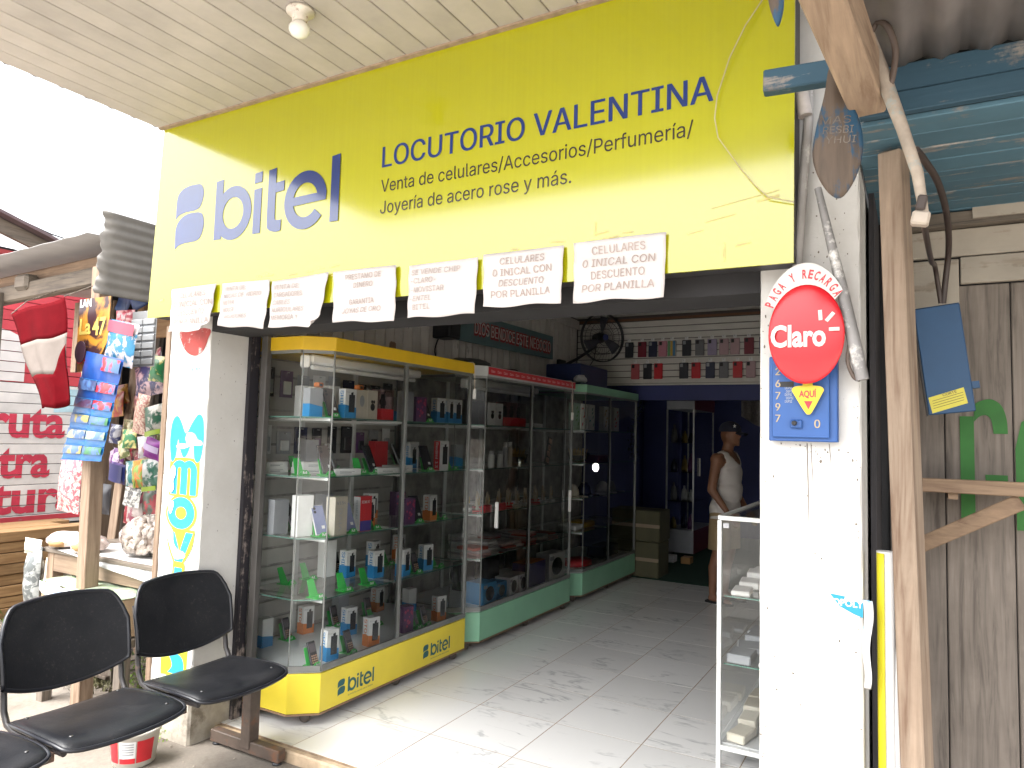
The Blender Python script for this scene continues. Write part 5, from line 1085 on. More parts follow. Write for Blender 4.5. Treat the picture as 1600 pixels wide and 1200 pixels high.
for i, (n_, lab, c, w, h, t, m, band) in enumerate(hg): packet(n_, lab, n_.split('_')[-1], c, w, h, t, m, band, (0, random.Random(i).uniform(-.25, .25), random.Random(i + 9).uniform(-.3, .3)), 20 + i)
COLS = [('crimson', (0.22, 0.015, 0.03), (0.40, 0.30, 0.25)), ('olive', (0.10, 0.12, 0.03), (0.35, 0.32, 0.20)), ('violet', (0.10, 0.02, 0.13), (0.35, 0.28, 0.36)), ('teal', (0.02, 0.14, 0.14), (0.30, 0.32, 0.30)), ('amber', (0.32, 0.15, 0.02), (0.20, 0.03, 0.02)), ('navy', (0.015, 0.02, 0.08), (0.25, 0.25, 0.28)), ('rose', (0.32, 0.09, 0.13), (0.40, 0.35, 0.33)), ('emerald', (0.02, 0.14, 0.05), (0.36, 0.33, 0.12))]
rg = random.Random(202); seen = {}
for i in range(26):
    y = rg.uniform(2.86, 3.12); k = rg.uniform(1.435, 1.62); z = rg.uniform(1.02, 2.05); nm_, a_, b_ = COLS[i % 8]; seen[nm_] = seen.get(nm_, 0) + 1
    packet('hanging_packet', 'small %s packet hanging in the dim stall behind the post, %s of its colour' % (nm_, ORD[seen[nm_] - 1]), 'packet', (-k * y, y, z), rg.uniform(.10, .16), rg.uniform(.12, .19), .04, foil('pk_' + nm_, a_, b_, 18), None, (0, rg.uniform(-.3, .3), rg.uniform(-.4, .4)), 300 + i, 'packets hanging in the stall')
# ---- stall table and what stands on it
tb = thing('stall_table', 'rough timber table of the stall beside the lettered pillar', 'table', (-4.4, 2.9, -.066))
obj('table_top', B(-4.90, -3.72, 2.60, 3.35, .775, .80, c=.004), OLDX, tb)
for (x, y) in ((-4.82, 2.65), (-3.80, 2.70), (-4.82, 3.28), (-3.80, 3.28)): obj('leg', B(x - .035, x + .035, y - .035, y + .035, -.066, .7745, c=.003), WOODL, tb)
obj('apron', B(-4.78, -3.84, 2.615, 2.64, .66, .774, c=.003), WOODLX, tb)
tag(obj('cloth_sheet', MB().grid(14, 10, lambda u, v: (-4.70 + .95 * u, 2.59 + .45 * v, .803 + .004 * math.sin(u * 9 + v * 5) + (.0 if v > .1 else -.10 * (1 - v / .1) * u))), mat('white_oilcloth', (0.74, 0.74, 0.72), .5), solid=.002), 'white sheet spread on the stall table', 'sheet')
hb = thing('hanging_bag', 'clear plastic bag of dark goods tied at the stall table corner', 'plastic bag', (-4.93, 2.60, .42)); obj('bag_body', xf(pillow(.16, .42, .10, 44), Matrix.Translation((-4.93, 2.58, .60))), foil('darkbag', (0.10, 0.11, 0.11), (0.28, 0.29, 0.28), 18), hb); obj('bag_knot', xf(pillow(.20, .10, .05, 45), Matrix.Translation((-4.96, 2.58, .80))), mat('cream_plastic', (0.62, 0.56, 0.46), .45), hb)
tag(obj('hanging_cloth', MB().grid(10, 10, lambda u, v: (-5.06 + .30 * u - .06 * (1 - v), 2.72 + .02 * math.sin(u * 9), -.05 + .75 * v)), mat('cream_cloth', (0.66, 0.60, 0.50), .8, .1), solid=.003), 'pale cloth hanging from the outer end of the stall table', 'cloth')
def lump(c, rx, ry, rz, m, seed, name='lump', n=14):
    mb = MB(); 
    mb.grid(n * 2, n, lambda u, v: (lambda d, k: (c[0] + rx * d.x * k, c[1] + ry * d.y * k, c[2] + rz * max(-.6, d.z) * k))(Vector((math.cos(2 * math.pi * u) * math.sin(math.pi * v), math.sin(2 * math.pi * u) * math.sin(math.pi * v), -math.cos(math.pi * v))), 1 + .16 * mnoise.noise(Vector((math.cos(2 * math.pi * u) * math.sin(math.pi * v) * 2.3 + seed, math.sin(2 * math.pi * u) * math.sin(math.pi * v) * 2.3, math.cos(math.pi * v) * 2.3))) + .05 * mnoise.noise(Vector((math.cos(2 * math.pi * u) * 9 + seed, math.sin(2 * math.pi * u) * 9, v * 14))))); return mb
bb = thing('corn_bag', 'big clear bag of pale puffed corn on the stall table', 'bag', (-4.08, 2.78, .803)); mb = MB(); rg = random.Random(77)
for k in range(240):
    a = rg.uniform(0, 6.28); ph = math.acos(rg.uniform(-.7, 1)); s = rg.uniform(.014, .024); rr_ = .13
    p = Vector((-4.08 + rr_ * 1.05 * math.cos(a) * math.sin(ph), 2.78 + rr_ * .9 * math.sin(a) * math.sin(ph), .92 + .115 * math.cos(ph)))
    M = Matrix.Translation(p) @ Euler((rg.random() * 6, rg.random() * 6, 0)).to_matrix().to_4x4(); mb.box(-s, s, -s * .7, s * .7, -s * .8, s * .8, 0, M, s * .35)
pf = obj('puffed_corn', mb, mat('puffed', (0.80, 0.70, 0.62), .7, .15, 30), bb); pf['kind'] = 'stuff'
obj('bag_film', lump((-4.08, 2.78, .915), .165, .14, .145, None, 5), glass('bag_film', (0.985, 0.98, 0.975), .15, 1.25), bb); obj('bag_core', lump((-4.08, 2.78, .91), .125, .10, .10, None, 6), mat('puff_core', (0.66, 0.54, 0.46), .8), bb)
for i, (c, rx, ry, rz, lab) in enumerate([((-4.74, 2.66, .855), .13, .10, .055, 'bag of bread rolls at the outer corner of the stall table'), ((-4.52, 2.68, .85), .13, .10, .055, 'bag of bread rolls behind the stall post'), ((-4.33, 2.86, .90), .10, .09, .085, 'tied bag of bread beside the puffed corn')]):
    t = thing('bread_bag', lab, 'bag', (c[0], c[1], .803), 'bread bags on the stall table'); obj('bag_film', lump(c, rx, ry, rz, None, i + 20), foil('breadfilm', (0.55, 0.46, 0.42), (0.66, 0.58, 0.55), 20), t); obj('roll', lump((c[0] + .02, c[1] - .04, c[2] - .01), rx * .55, ry * .7, rz * .7, None, i + 40), mat('bread', (0.42, 0.24, 0.10), .7, .2), t)
# lower crate with wrapped goods in front of the table
ct = thing('goods_carton', 'cardboard carton wrapped in clear film with green goods, below the stall table', 'carton', (-4.2, 2.55, .4)); M = Matrix.Translation((-4.20, 2.56, .42)) @ Matrix.Rotation(R(-6), 4, 'Z')
obj('carton', MB().box(-.40, .40, -.14, .40, 0, .22, 0, M, .008), mat('cardboard', (0.42, 0.30, 0.19), .85, .1, 6), ct); obj('film_top', xf(MB().grid(16, 8, lambda u, v: (-.405 + .81 * u, -.145 + .55 * v, .226 + .008 * math.sin(u * 22 + v * 9))), M), foil('greenfilm', (0.40, 0.47, 0.36), (0.26, 0.36, 0.20), 14), ct, solid=.002)
obj('film_side', xf(MB().grid(10, 6, lambda u, v: (-.405 + .42 * u, -.150 - .004 * math.sin(u * 20), .226 - (.05 + .13 * u) * (1 - v))), M), foil('whiteprint', (0.72, 0.72, 0.73), (0.30, 0.42, 0.58), 9), ct, solid=.002); obj('tape', MB().box(.02, .40, -.1425, -.141, .10, .14, 0, M), mat('tape_brown', (0.36, 0.27, 0.18), .4), ct)
stn = thing('low_stand', 'weathered timber stand under the wrapped carton', 'stand', (-4.2, 2.7, -.066)); obj('deck', B(-4.62, -3.78, 2.44, 2.96, .37, .415, c=.004), OLDX, stn)
for (x, y) in ((-4.57, 2.50), (-3.83, 2.50), (-4.57, 2.92), (-3.83, 2.92)): obj('leg', B(x - .03, x + .03, y - .03, y + .03, -.066, .3695, c=.003), OLD, stn)
# slatted boardwalk behind the seats
bw = thing('boardwalk', 'grey slatted timber boardwalk beside the shop wall', 'boardwalk', (-4.6, 3.4, -.06))
for i in range(13): obj('slat', bar((-6.0 + i * .172, 2.86 + (.05 if i % 2 else 0), -.03), (-6.0 + i * .172, 4.4, -.03), .150, .022, (0, 0, 1), .003), OLDY, bw)
for y in (3.0, 3.7, 4.3): obj('joist', B(-6.05, -3.75, y, y + .06, -.075, -.0415), OLDX, bw)
# weeds, grass
def blades(n, box, hgt, seed, w=.006, lean_=.5):
    mb = MB(); r = random.Random(seed)
    for k in range(n):
        x = r.gauss((box[0] + box[1]) / 2, (box[1] - box[0]) / 4); y = r.gauss((box[2] + box[3]) / 2, (box[3] - box[2]) / 4); a = r.uniform(0, 6.28); h = hgt * r.uniform(.4, 1.1); d = Vector((math.cos(a), math.sin(a), 0)); s = Vector((-d.y, d.x, 0)) * w * r.uniform(.6, 1.4); b = Vector((x, y, box[4])); t1 = b + d * h * lean_ * .3 + Vector((0, 0, h * .6)); t2 = b + d * h * lean_ + Vector((0, 0, h))
        mb.add([b - s, b + s, t1 + s * .8, t1 - s * .8, t2], [(0, 1, 2, 3), (3, 2, 4)])
    return mb
def leafy(n, c, r_, h, seed, s=.016):
    mb = MB(); r = random.Random(seed)
    for k in range(n):
        p = Vector((c[0] + r.gauss(0, r_), c[1] + r.gauss(0, r_), c[2] + h * r.random() ** .8)); e = Euler((r.uniform(-.9, .9), r.uniform(-.9, .9), r.uniform(0, 6.28))).to_matrix(); q = s * r.uniform(.6, 1.3)
        mb.add([p + e @ Vector(v) for v in ((-q, 0, 0), (0, -q * .5, 0.002), (q, 0, 0), (0, q * .5, .002))], [(0, 1, 2, 3)])
    return mb
LEAF = mat('weed_leaf', (0.16, 0.25, 0.03), .6, .35, 30); GRASS = mat('grass_blade', (0.13, 0.20, 0.04), .7, .35, 12)
wd = thing('weed', 'low green weed growing behind the seats at the pillar foot', 'weed', (-4.15, 2.95, -.06)); k = obj('leaves', leafy(420, (-4.15, 2.92, -.04), .10, .22, 5), LEAF, wd); k['kind'] = 'stuff'; k = obj('stems', blades(40, (-4.3, -4.0, 2.8, 3.05, -.07), .2, 6, .003), LEAF, wd); k['kind'] = 'stuff'
wd2 = thing('weed', 'small weed sprouting at the left pillar foot beside the tub', 'weed', (-3.50, 2.50, -.058)); k = obj('leaves', leafy(90, (-3.50, 2.50, -.055), .05, .07, 8, .010), LEAF, wd2); k['kind'] = 'stuff'
gs = obj('grass', blades(2600, (-9.4, -5.4, 2.7, 5.0, -.08), .12, 9, .007), GRASS); tag(gs, 'patchy grass in front of the painted plank house', 'grass', kind='stuff')
gd = obj('ditch_weeds', blades(500, (-4.95, -4.45, 2.72, 3.0, -.09), .07, 11, .006), mat('dry_weed', (0.14, 0.13, 0.06), .8, .3)); tag(gd, 'dry weeds and litter along the pavement edge', 'weeds', kind='stuff')
# ================================================================== PAINTED PLANK HOUSE ACROSS THE YARD
house = thing('plank_house', 'plank house wall painted pink red and white with red lettering', 'house', (-7.6, 4.2, -.07)); XW = -7.5
zj = [0.60 + .098 * i for i in range(27)]
PW = wood('white_painted_board', (0.55, 0.50, 0.46), (0.30, 0.25, 0.21), 'y', .7, (0.76, 0.73, 0.71), .80, randv=.05, bmp=.15); PR = wood('red_painted_board', (0.50, 0.35, 0.32), (0.3, 0.15, 0.14), 'y', .7, (0.60, 0.055, 0.075), .74, randv=.06, bmp=.15)
obj('wall_backing', B(-7.62, -7.524, 1.6, 4.62, -.07, 3.25), DARK, house)
for i in range(26):
    z = zj[i]; red = z > 1.93; rgx = random.Random(i)
    obj('board', B(-7.523, XW + rgx.uniform(-.003, 0), 1.6, 4.50 - (.25 if 1.0 < z < 1.25 else 0), z + .003, z + .095, c=.002), PR if red else PW, house)
obj('corner_post', B(-7.53, -7.46, 4.52, 4.62, -.07, 3.1, c=.004), OLD, house)
FW = FX(XW); RP = mat('red_wall_letters', (0.56, 0.035, 0.075), .7, .15, 9, stain=(0.7, 0.6, 0.58), stain_at=.66, stain_scale=16); WP = mat('white_wall_letters', (0.76, 0.72, 0.70), .7, .08)
for s, y0, w, z0, h in (('ruta', 3.44, .68, 1.46, .30), ('tra', 3.53, .47, 1.075, .30), ('tura', 3.49, .80, .735, .29)):
    mb = MB(); text(mb, s, FW, y0, z0, w, h, .0015, .035); obj('wall_lettering', slice_gaps(mb, zj), RP, house)
mb = MB(); text(mb, 'm', FW, 3.10, 2.02, .98, .62, .0015, .04); obj('wall_lettering', slice_gaps(mb, zj), WP, house)
mb = MB(); mb.prism(smooth_poly([(3.62, 2.62), (3.70, 2.68), (3.78, 2.66), (3.84, 2.58), (3.78, 2.56), (3.70, 2.58)], 4), .0008, .0015, FW); obj('painted_swash', slice_gaps(mb, zj), WP, house)
mb = MB(); mb.prism([(4.0, 1.70), (4.34, 1.72), (4.34, 1.95), (4.0, 1.93)], .0006, .0012, FW); obj('painted_block', slice_gaps(mb, zj), mat('pale_sky_paint', (0.45, 0.66, 0.74), .6, .2), house)
obj('eave_board', bar((-7.38, 2.6, 3.62), (-7.38, 4.35, 3.12), .05, .13, (0, 0, 1), .004), OLDY, house); obj('roof_edge', bar((-7.40, 2.6, 3.71), (-7.40, 4.40, 3.20), .30, .03, (0, 0, 1), .002), mat('dark_rust_roof', (0.12, 0.08, 0.085), .6, .2), house); obj('soffit', B(-7.52, -7.40, 1.6, 4.2, 3.16, 3.2), mat('red_soffit', (0.30, 0.03, 0.03), .7), house)
ls = thing('lumber_stack', 'stack of fresh orange sawn planks below the painted wall', 'planks', (-7.1, 3.8, -.07)); rg = random.Random(15); z = -.07
ORP = wood('fresh_sawn', (0.38, 0.225, 0.10), (0.22, 0.11, 0.04), 'y', randv=.18)
obj('painted_strip', B(-7.4995, -7.4975, 1.6, 4.50, .64, .69), PR, house)
for i in range(6): obj('board', B(-7.523, -7.505, 1.6, 4.50, -.07 + i * .111, -.07 + i * .111 + .106, c=.002), OLDY, house)
for r_ in range(8):
    for c_ in range(3):
        w = .20; obj('plank', bar((-6.83 - c_ * .215 + rg.uniform(-.02, .02), 1.9 + rg.uniform(-.1, .1), z + .045), (-6.83 - c_ * .215 + rg.uniform(-.02, .02), 4.15 + rg.uniform(-.3, .25), z + .045), w, .085, (0, 0, 1), .004), ORP, ls)
    z += .092
# service wire to the left
tag(obj('service_wire', MB().tube([(-7.6, 2.9, 3.72), (-7.5, 3.38, 3.58), (-7.5, 3.85, 3.475), (-7.5, 4.33, 3.43), (-7.5, 6.0, 3.45)], .008, 5), DARK), 'thin black service wire crossing the pale sky', 'wire')
ALB = 0.80
# ================================================================== RIGHT PILLAR: METER BOX, ROUND SIGN, PIPES
mbx = thing('meter_box', 'blue painted wooden meter box on the right pillar under the round sign', 'meter box', (-.32, 2.52, 1.60))
BLUEP = wood('blue_box_paint', (0.25, 0.24, 0.24), (0.10, 0.10, 0.12), 'z', .5, (0.022, 0.10, 0.34), .82, randv=.02, bmp=.1)
obj('box_body', B(-.424, -.215, 2.500, 2.5495, 1.605, 1.885, c=.003), BLUEP, mbx); obj('door_panel', B(-.412, -.238, 2.488, 2.4995, 1.618, 1.872, c=.002), BLUEP, mbx)
FB = FY(2.4878); OCH = prn('ochre', (0.45, 0.36, 0.22))
for ch, u, v in (('2', -.402, 1.822), ('6', -.402, 1.782), ('7', -.402, 1.742), ('9', -.402, 1.705), ('7', -.402, 1.667)):
    m = MB(); text(m, ch, FB, u, v, .016, .024, .001, .02); obj('number', m, OCH, mbx)
m = MB(); text(m, '0', FB, -.283, 1.650, .018, .026, .001, .02); obj('number', m, OCH, mbx)
obj('lock_plate', B(-.355, -.318, 2.476, 2.4875, 1.648, 1.675, c=.003), BLUEP, mbx); obj('lock_core', MB().lathe([(.008, 0), (.008, .012), (.005, .012)], 14, 0, Matrix.Translation((-.341, 2.4765, 1.664)) @ Matrix.Rotation(R(90), 4, 'X')), DARK, mbx); obj('slot', B(-.388, -.345, 2.4865, 2.4879, 1.782, 1.800), DARK, mbx)
m = MB()
for k in range(6): text(m, 'DEPSI', FB, -.372 + .004 * (k % 2), 1.775 - k * .011, .022, .008, .0012) if k < 5 else None
q = obj('sticker_print', m, prn('palesticker', (0.5, 0.52, 0.55)), mbx)
cl = thing('round_sign', 'round red sign with white lettering and an arched white band on the right pillar', 'sign', (-.302, 2.44, 1.68)); FCl = FY(2.442); CX, CZc = -.302, 1.948
def disc_mat():
    m, n, l, b = _nodes('glossy_red_disc'); mp, _ = coords(n, l, rand=False); t = noise(n, l, mp.outputs[0], 5, 3); l.new(ramp(n, l, t.outputs['Fac'], [(.3, (0.44, 0.008, 0.016)), (.7, (0.56, 0.014, 0.022))]).outputs[0], b.inputs['Base Color']); b.inputs['Roughness'].default_value = .25; return m
dm = MB()
def dome(u, v):
    a = 2 * math.pi * u; r = math.sin(v * math.pi / 2); return FCl(CX + .114 * r * math.cos(a), CZc + .160 * r * math.sin(a), .004 + .016 * math.cos(v * math.pi / 2))
dm.grid(48, 10, dome); obj('red_disc', dm, disc_mat(), cl)
WB = prn('band_white', (0.66, 0.64, 0.61)); bd = MB(); ring(bd, FCl, CX - .002, CZc - .005, .137, .236, .075, 0, .003, 36, 150, 40, 0, .045); obj('white_band', bd, WB, cl)
arc = MB(); S_ = 'PAGA Y RECARGA'
for i, ch in enumerate(S_):
    if ch == ' ': continue
    a = R(147 - i * (147 - 42) / (len(S_) - 1)); u = CX - .002 + .114 * math.cos(a); v = CZc - .005 + .186 * math.sin(a); tang = math.atan2(.186 * -math.cos(a) * -1 * -1, .114 * math.sin(a)) if False else math.atan2(-.186 * math.cos(a), .114 * math.sin(a))
    cw = .014; off = cw / 2
    text(arc, ch, FCl, u - off * math.cos(tang), v - off * math.sin(tang), cw, .027, .0038, .032, rot=tang)
obj('band_lettering', arc, RD_, cl)
FD = FY(2.442 - .0205); wd_ = MB(); WH = prn('sign_white', (0.74, 0.70, 0.68))
text(wd_, 'Claro', FD, CX - .104, CZc - .040, .165, .066, .001, .032); obj('disc_lettering', wd_, WH, cl)
ry = MB()
for (u0, v0, u1, v1) in ((.046, .040, .044, .072), (.062, .036, .084, .062), (.070, .010, .100, .010)):
    d = Vector((u1 - u0, v1 - v0)).normalized() * .0055; p = Vector((-d.y, d.x)); ry = MB(); ry.prism([(CX + u0 + p.x, CZc + v0 + p.y), (CX + u1 + p.x, CZc + v1 + p.y), (CX + u1 - p.x, CZc + v1 - p.y), (CX + u0 - p.x, CZc + v0 - p.y)], .0, .001, FD); obj('ray_mark', ry, WH, cl)
aq = smooth_poly([(-.315, 1.795, 1), (-.285, 1.795, 1), (-.285, 1.785, 1), (-.262, 1.782), (-.252, 1.772), (-.258, 1.757), (-.287, 1.700), (-.298, 1.692), (-.309, 1.700), (-.342, 1.757), (-.348, 1.772), (-.338, 1.782), (-.315, 1.785, 1)], 3)
F2 = FY(2.470); yt = obj('yellow_arrow', MB().prism(aq, 0, .003, F2), prn('arrow_yellow', (0.70, 0.52, 0.02)), cl)
m = MB(); text(m, 'AQU\u00cd', F2, -.326, 1.748, .052, .020, .0036, .03); obj('arrow_lettering', m, RD_, yt); m = MB(); m.prism([(-.311, 1.735), (-.285, 1.735), (-.298, 1.708)], .0031, .0037, F2); obj('arrow_triangle', m, RD_, yt)
GPIPE = mat('grey_pipe', (0.33, 0.31, 0.29), .5, .2, 10, stain=(0.55, 0.52, 0.48), stain_at=.56, stain_scale=8)
def spline(pts, k=5):
    out = []; n = len(pts)
    for i in range(n - 1):
        p0, p1, p2, p3 = (Vector(pts[max(0, i - 1)]), Vector(pts[i]), Vector(pts[i + 1]), Vector(pts[min(n - 1, i + 2)]))
        for j in range(k):
            t = j / k; out.append(0.5 * (2 * p1 + (p2 - p0) * t + (2 * p0 - 5 * p1 + 4 * p2 - p3) * t * t + (3 * p1 - p0 - 3 * p2 + p3) * t ** 3))
    return out + [Vector(pts[-1])]
def tubeobj(name, label, cat, pts, r, m, n=10):
    if not isinstance(r, list): pts = spline(pts)
    return tag(obj(name, MB().tube(pts, r, n), m), label, cat)
tubeobj('conduit', 'grey conduit pipe running down behind the round sign', 'pipe', [(-.300, 2.49, 2.82), (-.299, 2.49, 2.68), (-.309, 2.49, 2.55), (-.321, 2.49, 2.38), (-.333, 2.49, 2.19), (-.338, 2.49, 2.05)], .016, GPIPE, 12)
tubeobj('conduit', 'short pale conduit sleeve at the upper right end of the sign', 'pipe', [(-.325, 2.47, 2.84), (-.318, 2.47, 2.76), (-.306, 2.47, 2.68)], .023, mat('sleeve', (0.52, 0.46, 0.42), .6, .2, 12))
tubeobj('slanting_pipe', 'paint smeared grey pipe slanting across the right pillar', 'pipe', [(-.268, 2.47, 2.43), (-.234, 2.47, 2.265), (-.194, 2.465, 2.074), (-.160, 2.46, 1.90), (-.141, 2.46, 1.80)], [.011, .014, .018, .020, .020], mat('smeared_pipe', (0.30, 0.29, 0.285), .5, .2, 10, stain=(0.68, 0.66, 0.63), stain_at=.50, stain_scale=14), 12)
tubeobj('cable', 'dark cable curling out beside the round sign', 'cable', [(-.215, 2.50, 2.02), (-.196, 2.47, 1.97), (-.176, 2.46, 1.93), (-.182, 2.455, 1.86), (-.165, 2.455, 1.81), (-.148, 2.46, 1.80)], .006, mat('brown_cable', (0.10, 0.07, 0.055), .6))
pp = thing('torn_poster', 'torn blue and white poster scrap on the edge of the right pillar', 'poster', (-.17, 2.54, .85)); FPp = FY(2.5485)
obj('blue_scrap', MB().prism([(-.245, 1.122), (-.20, 1.118), (-.205, 1.105), (-.149, 1.105), (-.149, 1.058), (-.175, 1.066), (-.215, 1.085)], .0004, .0012, FPp), mat('poster_blue', (0.015, 0.33, 0.58), .5, .1), pp)
m = MB(); text(m, 'OPOLY', FPp, -.236, 1.088, .088, .020, .0016, .03); obj('lettering', m, W_, pp)
obj('hanging_strip', MB().grid(4, 14, lambda u, v: (-.1495 + .028 * u * (1 - .3 * v) + .004 * math.sin(v * 9), 2.5475 - .012 * u + .01 * math.sin(v * 7) * u, 1.115 - .27 * v)), foil('strip_print', (0.72, 0.72, 0.72), (0.15, 0.35, 0.55), 7), pp, solid=.001)
# ---- rolled banner between the pillar and the timber post
rb_ = thing('rolled_banner', 'rolled yellow and white banner standing between the pillar and the timber post', 'banner', (-.085, 2.62, -.058)); 
obj('roll', MB().tube([(-.078, 2.625, -.057), (-.083, 2.62, .6), (-.088, 2.62, 1.262)], .026, 16), mat('banner_white', (0.74, 0.73, 0.72), .5, .06), rb_); obj('yellow_edge', MB().grid(6, 12, lambda u, v: (-.100 + .026 * math.cos(R(200 + 65 * u)) + .012, 2.62 + .030 * math.sin(R(200 + 65 * u)), -.055 + 1.312 * v)), mat('banner_yellow', (0.70, 0.62, 0.02), .5, .06), rb_, solid=.0015); obj('loose_flap', MB().grid(5, 14, lambda u, v: (-.060 + .022 * u + .004 * math.sin(v * 8), 2.60 + .02 * u, -.05 + 1.30 * v)), mat('banner_white', (0.74, 0.73, 0.72), .5), rb_, solid=.0015)
# ================================================================== NEIGHBOURING SHED
shed = thing('timber_shed', 'weathered timber shed with blue painted soffit right of the shop', 'shed', (.6, 3.0, -.058))
BLB = wood('blue_board_x', (0.30, 0.27, 0.24), (0.13, 0.11, 0.10), 'x', .7, (0.026, 0.075, 0.115), .64, randv=.10, bmp=.25); BLL = wood('light_blue_board_x', (0.33, 0.30, 0.27), (0.15, 0.13, 0.11), 'x', .7, (0.075, 0.165, 0.22), .62, randv=.08, bmp=.25)
POSTW = wood('striped_post', (0.36, 0.27, 0.195), (0.15, 0.085, 0.05), 'z', gscale=.8)
pm_ = MB(); pm_.cbox(-.033, .033, -.036, .036, 0, 2.555, .004); pm_.v = [tuple(Matrix.Translation((.012 - .062 * p[2] / 2.555, 2.44, -.058)) @ Matrix.Rotation(R(-20), 4, 'Z') @ Vector(p)) for p in pm_.v]
obj('post', pm_, POSTW, shed, 'rough front post with dark grain streaks')
for i, (z0, z1, y) in enumerate(((2.525, 2.585, 2.20), (2.588, 2.665, 2.205))): obj('fascia_board', B(-.20 if i else -.13, 2.6, y, y + .03, z0, z1, c=.003), BLB, shed)
obj('blue_stub', bar((-.385, 2.17, 2.672), (-.12, 2.19, 2.668), .045, .066, (0, 0, 1), .004), BLB, shed)
y = 2.245; rg = random.Random(6)
while y < 3.22:
    w = .118; obj('soffit_board', B(-.145, 2.6, y, y + w - .005, 2.515 + rg.uniform(-.002, .002), 2.533, c=.003), BLL, shed); y += w
PLK = wood('grey_wall_plank', (0.225, 0.19, 0.16), (0.095, 0.078, 0.065), 'z', .85); PLKX = wood('cream_wall_plank_x', (0.40, 0.34, 0.27), (0.20, 0.16, 0.12), 'x', .8, (0.44, 0.39, 0.32), .6, randv=.05)
obj('wall_backing', B(-.145, 2.6, 3.292, 3.33, -.058, 2.53), DARK, shed)
obj('wall_beam', B(-.10, 2.6, 3.20, 3.262, 2.455, 2.51, c=.003), OLDX, shed)
for i, (z0, z1) in enumerate(((2.345, 2.452), (2.235, 2.340))): obj('cross_plank', B((-.10 if i == 0 else .16), 2.6, 3.245, 3.27, z0, z1, c=.003), PLKX, shed)
obj('cross_plank', B(-.10, .155, 3.247, 3.27, 2.10, 2.335, c=.003), PLKX, shed)
x = -.095; rg = random.Random(16)
for w in (.065, .128, .22, .105, .23, .2, .24, .2, .2, .22, .2, .2, .2):
    obj('wall_plank', B(x + .004, x + w, 3.262 + rg.uniform(0, .008), 3.285, -.058, 2.23 if x > .05 else 2.10, c=.003), PLK, shed); x += w
obj('white_battens', B(.20, .40, 3.19, 3.2, 2.475, 2.52), PLKX, shed)
GP = mat('green_wall_paint', (0.03, 0.165, 0.025), .7, .15, 8); FS = FY(3.2615)
gl_ = MB(); gl_.prism([(.150, 1.30), (.196, 1.30), (.196, 1.72), (.150, 1.72)], .0006, .0014, FS); gl_.prism(smooth_poly([(.197, 1.70, 1), (.215, 1.72), (.235, 1.725), (.250, 1.71), (.256, 1.68), (.258, 1.655, 1), (.303, 1.655, 1), (.300, 1.71), (.285, 1.76), (.255, 1.785), (.22, 1.78), (.197, 1.765, 1)], 4), .0006, .0014, FS); obj('painted_letter', gl_, GP, shed, 'green painted letter r')
gl_ = MB(); gl_.prism([(.325, 1.30), (.40, 1.30), (.40, 1.66), (.375, 1.72), (.345, 1.70), (.325, 1.60)], .0006, .0014, FS); obj('painted_letter', gl_, GP, shed)
gl_ = MB(); gl_.prism([(.23, 1.478), (.30, 1.478), (.30, 1.50), (.23, 1.50)], .0006, .0014, FS); obj('painted_dash', gl_, GP, shed)
# shelf with brace
BRW = wood('brown_shelf_x', (0.30, 0.20, 0.125), (0.15, 0.09, 0.055), 'x')
sh_ = thing('wall_shelf', 'brown timber wall shelf with slanting brace on the shed', 'shelf', (.18, 3.1, 1.4)); obj('shelf_board', B(.02, .335, 3.02, 3.24, 1.445, 1.475, c=.003), BRW, sh_); obj('front_batten', B(.018, .337, 2.99, 3.018, 1.438, 1.487, c=.003), BRW, sh_); obj('side_batten', B(.10, .13, 3.02, 3.24, 1.415, 1.444), BRW, sh_)
obj('brace', bar((.315, 3.02, 1.42), (-.03, 3.10, 1.21), .025, .055, (0, 0, 1), .003), BRW, sh_)
# hanging blue board box with yellow ticket
bb2 = thing('hanging_box', 'blue wooden box hanging tilted from cables on the shed, with yellow ticket', 'box', (.09, 3.0, 1.7)); M = Matrix.Translation((.093, 3.0, 1.915)) @ Matrix.Rotation(R(-6.5), 4, 'Y'); BP2 = wood('blue_hang_paint', (0.25, 0.24, 0.24), (0.09, 0.09, 0.10), 'z', .55, (0.012, 0.062, 0.15), .80, randv=.02, bmp=.12)
obj('box_front', MB().box(-.072, .072, -.012, .012, -.195, .195, 0, M, .003), BP2, bb2); obj('box_side', MB().box(-.078, -.0725, -.010, .11, -.195, .20, 0, M), DARK, bb2); obj('box_top', MB().box(-.072, .072, .0125, .11, .185, .20, 0, M), BP2, bb2); obj('side_catch', MB().box(.0725, .095, -.01, .02, -.115, -.09, 0, M), BP2, bb2)
FT = lambda u, v, d: M @ Vector((u, -.0125 - d, v)); m = MB(); m.prism([(-.060, -.190), (.052, -.165), (.046, -.108), (-.066, -.133)], .0003, .0008, FT); tk = obj('yellow_ticket', m, prn('ticket_yellow', (0.66, 0.58, 0.04)), bb2)
m = MB(); text(m, 'CORTE', FT, -.02, -.133, .045, .009, .0012, .01, rot=.2)
for k in range(4): m.prism([(-.055, -.147 - k * .009), (.042, -.126 - k * .009), (.042, -.1245 - k * .009), (-.055, -.1455 - k * .009)], .001, .0013, FT)
obj('ticket_print', m, KG_, tk)['kind'] = 'stuff'
CAB = mat('dark_cable', (0.045, 0.03, 0.025), .5, .2)
tubeobj('cable', 'thick dark cable looping down to the hanging blue box', 'cable', [(.010, 2.20, 2.41), (.035, 2.30, 2.405), (.068, 2.45, 2.39), (.098, 2.70, 2.36), (.110, 2.92, 2.30), (.100, 2.99, 2.19), (.093, 3.0, 2.12)], .010, CAB)
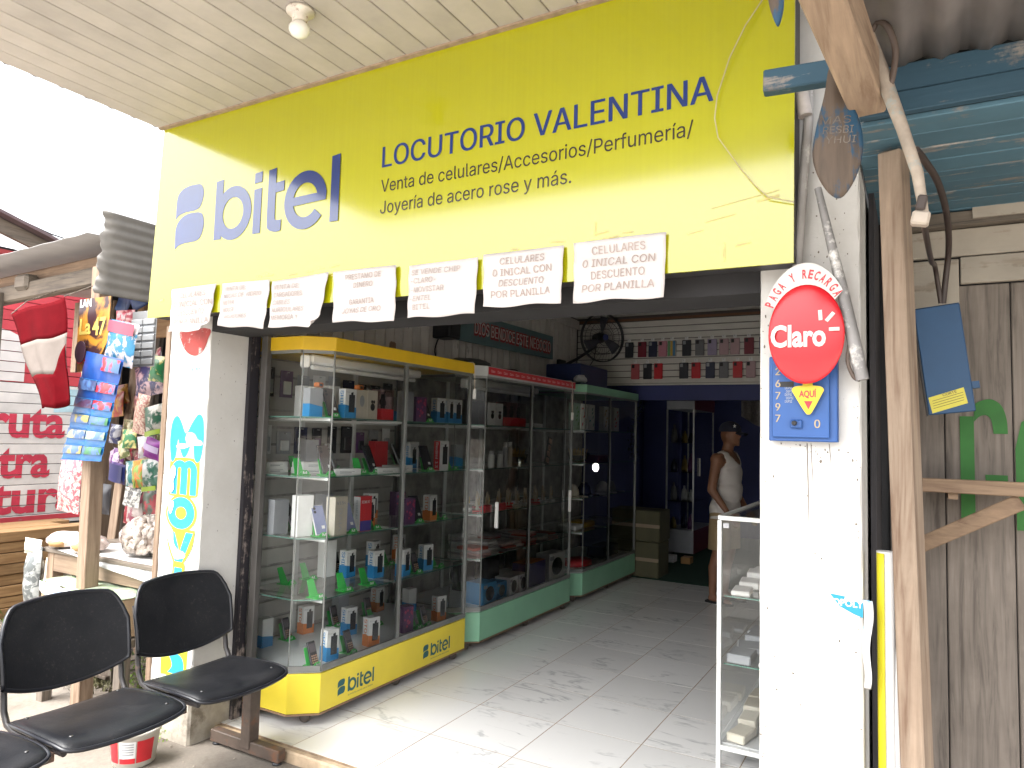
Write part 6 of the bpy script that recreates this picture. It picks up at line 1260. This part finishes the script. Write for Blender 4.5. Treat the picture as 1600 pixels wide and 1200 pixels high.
tubeobj('cable', 'thin dark cable running straight down to the hanging blue box', 'cable', [(.024, 2.15, 2.20), (.05, 2.6, 2.19), (.066, 2.9, 2.24), (.078, 2.98, 2.18), (.086, 3.0, 2.12)], .008, CAB)
tubeobj('cable', 'dark cable arching over the slanting pole end', 'cable', [(-.095, 2.02, 2.66), (-.075, 2.0, 2.69), (-.050, 1.98, 2.66), (-.033, 1.98, 2.595), (-.042, 1.99, 2.525), (-.055, 2.0, 2.50)], .008, mat('brown_cable', (0.10, 0.07, 0.055), .6))
sp = thing('slanting_pole', 'pale slanting pole with clamp hanging before the blue soffit', 'pole', (.0, 2.0, 2.15)); obj('pole', MB().tube([(-.098, 2.0, 2.655), (-.062, 2.0, 2.541), (-.020, 2.0, 2.398), (.012, 2.0, 2.275), (.026, 2.0, 2.16)], [.020, .019, .015, .014, .011], 10), mat('pole_bark', (0.38, 0.32, 0.26), .8, .3, 16, stain=(0.2, 0.3, 0.31), stain_at=.56, stain_scale=10, bmp=.4), sp)
M = Matrix.Translation((.018, 2.0, 2.165)) @ Matrix.Rotation(R(12), 4, 'Y'); obj('clamp', MB().box(-.020, .020, -.018, .018, -.022, .012, 0, M, .005), mat('dirty_clamp', (0.42, 0.36, 0.30), .6, .2), sp); obj('clamp_block', MB().box(-.016, .006, -.021, .016, .013, .05, 0, M, .004), mat('dark_rubber', (0.06, 0.045, 0.04), .7), sp)
tag(obj('roof_beam', bar((-.215, 1.0, 2.60), (-.100, 2.10, 2.545), .085, .12, (0, 0, 1), .005), wood('roof_beam_y', (0.40, 0.29, 0.20), (0.22, 0.14, 0.09), 'y')), 'square sawn roof beam jutting toward the street above the round sign', 'beam')
pdm = wood('paddle_paint', (0.115, 0.08, 0.055), (0.06, 0.042, 0.03), 'z', .65, (0.010, 0.065, 0.13), .46, randv=.02)
def paddle(pts, y, t, label):
    o = thing('paddle', label, 'paddle', (pts[0][0], y, pts[-1][1])); cx = sum(p[0] for p in pts) / len(pts); zc = sum(p[1] for p in pts) / len(pts); poly = smooth_poly(pts, 4)
    def pf(u, v, r, side): 
        k = (1 - r * r); return (u, y + (1 if side else -1) * (.003 + t * k), v)
    obj('blade', shell(poly, pf, t, 7), pdm, o); return o
p1 = paddle([(-.194, 2.616), (-.206, 2.542), (-.228, 2.449), (-.236, 2.378), (-.220, 2.314), (-.188, 2.263), (-.159, 2.259), (-.125, 2.316), (-.111, 2.392), (-.124, 2.473), (-.158, 2.542), (-.178, 2.612)], 2.05, .010, 'wooden paddle blade with worn blue paint hanging over the round sign')
m = MB(); FPd = lambda u, v, d: (u, 2.05 - .0128 - d, v); 
for k, s in enumerate(('MAS', 'RESBI', 'YHUI')): text(m, s, FPd, -.215 + .006 * k, 2.460 - k * .028, .075, .020, .0004, .0, rot=-.12)
obj('scratched_lettering', m, mat('pale_scratch', (0.15, 0.13, 0.11), .8, .3, stain=(0.08,0.06,0.045), stain_at=.5, stain_scale=30), p1); obj('cord', MB().tube([(-.186, 2.05, 2.61), (-.18, 2.05, 2.68)], .003, 5), CAB, p1)
paddle([(-.305, 2.72), (-.292, 2.643), (-.285, 2.609), (-.271, 2.572), (-.261, 2.595), (-.257, 2.633), (-.262, 2.72)], 1.7, .006, 'small paddle tip with blue paint hanging at the top edge before the sign')
cr = MB(); cr.grid(120, 6, lambda u, v: (-.10 + 2.6 * u, .9 + 1.33 * v, 2.70 - .03 * v + .0 + .016 * math.sin(u * 2.6 * 2 * math.pi / .10)))
obj('roof_sheet', cr, mat('shed_corrugated', (0.22, 0.20, 0.19), .6, .2, 5, metal=.3), shed, 'grey corrugated roof sheet seen from below', solid=.003)
obj('roof_cover', B(-.14, 2.6, 2.24, 3.5, 2.69, 2.71), DARK, shed)
# shed side wall behind the post
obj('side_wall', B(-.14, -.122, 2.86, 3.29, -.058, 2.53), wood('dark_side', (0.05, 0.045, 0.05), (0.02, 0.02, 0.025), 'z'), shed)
ALB = 1.0
# ================================================================== INSIDE THE SHOP
# painted motto board on the left wall
mo = thing('motto_board', 'grey green wall board with red shadowed white motto lettering', 'sign', (-3.6, 6.2, 2.4)); XM = -3.60
M_TL, M_TR, M_BR, M_BL = (5.57, 2.72), (7.27, 2.73), (7.28, 2.47), (5.22, 2.44)
obj('board', MB().prism([M_BL, M_BR, M_TR, M_TL], 0, .02, FX(XM)), mat('teal_board', (0.10, 0.17, 0.18), .5, .08), mo)
m = MB(); text(m, 'DIOS BENDICE ESTE NEGOCIO', FX(XM), 5.60, 2.535, 1.62, .115, .0215, .10); obj('letter_shadow', m, mat('dark_red_print', (0.28, 0.012, 0.02), .5), mo)
m = MB(); text(m, 'DIOS BENDICE ESTE NEGOCIO', FX(XM), 5.61, 2.54, 1.60, .112, .0225, .01); obj('lettering', m, mat('grey_white_print', (0.55, 0.53, 0.52), .5), mo)
bx_ = thing('black_speaker', 'dark box speaker on the wall left of the motto board', 'speaker', (-3.58, 5.1, 2.42)); obj('cabinet', B(-3.64, -3.46, 5.02, 5.20, 2.42, 2.70, c=.01), BLACKP, bx_); obj('grille', B(-3.459, -3.452, 5.04, 5.18, 2.44, 2.68), DARK, bx_)
tubeobj('wall_cable', 'black cable sagging down the board wall above the yellow case', 'cable', [(-3.62, 5.1, 2.44), (-3.63, 5.06, 2.30), (-3.60, 5.15, 2.18), (-3.5, 5.4, 2.135), (-3.3, 5.6, 2.13)], .006, DARK)
# clutter on top of the cases
for i, (x, y, w, d, h, m, lab) in enumerate([(-3.2, 4.05, .14, .20, .05, DARK, 'small black router on top of the yellow case'), (-3.2, 3.95, .03, .06, .11, prn('brownfig', (0.20, 0.11, 0.06)), 'small brown figure on top of the yellow case'), (-3.15, 4.30, .16, .22, .03, prn('leafdark', (0.05, 0.09, 0.03)), 'flat dark green bundle on top of the yellow case')]):
    tag(obj(lab.split()[2] if i != 2 else 'bundle', B(x - w / 2, x + w / 2, y - d / 2, y + d / 2, 2.123, 2.123 + h, c=.012), m), lab, lab.split()[2] if i != 2 else 'bundle')
sk = obj('dark_sack', lump((-3.2, 4.95, 2.165), .16, .26, .055, None, 61), prn('sackdark', (0.03, 0.035, 0.03))); tag(sk, 'dark limp sack lying on the red banded case', 'sack')
tubeobj('loose_cord', 'dark cord lying over the top of the red banded case', 'cable', [(-3.0, 5.0, 2.135), (-2.95, 5.3, 2.15), (-3.1, 5.6, 2.135), (-3.0, 5.9, 2.14), (-3.15, 6.2, 2.135)], .006, DARK)
nb = thing('blue_crate', 'dark blue box with pale gadget on the far case', 'box', (-3.2, 7.0, 2.123)); obj('crate_body', B(-3.4, -3.0, 6.75, 7.5, 2.1235, 2.36, c=.01), prn('crateblue', (0.012, 0.022, 0.09)), nb); obj('gadget', lump((-3.0, 6.75, 2.19), .06, .10, .05, None, 71), SLV, nb)
# wall fan
fan = thing('wall_fan', 'round wall fan with wire cage near the rear corner', 'fan', (-3.35, 7.75, 2.45)); C0 = Vector((-3.22, 7.86, 2.78)); N0 = Vector((.80, -.58, -.05)).normalized(); U0 = N0.cross(Vector((0, 0, 1))).normalized(); V0 = U0.cross(N0) * -1
def fp_(r, a, d): return C0 + U0 * r * math.cos(a) + V0 * r * math.sin(a) + N0 * d
FANM = mat('fan_dark', (0.03, 0.03, 0.035), .4)
for r_, d in ((.285, 0), (.285, .02), (.20, .055), (.10, .065), (.285, -.02), (.2, -.06)): obj('cage_ring', MB().tube([fp_(r_, 2 * math.pi * k / 40, d) for k in range(41)], .006 if r_ > .28 else .003, 5, cap=False), FANM, fan)
sp_ = MB()
for k in range(36):
    a = 2 * math.pi * k / 36; sp_.tube([fp_(.05, a, .068), fp_(.2, a, .055), fp_(.285, a, .01)], .0016, 4)
q = obj('cage_wires', sp_, FANM, fan); q['kind'] = 'stuff'
for k in range(3):
    a0 = 2 * math.pi * k / 3; obj('blade', MB().grid(6, 6, lambda u, v: fp_(.05 + .20 * v, a0 + (.25 + .7 * u) * (1 - .25 * v), -.02 + .035 * u)), mat('fan_blade', (0.06, 0.06, 0.08), .35), fan, solid=.002)
obj('hub', MB().tube([fp_(0, 0, -.14), fp_(0, 0, -.03), fp_(0, 0, .07)], [.06, .065, .04], 16), FANM, fan); obj('badge', MB().prism(ell(0, 0, .035, .035, 18), .0715, .074, lambda u, v, d: C0 + U0 * u + V0 * v + N0 * d), prn('fanbadge', (0.03, 0.04, 0.16)), fan)
obj('arm', MB().tube([C0 - N0 * .12, C0 - N0 * .15 + Vector((0, 0, -.10)), Vector((-3.50, 7.75, 2.52)), Vector((-3.62, 7.6, 2.42))], .018, 8), FANM, fan); obj('bracket', B(-3.652, -3.60, 7.52, 7.68, 2.34, 2.50, c=.008), FANM, fan); obj('fan_cord', MB().tube([(-3.60, 7.65, 2.36), (-3.5, 7.9, 2.3), (-3.4, 8.05, 2.55), (-3.38, 8.09, 2.8)], .005, 5), DARK, fan)
# phone covers on the slatted wall
CC = {'black': (0.02, 0.022, 0.03), 'red': (0.50, 0.02, 0.03), 'maroon': (0.16, 0.015, 0.03), 'pink': (0.48, 0.20, 0.25), 'grey': (0.14, 0.14, 0.155), 'lilac': (0.33, 0.28, 0.42), 'navy': (0.015, 0.02, 0.05), 'striped': (0.30, 0.30, 0.26), 'clear pink': (0.42, 0.28, 0.30), 'salmon': (0.42, 0.10, 0.11)}
row1 = [(-2.96, 'black'), (-2.80, 'maroon'), (-2.67, 'navy'), (-2.55, 'pink'), (-2.44, 'striped'), (-2.27, 'black'), (-2.12, 'grey'), (-1.98, 'lilac'), (-1.85, 'clear pink'), (-1.73, 'clear pink'), (-1.58, 'maroon'), (-1.42, 'navy'), (-1.25, 'red')]
row2 = [(-2.88, 'salmon'), (-2.73, 'black'), (-2.60, 'red'), (-2.30, 'black'), (-2.16, 'red'), (-2.0, 'navy'), (-1.85, 'grey'), (-1.70, 'red'), (-1.56, 'clear pink'), (-1.40, 'pink')]
cnt = {}
allc = [(0, i, x, c) for i, (x, c) in enumerate(row1)] + [(1, i, x, c) for i, (x, c) in enumerate(row2)]
for rI, i, x, c in allc:
    zc = 2.655 if rI == 0 else 2.395; same = [a for a in allc if a[0] == rI and a[3] == c]; lab = c + ' phone cover on the ' + ('upper' if rI == 0 else 'lower') + ' row of the slatted wall'
    if len(same) > 1: lab += ', ' + ORD[[a[1] for a in same].index(i)] + ' from left'
    t = thing('phone_cover', lab, 'phone cover', (x, 8.05, zc - .09), 'phone covers on the slatted wall'); cm = prn('cover_' + c.replace(' ', '_'), CC[c], .35)
    obj('shell', B(x - .052, x + .052, 8.062, 8.074, zc - .098, zc + .085, c=.005), cm, t)
    if c == 'striped':
        for k, cc in enumerate(((0.1, 0.3, 0.12), (0.5, 0.32, 0.05), (0.05, 0.2, 0.4))): obj('stripe', B(x - .045 + k * .03, x - .022 + k * .03, 8.0585, 8.0618, zc - .09, zc + .08), prn('stripe%d' % k, cc), t)
    else: obj('camera_cutout', B(x - .040, x - .008, 8.0595, 8.0618, zc + .035, zc + .075, c=.001), DARK if c not in ('black', 'navy') else GY_, t)
    obj('hang_tab', B(x - .02, x + .02, 8.066, 8.069, zc + .0855, zc + .125), W_, t); obj('hook', MB().tube([(x, 8.102, zc + .11), (x, 8.04, zc + .108), (x, 8.03, zc + .118)], .003, 5), SLV, t)
for (x, z, lab) in ((-1.10, 2.60, 'white blister pack with black cable on the slatted wall'), (-1.10, 2.36, 'grey blister pack with earphones on the slatted wall')):
    t = thing('blister_pack', lab, 'pack', (x, 8.05, z - .1)); obj('card', B(x - .07, x + .07, 8.066, 8.072, z - .10, z + .13), W_ if z > 2.5 else prn('palecard', (0.42, 0.47, 0.48)), t); obj('cable_coil', MB().tube([(x + .035 * math.cos(a * .6), 8.058, z + .045 * math.sin(a * .6)) for a in range(10)], .006, 6), KG_, t)
# rear cabinet, cartons, vine, string of pale bunting
rc = thing('rear_cabinet', 'tall glass cabinet with red side panel in the back room', 'cabinet', (-2.7, 10.0, 0.0)); x0, x1, y0, y1 = -3.03, -2.64, 9.80, 10.33
x1b = -2.62
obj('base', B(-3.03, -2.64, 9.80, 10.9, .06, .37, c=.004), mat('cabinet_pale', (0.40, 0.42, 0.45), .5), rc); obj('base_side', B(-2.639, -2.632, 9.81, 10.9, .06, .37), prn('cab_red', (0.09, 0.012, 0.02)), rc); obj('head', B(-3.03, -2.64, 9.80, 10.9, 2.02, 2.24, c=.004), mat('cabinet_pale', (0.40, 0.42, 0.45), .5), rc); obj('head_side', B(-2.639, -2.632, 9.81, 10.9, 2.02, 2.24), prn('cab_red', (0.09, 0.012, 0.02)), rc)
for (x, y) in ((-3.02, 9.81), (-2.65, 9.81), (-2.65, 10.88), (-3.02, 10.88)): obj('post', B(x - .01, x + .01, y - .01, y + .01, .371, 2.019), ALU, rc)
for z in (.75, 1.15, 1.55): obj('shelf', B(-3.01, -2.66, 9.83, 10.87, z, z + .006), SHELFG, rc)
pnm = MB(); pnm.add([(-3.0, 9.802, .372), (-2.66, 9.802, .372), (-2.66, 9.802, 2.018), (-3.0, 9.802, 2.018)], [(0, 1, 2, 3)]); obj('glass_pane', pnm, GLASS, rc); pnm = MB(); pnm.add([(-2.642, 9.83, .372), (-2.642, 10.86, .372), (-2.642, 10.86, 2.018), (-2.642, 9.83, 2.018)], [(0, 1, 2, 3)]); obj('glass_pane', pnm, GLASS, rc)
obj('door_handle', B(-2.64, -2.62, 10.05, 10.075, 1.10, 1.35, c=.004), WHITEP, rc)
rg = random.Random(90)
for zI, z in enumerate((.371, .757, 1.157, 1.557)):
    for k in range(3):
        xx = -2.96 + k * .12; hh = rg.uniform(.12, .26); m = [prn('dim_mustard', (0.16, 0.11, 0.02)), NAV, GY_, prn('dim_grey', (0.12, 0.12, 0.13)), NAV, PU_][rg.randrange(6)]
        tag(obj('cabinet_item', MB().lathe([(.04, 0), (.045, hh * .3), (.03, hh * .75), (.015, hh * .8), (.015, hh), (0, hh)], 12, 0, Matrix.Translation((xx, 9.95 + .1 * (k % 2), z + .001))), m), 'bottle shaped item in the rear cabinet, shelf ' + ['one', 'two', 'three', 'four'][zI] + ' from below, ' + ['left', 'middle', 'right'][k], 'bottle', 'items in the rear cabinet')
CBD = mat('olive_carton', (0.09, 0.085, 0.045), .8, .12)
for i, (z0, z1, dx) in enumerate(((.005, .41, 0), (.415, .77, .01))):
    t = thing('stacked_carton', ('lower' if i == 0 else 'upper') + ' of two olive cartons stacked beside the far case', 'carton', (-2.85, 8.3, z0), 'stacked cartons'); obj('carton', B(-3.2 + dx, -2.58 + dx, 8.10, 8.5, z0, z1, c=.01), CBD, t); obj('tape', B(-3.2 + dx, -2.58 + dx, 8.096, 8.0985, (z0 + z1) / 2 - .02, (z0 + z1) / 2 + .02), mat('tape_brown', (0.36, 0.27, 0.18), .4), t)
for i, (x, y, w, m) in enumerate(((-2.86, 9.35, .22, W_), (-2.60, 9.36, .12, prn('orangebox', (0.4, 0.22, 0.08))), (-2.95, 9.55, .2, KG_))): tag(obj('floor_box', B(x - w / 2, x + w / 2, y - .08, y + .08, .006, .09, c=.004), m), ['small white box on the green carpet', 'small orange box on the green carpet', 'small black box on the green carpet'][i], 'box')
vn = thing('hanging_vine', 'dark artificial vine hanging by the blue passage', 'vine', (-2.98, 8.25, 1.3)); r = random.Random(33); mb = MB()
for k in range(150):
    z = 2.2 - .9 * r.random(); p = Vector((-2.93 + .06 * math.sin(z * 7) + r.gauss(0, .03), 8.24 + r.gauss(0, .02), z)); e = Euler((r.uniform(-1, 1), r.uniform(-1, 1), r.uniform(0, 6))).to_matrix(); s = .022; mb.add([p + e @ Vector(v) for v in ((-s, 0, 0), (0, -s * .6, 0), (s, 0, 0), (0, s * .6, 0))], [(0, 1, 2, 3)])
q = obj('leaves', mb, mat('vine_leaf', (0.012, 0.03, 0.018), .6), vn); q['kind'] = 'stuff'; obj('stem', MB().tube([(-2.93 + .06 * math.sin(z * 7), 8.24, z) for z in (1.3, 1.5, 1.7, 1.9, 2.1, 2.225)], .004, 5), DARK, vn)
# pale draped netting behind the man
tag(obj('draped_net', MB().grid(40, 8, lambda u, v: (-2.3 + 2.1 * u, 11.2 + .06 * math.sin(u * 40), 2.28 - .30 * v - .16 * math.sin(math.pi * ((u * 3) % 1)) * v)), mat('net_cloth', (0.24, 0.22, 0.21), .8, .3, 30), solid=.002), 'pale draped netting across the dark back room', 'curtain')
# ---- front right glass counter
ctr = thing('glass_counter', 'low glass counter with white metal frame behind the right pillar', 'counter', (-.5, 4.2, 0.0)); cx0, cx1, cy0, cy1, cz = -.862, -.225, 3.70, 5.35, 1.215
for (x, y) in ((cx0, cy0), (cx1, cy0), (cx0, cy1), (cx1, cy1)): obj('post', B(x - .011, x + .011, y - .011, y + .011, .0, cz - .012, c=.002), ALU_W, ctr)
for (p, q_) in (((cx0, cy0), (cx1, cy0)), ((cx0, cy0), (cx0, cy1)), ((cx1, cy0), (cx1, cy1)), ((cx0, cy1), (cx1, cy1))):
    for z in (cz, .10): obj('rail', bar((p[0], p[1], z), (q_[0], q_[1], z), .022, .022, (0, 0, 1), .002), ALU_W, ctr)
def vpane(p, q_, z0, z1, name='glass_pane'):
    mb = MB(); mb.add([(p[0], p[1], z0), (q_[0], q_[1], z0), (q_[0], q_[1], z1), (p[0], p[1], z1)], [(0, 1, 2, 3)]); return obj(name, mb, GLASS, ctr)
vpane((cx0 + .01, cy0), (cx1 - .01, cy0), .115, cz - .012); vpane((cx0, cy0 + .01), (cx0, cy1 - .01), .115, cz - .012)
mb = MB(); mb.add([(cx0 + .01, cy0 + .01, cz + .004), (cx1 - .01, cy0 + .01, cz + .004), (cx1 - .01, cy1 - .01, cz + .004), (cx0 + .01, cy1 - .01, cz + .004)], [(0, 1, 2, 3)]); obj('glass_top', mb, GLASS, ctr)
for z in (.50, .83): 
    s_ = MB(); s_.add([(cx0 + .02, cy0 + .02, z), (cx1 - .02, cy0 + .02, z), (cx1 - .02, cy1, z), (cx0 + .02, cy1, z)], [(0, 1, 2, 3)]); obj('shelf', s_, SHELFG, ctr); obj('shelf_edge', B(cx0 + .02, cx1 - .02, cy0 + .016, cy0 + .0198, z - .006, z), GEDGE, ctr)
obj('counter_floor', B(cx0 + .012, cx1 - .012, cy0 + .012, cy1, .112, .12), mat('counter_floor', (0.5, 0.5, 0.5), .5), ctr); obj('counter_back', B(cx1 - .03, cx1 - .02, cy0 + .02, cy1, .12, cz - .02), mat('counter_back', (0.26, 0.20, 0.17), .7, .2), ctr)
rg = random.Random(57); pal = [BE_, SLV, PASTEL[2], PASTEL[3], prn('tan', (0.3, 0.2, 0.14)), W_, GY_, PASTEL[1], PASTEL[5]]
idx = 0
for zI, z in enumerate((.121, .501, .831)):
    for k in range(12):
        x = cx0 + .09 + (k % 3) * .17; y = cy0 + .10 + (k // 3) * .20; w = rg.uniform(.09, .15); h = rg.uniform(.02, .06)
        lab = 'flat display tray in the glass counter, ' + ['lowest', 'middle', 'upper'][zI] + ' shelf, ' + ORD[k] + ' from the front'
        tag(obj('display_tray', MB().box(-w / 2, w / 2, -.08, .08, 0, h, 0, Matrix.Translation((x, y, z + .0008)) @ Matrix.Rotation(rg.uniform(-.2, .2), 4, 'Z'), .006), pal[(idx * 5 + k) % 9]), lab, 'tray', 'trays in the glass counter'); idx += 1
obj('hinge', B(-.845, -.815, 3.692, 3.6985, 1.165, 1.19, c=.002), SLV, ctr)
# ================================================================== MAN IN WHITE TANK TOP
def capsule(bm, p, q_, r0, r1, flat=1.0):
    p = Vector(p); q_ = Vector(q_); d = q_ - p; L = d.length; steps = max(2, int(L / (min(r0, r1) * .45)))
    for i in range(steps + 1):
        t = i / steps; bmesh.ops.create_icosphere(bm, subdivisions=2, radius=r0 + (r1 - r0) * t, matrix=Matrix.Translation(p + d * t) @ Matrix.Diagonal((1, flat, 1, 1)))
def ellip(bm, c, r, rot=(0, 0, 0)): bmesh.ops.create_icosphere(bm, subdivisions=3, radius=1.0, matrix=Matrix.Translation(c) @ Euler(rot).to_matrix().to_4x4() @ Matrix.Diagonal((r[0], r[1], r[2], 1)))
def fuse(bm, vox, name):
    me = bpy.data.meshes.new('tmp'); bm.to_mesh(me); bm.free(); o = bpy.data.objects.new('tmp', me); COL.objects.link(o)
    md = o.modifiers.new('r', 'REMESH'); md.mode = 'VOXEL'; md.voxel_size = vox; md.use_smooth_shade = True
    sm = o.modifiers.new('s', 'SMOOTH'); sm.iterations = 6; sm.factor = .5
    dg = bpy.context.evaluated_depsgraph_get(); dg.update(); r_ = bpy.data.meshes.new_from_object(o.evaluated_get(dg)); r_.name = name
    bpy.data.objects.remove(o); bpy.data.meshes.remove(me); return r_
# local frame: faces +X, left hand toward +Y, feet at z=0
bm = bmesh.new()
for s in (-1, 1):
    lx = -.045 if s < 0 else -.01; hip = (-.02, s * .095, .93); kn = (lx, s * .10, .50); an = (lx - .055, s * .105, .09)
    capsule(bm, hip, kn, .098, .062); capsule(bm, kn, (lx - .042, s * .10, .34), .060, .060); capsule(bm, (lx - .042, s * .10, .34), an, .058, .037)
    capsule(bm, (lx - .065, s * .105, .045), (lx + .11, s * .125, .034), .036, .026); capsule(bm, (lx + .11, s * .125, .030), (lx + .145, s * .128, .026), .026, .017)
ellip(bm, (-.02, 0, .95), (.125, .172, .13)); ellip(bm, (.008, 0, 1.10), (.130, .160, .15)); ellip(bm, (.005, 0, 1.26), (.126, .172, .16)); ellip(bm, (0, 0, 1.38), (.115, .185, .10)); ellip(bm, (-.005, 0, 1.45), (.085, .165, .055))
capsule(bm, (-.01, 0, 1.46), (.012, 0, 1.56), .062, .056)
arms = {}
for s in (-1, 1):
    sh = (-.02, s * .205, 1.415); el = (-.045, s * .265, 1.12); wr = (.10, s * .235, .915)
    ellip(bm, sh, (.066, .066, .066)); capsule(bm, sh, el, .057, .046); capsule(bm, el, wr, .045, .029)
    hd = Vector(wr) + Vector((.045, -s * .01, -.055)); ellip(bm, hd, (.040, .020, .048), (0, .6, 0))
    for k in range(4):
        b0 = hd + Vector((.030 - .004 * k, (k - 1.5) * .004, -.030 + .004 * (1.5 - k))) + Vector((-.020 * (k - 1.5) * .6, 0, -.004)); m0 = b0 + Vector((.020, -s * .006, -.030)); capsule(bm, b0, m0, .0095, .0088); capsule(bm, m0, m0 + Vector((.0, -s * .014, -.024 + .004 * abs(k - 1))), .0088, .0072)
    capsule(bm, hd + Vector((.016, 0, .024)), hd + Vector((.050, -s * .012, .012)), .011, .009); capsule(bm, hd + Vector((.050, -s * .012, .012)), hd + Vector((.062, -s * .016, -.012)), .009, .0075)
# head
H = Vector((.03, 0, 1.665))
ellip(bm, H, (.098, .077, .118)); ellip(bm, H + Vector((.028, 0, -.060)), (.066, .058, .055)); ellip(bm, H + Vector((.094, 0, -.012)), (.022, .014, .026), (0, .4, 0)); ellip(bm, H + Vector((.082, 0, -.066)), (.018, .026, .010)); ellip(bm, H + Vector((.078, 0, -.098)), (.020, .024, .018)); ellip(bm, H + Vector((.080, 0, .028)), (.022, .055, .012))
for s in (-1, 1): ellip(bm, H + Vector((-.008, s * .078, -.015)), (.022, .010, .034), (0, -.2, 0))
body_me = fuse(bm, .0105, 'body'); SKIN = mat('tan_skin', (0.23, 0.105, 0.058), .5, .12, 9)
body_me.materials.append(SKIN)
man = thing('person', 'man in white tank top, khaki shorts and dark cap inside the shop', 'person', (-1.655, 7.40, 0.0)); ORIG[man.name] = Vector((0, 0, 0)); man.rotation_euler = (0, 0, R(-9)); man.scale = (1.0, 1.06, 1.0)
for p in body_me.polygons: p.use_smooth = True
body = part('body', body_me, man)
def garment(name, test, off, m, zmin=None):
    bm = bmesh.new(); bm.from_mesh(body_me); bm.normal_update()
    kill = [f for f in bm.faces if not test(f.calc_center_median())]; bmesh.ops.delete(bm, geom=kill, context='FACES')
    for v in bm.verts: v.co += v.normal * off(v.co)
    me = bpy.data.meshes.new(name); bm.to_mesh(me); bm.free(); me.materials.clear(); me.materials.append(m)
    o = part(name, me, man); md = o.modifiers.new('t', 'SOLIDIFY'); md.thickness = .004; return o
def in_top(c):
    if c.z < .83 or c.z > 1.50: return False
    if abs(c.y) > .196 or (c.z < 1.0 and abs(c.y) > .19): return False
    if c.z > 1.30:   # arm holes and neckline
        if abs(c.y) > .175 - .16 * (c.z - 1.30): return False
        if c.x > -.01 and (c.y / .098) ** 2 + ((c.z - 1.475) / .105) ** 2 < 1: return False
        if c.x <= 0 and abs(c.y) < .07 and c.z > 1.43: return False
    if c.z < .9 and c.x > .09 and abs(c.y) > .2: return False
    return True
garment('tank_top', in_top, lambda c: .010 + .012 * max(0, min(1, (1.05 - c.z) / .2)) + .004 * math.sin(c.z * 38 + c.y * 20) , mat('white_cotton', (0.62, 0.58, 0.55), .85, .05, 8))
garment('shorts', lambda c: .53 < c.z < .955 and abs(c.y) < .205, lambda c: .012 + .030 * (1 - min(1, max(0, (c.z - .53) / .42))), mat('khaki_cloth', (0.30, 0.21, 0.11), .85, .08, 9))
cap = MB(); cap.grid(28, 9, lambda u, v: (H.x - .004 + .112 * math.cos(2 * math.pi * u) * math.cos(v * math.pi / 2), .092 * math.sin(2 * math.pi * u) * math.cos(v * math.pi / 2), H.z + .028 + .108 * math.sin(v * math.pi / 2) ** .8)); NAVC = mat('cap_navy', (0.012, 0.014, 0.030), .8)
def lo(name, mb, m, par): o = bpy.data.objects.new(name, mb.mesh(name, [m])); COL.objects.link(o); o.parent = par; return o
cp = lo('cap', cap, NAVC, man); br = MB(); br.grid(14, 5, lambda u, v: (H.x + .085 + .095 * v * (1 - (2 * u - 1) ** 2 * .55), (u - .5) * .17 * (1 - .12 * v), H.z + .034 - .02 * v - .022 * (2 * u - 1) ** 2)); o = lo('brim', br, NAVC, cp); o.modifiers.new('t', 'SOLIDIFY').thickness = .004
stp = []
for k in range(10): a = R(90 + 36 * k); rr_ = .024 if k % 2 == 0 else .010; stp.append((rr_ * math.cos(a), rr_ * math.sin(a)))
sm_ = MB(); sm_.prism(stp, 0, .002, lambda u, v, d: (H.x + .072 + u * .55 + d * .5, -.075 + u * .85 * .75 - d, H.z + .085 + v)); lo('star_mark', sm_, W_, cp)
for s in (-1, 1):
    e_ = MB().lathe([(0, -.008), (.009, -.004), (.011, 0), (.009, .004), (0, .008)], 10, 0, Matrix.Translation(H + Vector((.083, s * .032, .008)))); lo('eye', e_, mat('eye_white', (0.5, 0.48, 0.45), .3), body)
    e_ = MB(); e_.box(H.x + .080, H.x + .093, s * .032 - .022, s * .032 + .022, H.z + .030, H.z + .038, c=.003); lo('eyebrow', e_, DARK, body)
    lx = -.045 if s < 0 else -.01; sd = MB(); sd.prism([(u + lx - .02, v) for u, v in smooth_poly([(-.09, s * .105 - .036), (-.10, s * .105), (-.09, s * .105 + .036), (.05, s * .115 + .045), (.15, s * .125 + .045), (.19, s * .128), (.15, s * .125 - .045), (.05, s * .115 - .042)], 4)], .002, .020, FZ); sn = lo('sandal', sd, DARK, man)
    st_ = MB().grid(8, 4, lambda u, v: (lx + .025 + .055 * v, s * .118 + (u - .5) * .09, .022 + .052 * math.sin(math.pi * u) ** .5)); o = lo('strap', st_, DARK, sn); o.modifiers.new('t', 'SOLIDIFY').thickness = .004
# lit lamp in the back room, seen in the photograph as a bright spot mirrored in the far case
dl = thing('table_lamp', 'small lit white lamp on a stand in the dark back room', 'lamp', (-1.2, 10.8, .006))
obj('stand', MB().lathe([(.12, .006), (.12, .02), (.02, .03), (.016, 1.02), (.03, 1.05)], 16, 0, Matrix.Translation((-1.2, 10.8, 0))), DARK, dl)
_m, _n, _l, _b = _nodes('lit_bulb'); _b.inputs['Emission Color'].default_value = (1.0, 0.96, 0.90, 1); _b.inputs['Emission Strength'].default_value = 5.0
obj('bulb', MB().lathe([(.02, 1.05), (.045, 1.08), (.055, 1.12), (.045, 1.165), (.02, 1.18), (0, 1.182)], 16, 0, Matrix.Translation((-1.2, 10.8, 0))), _m, dl)
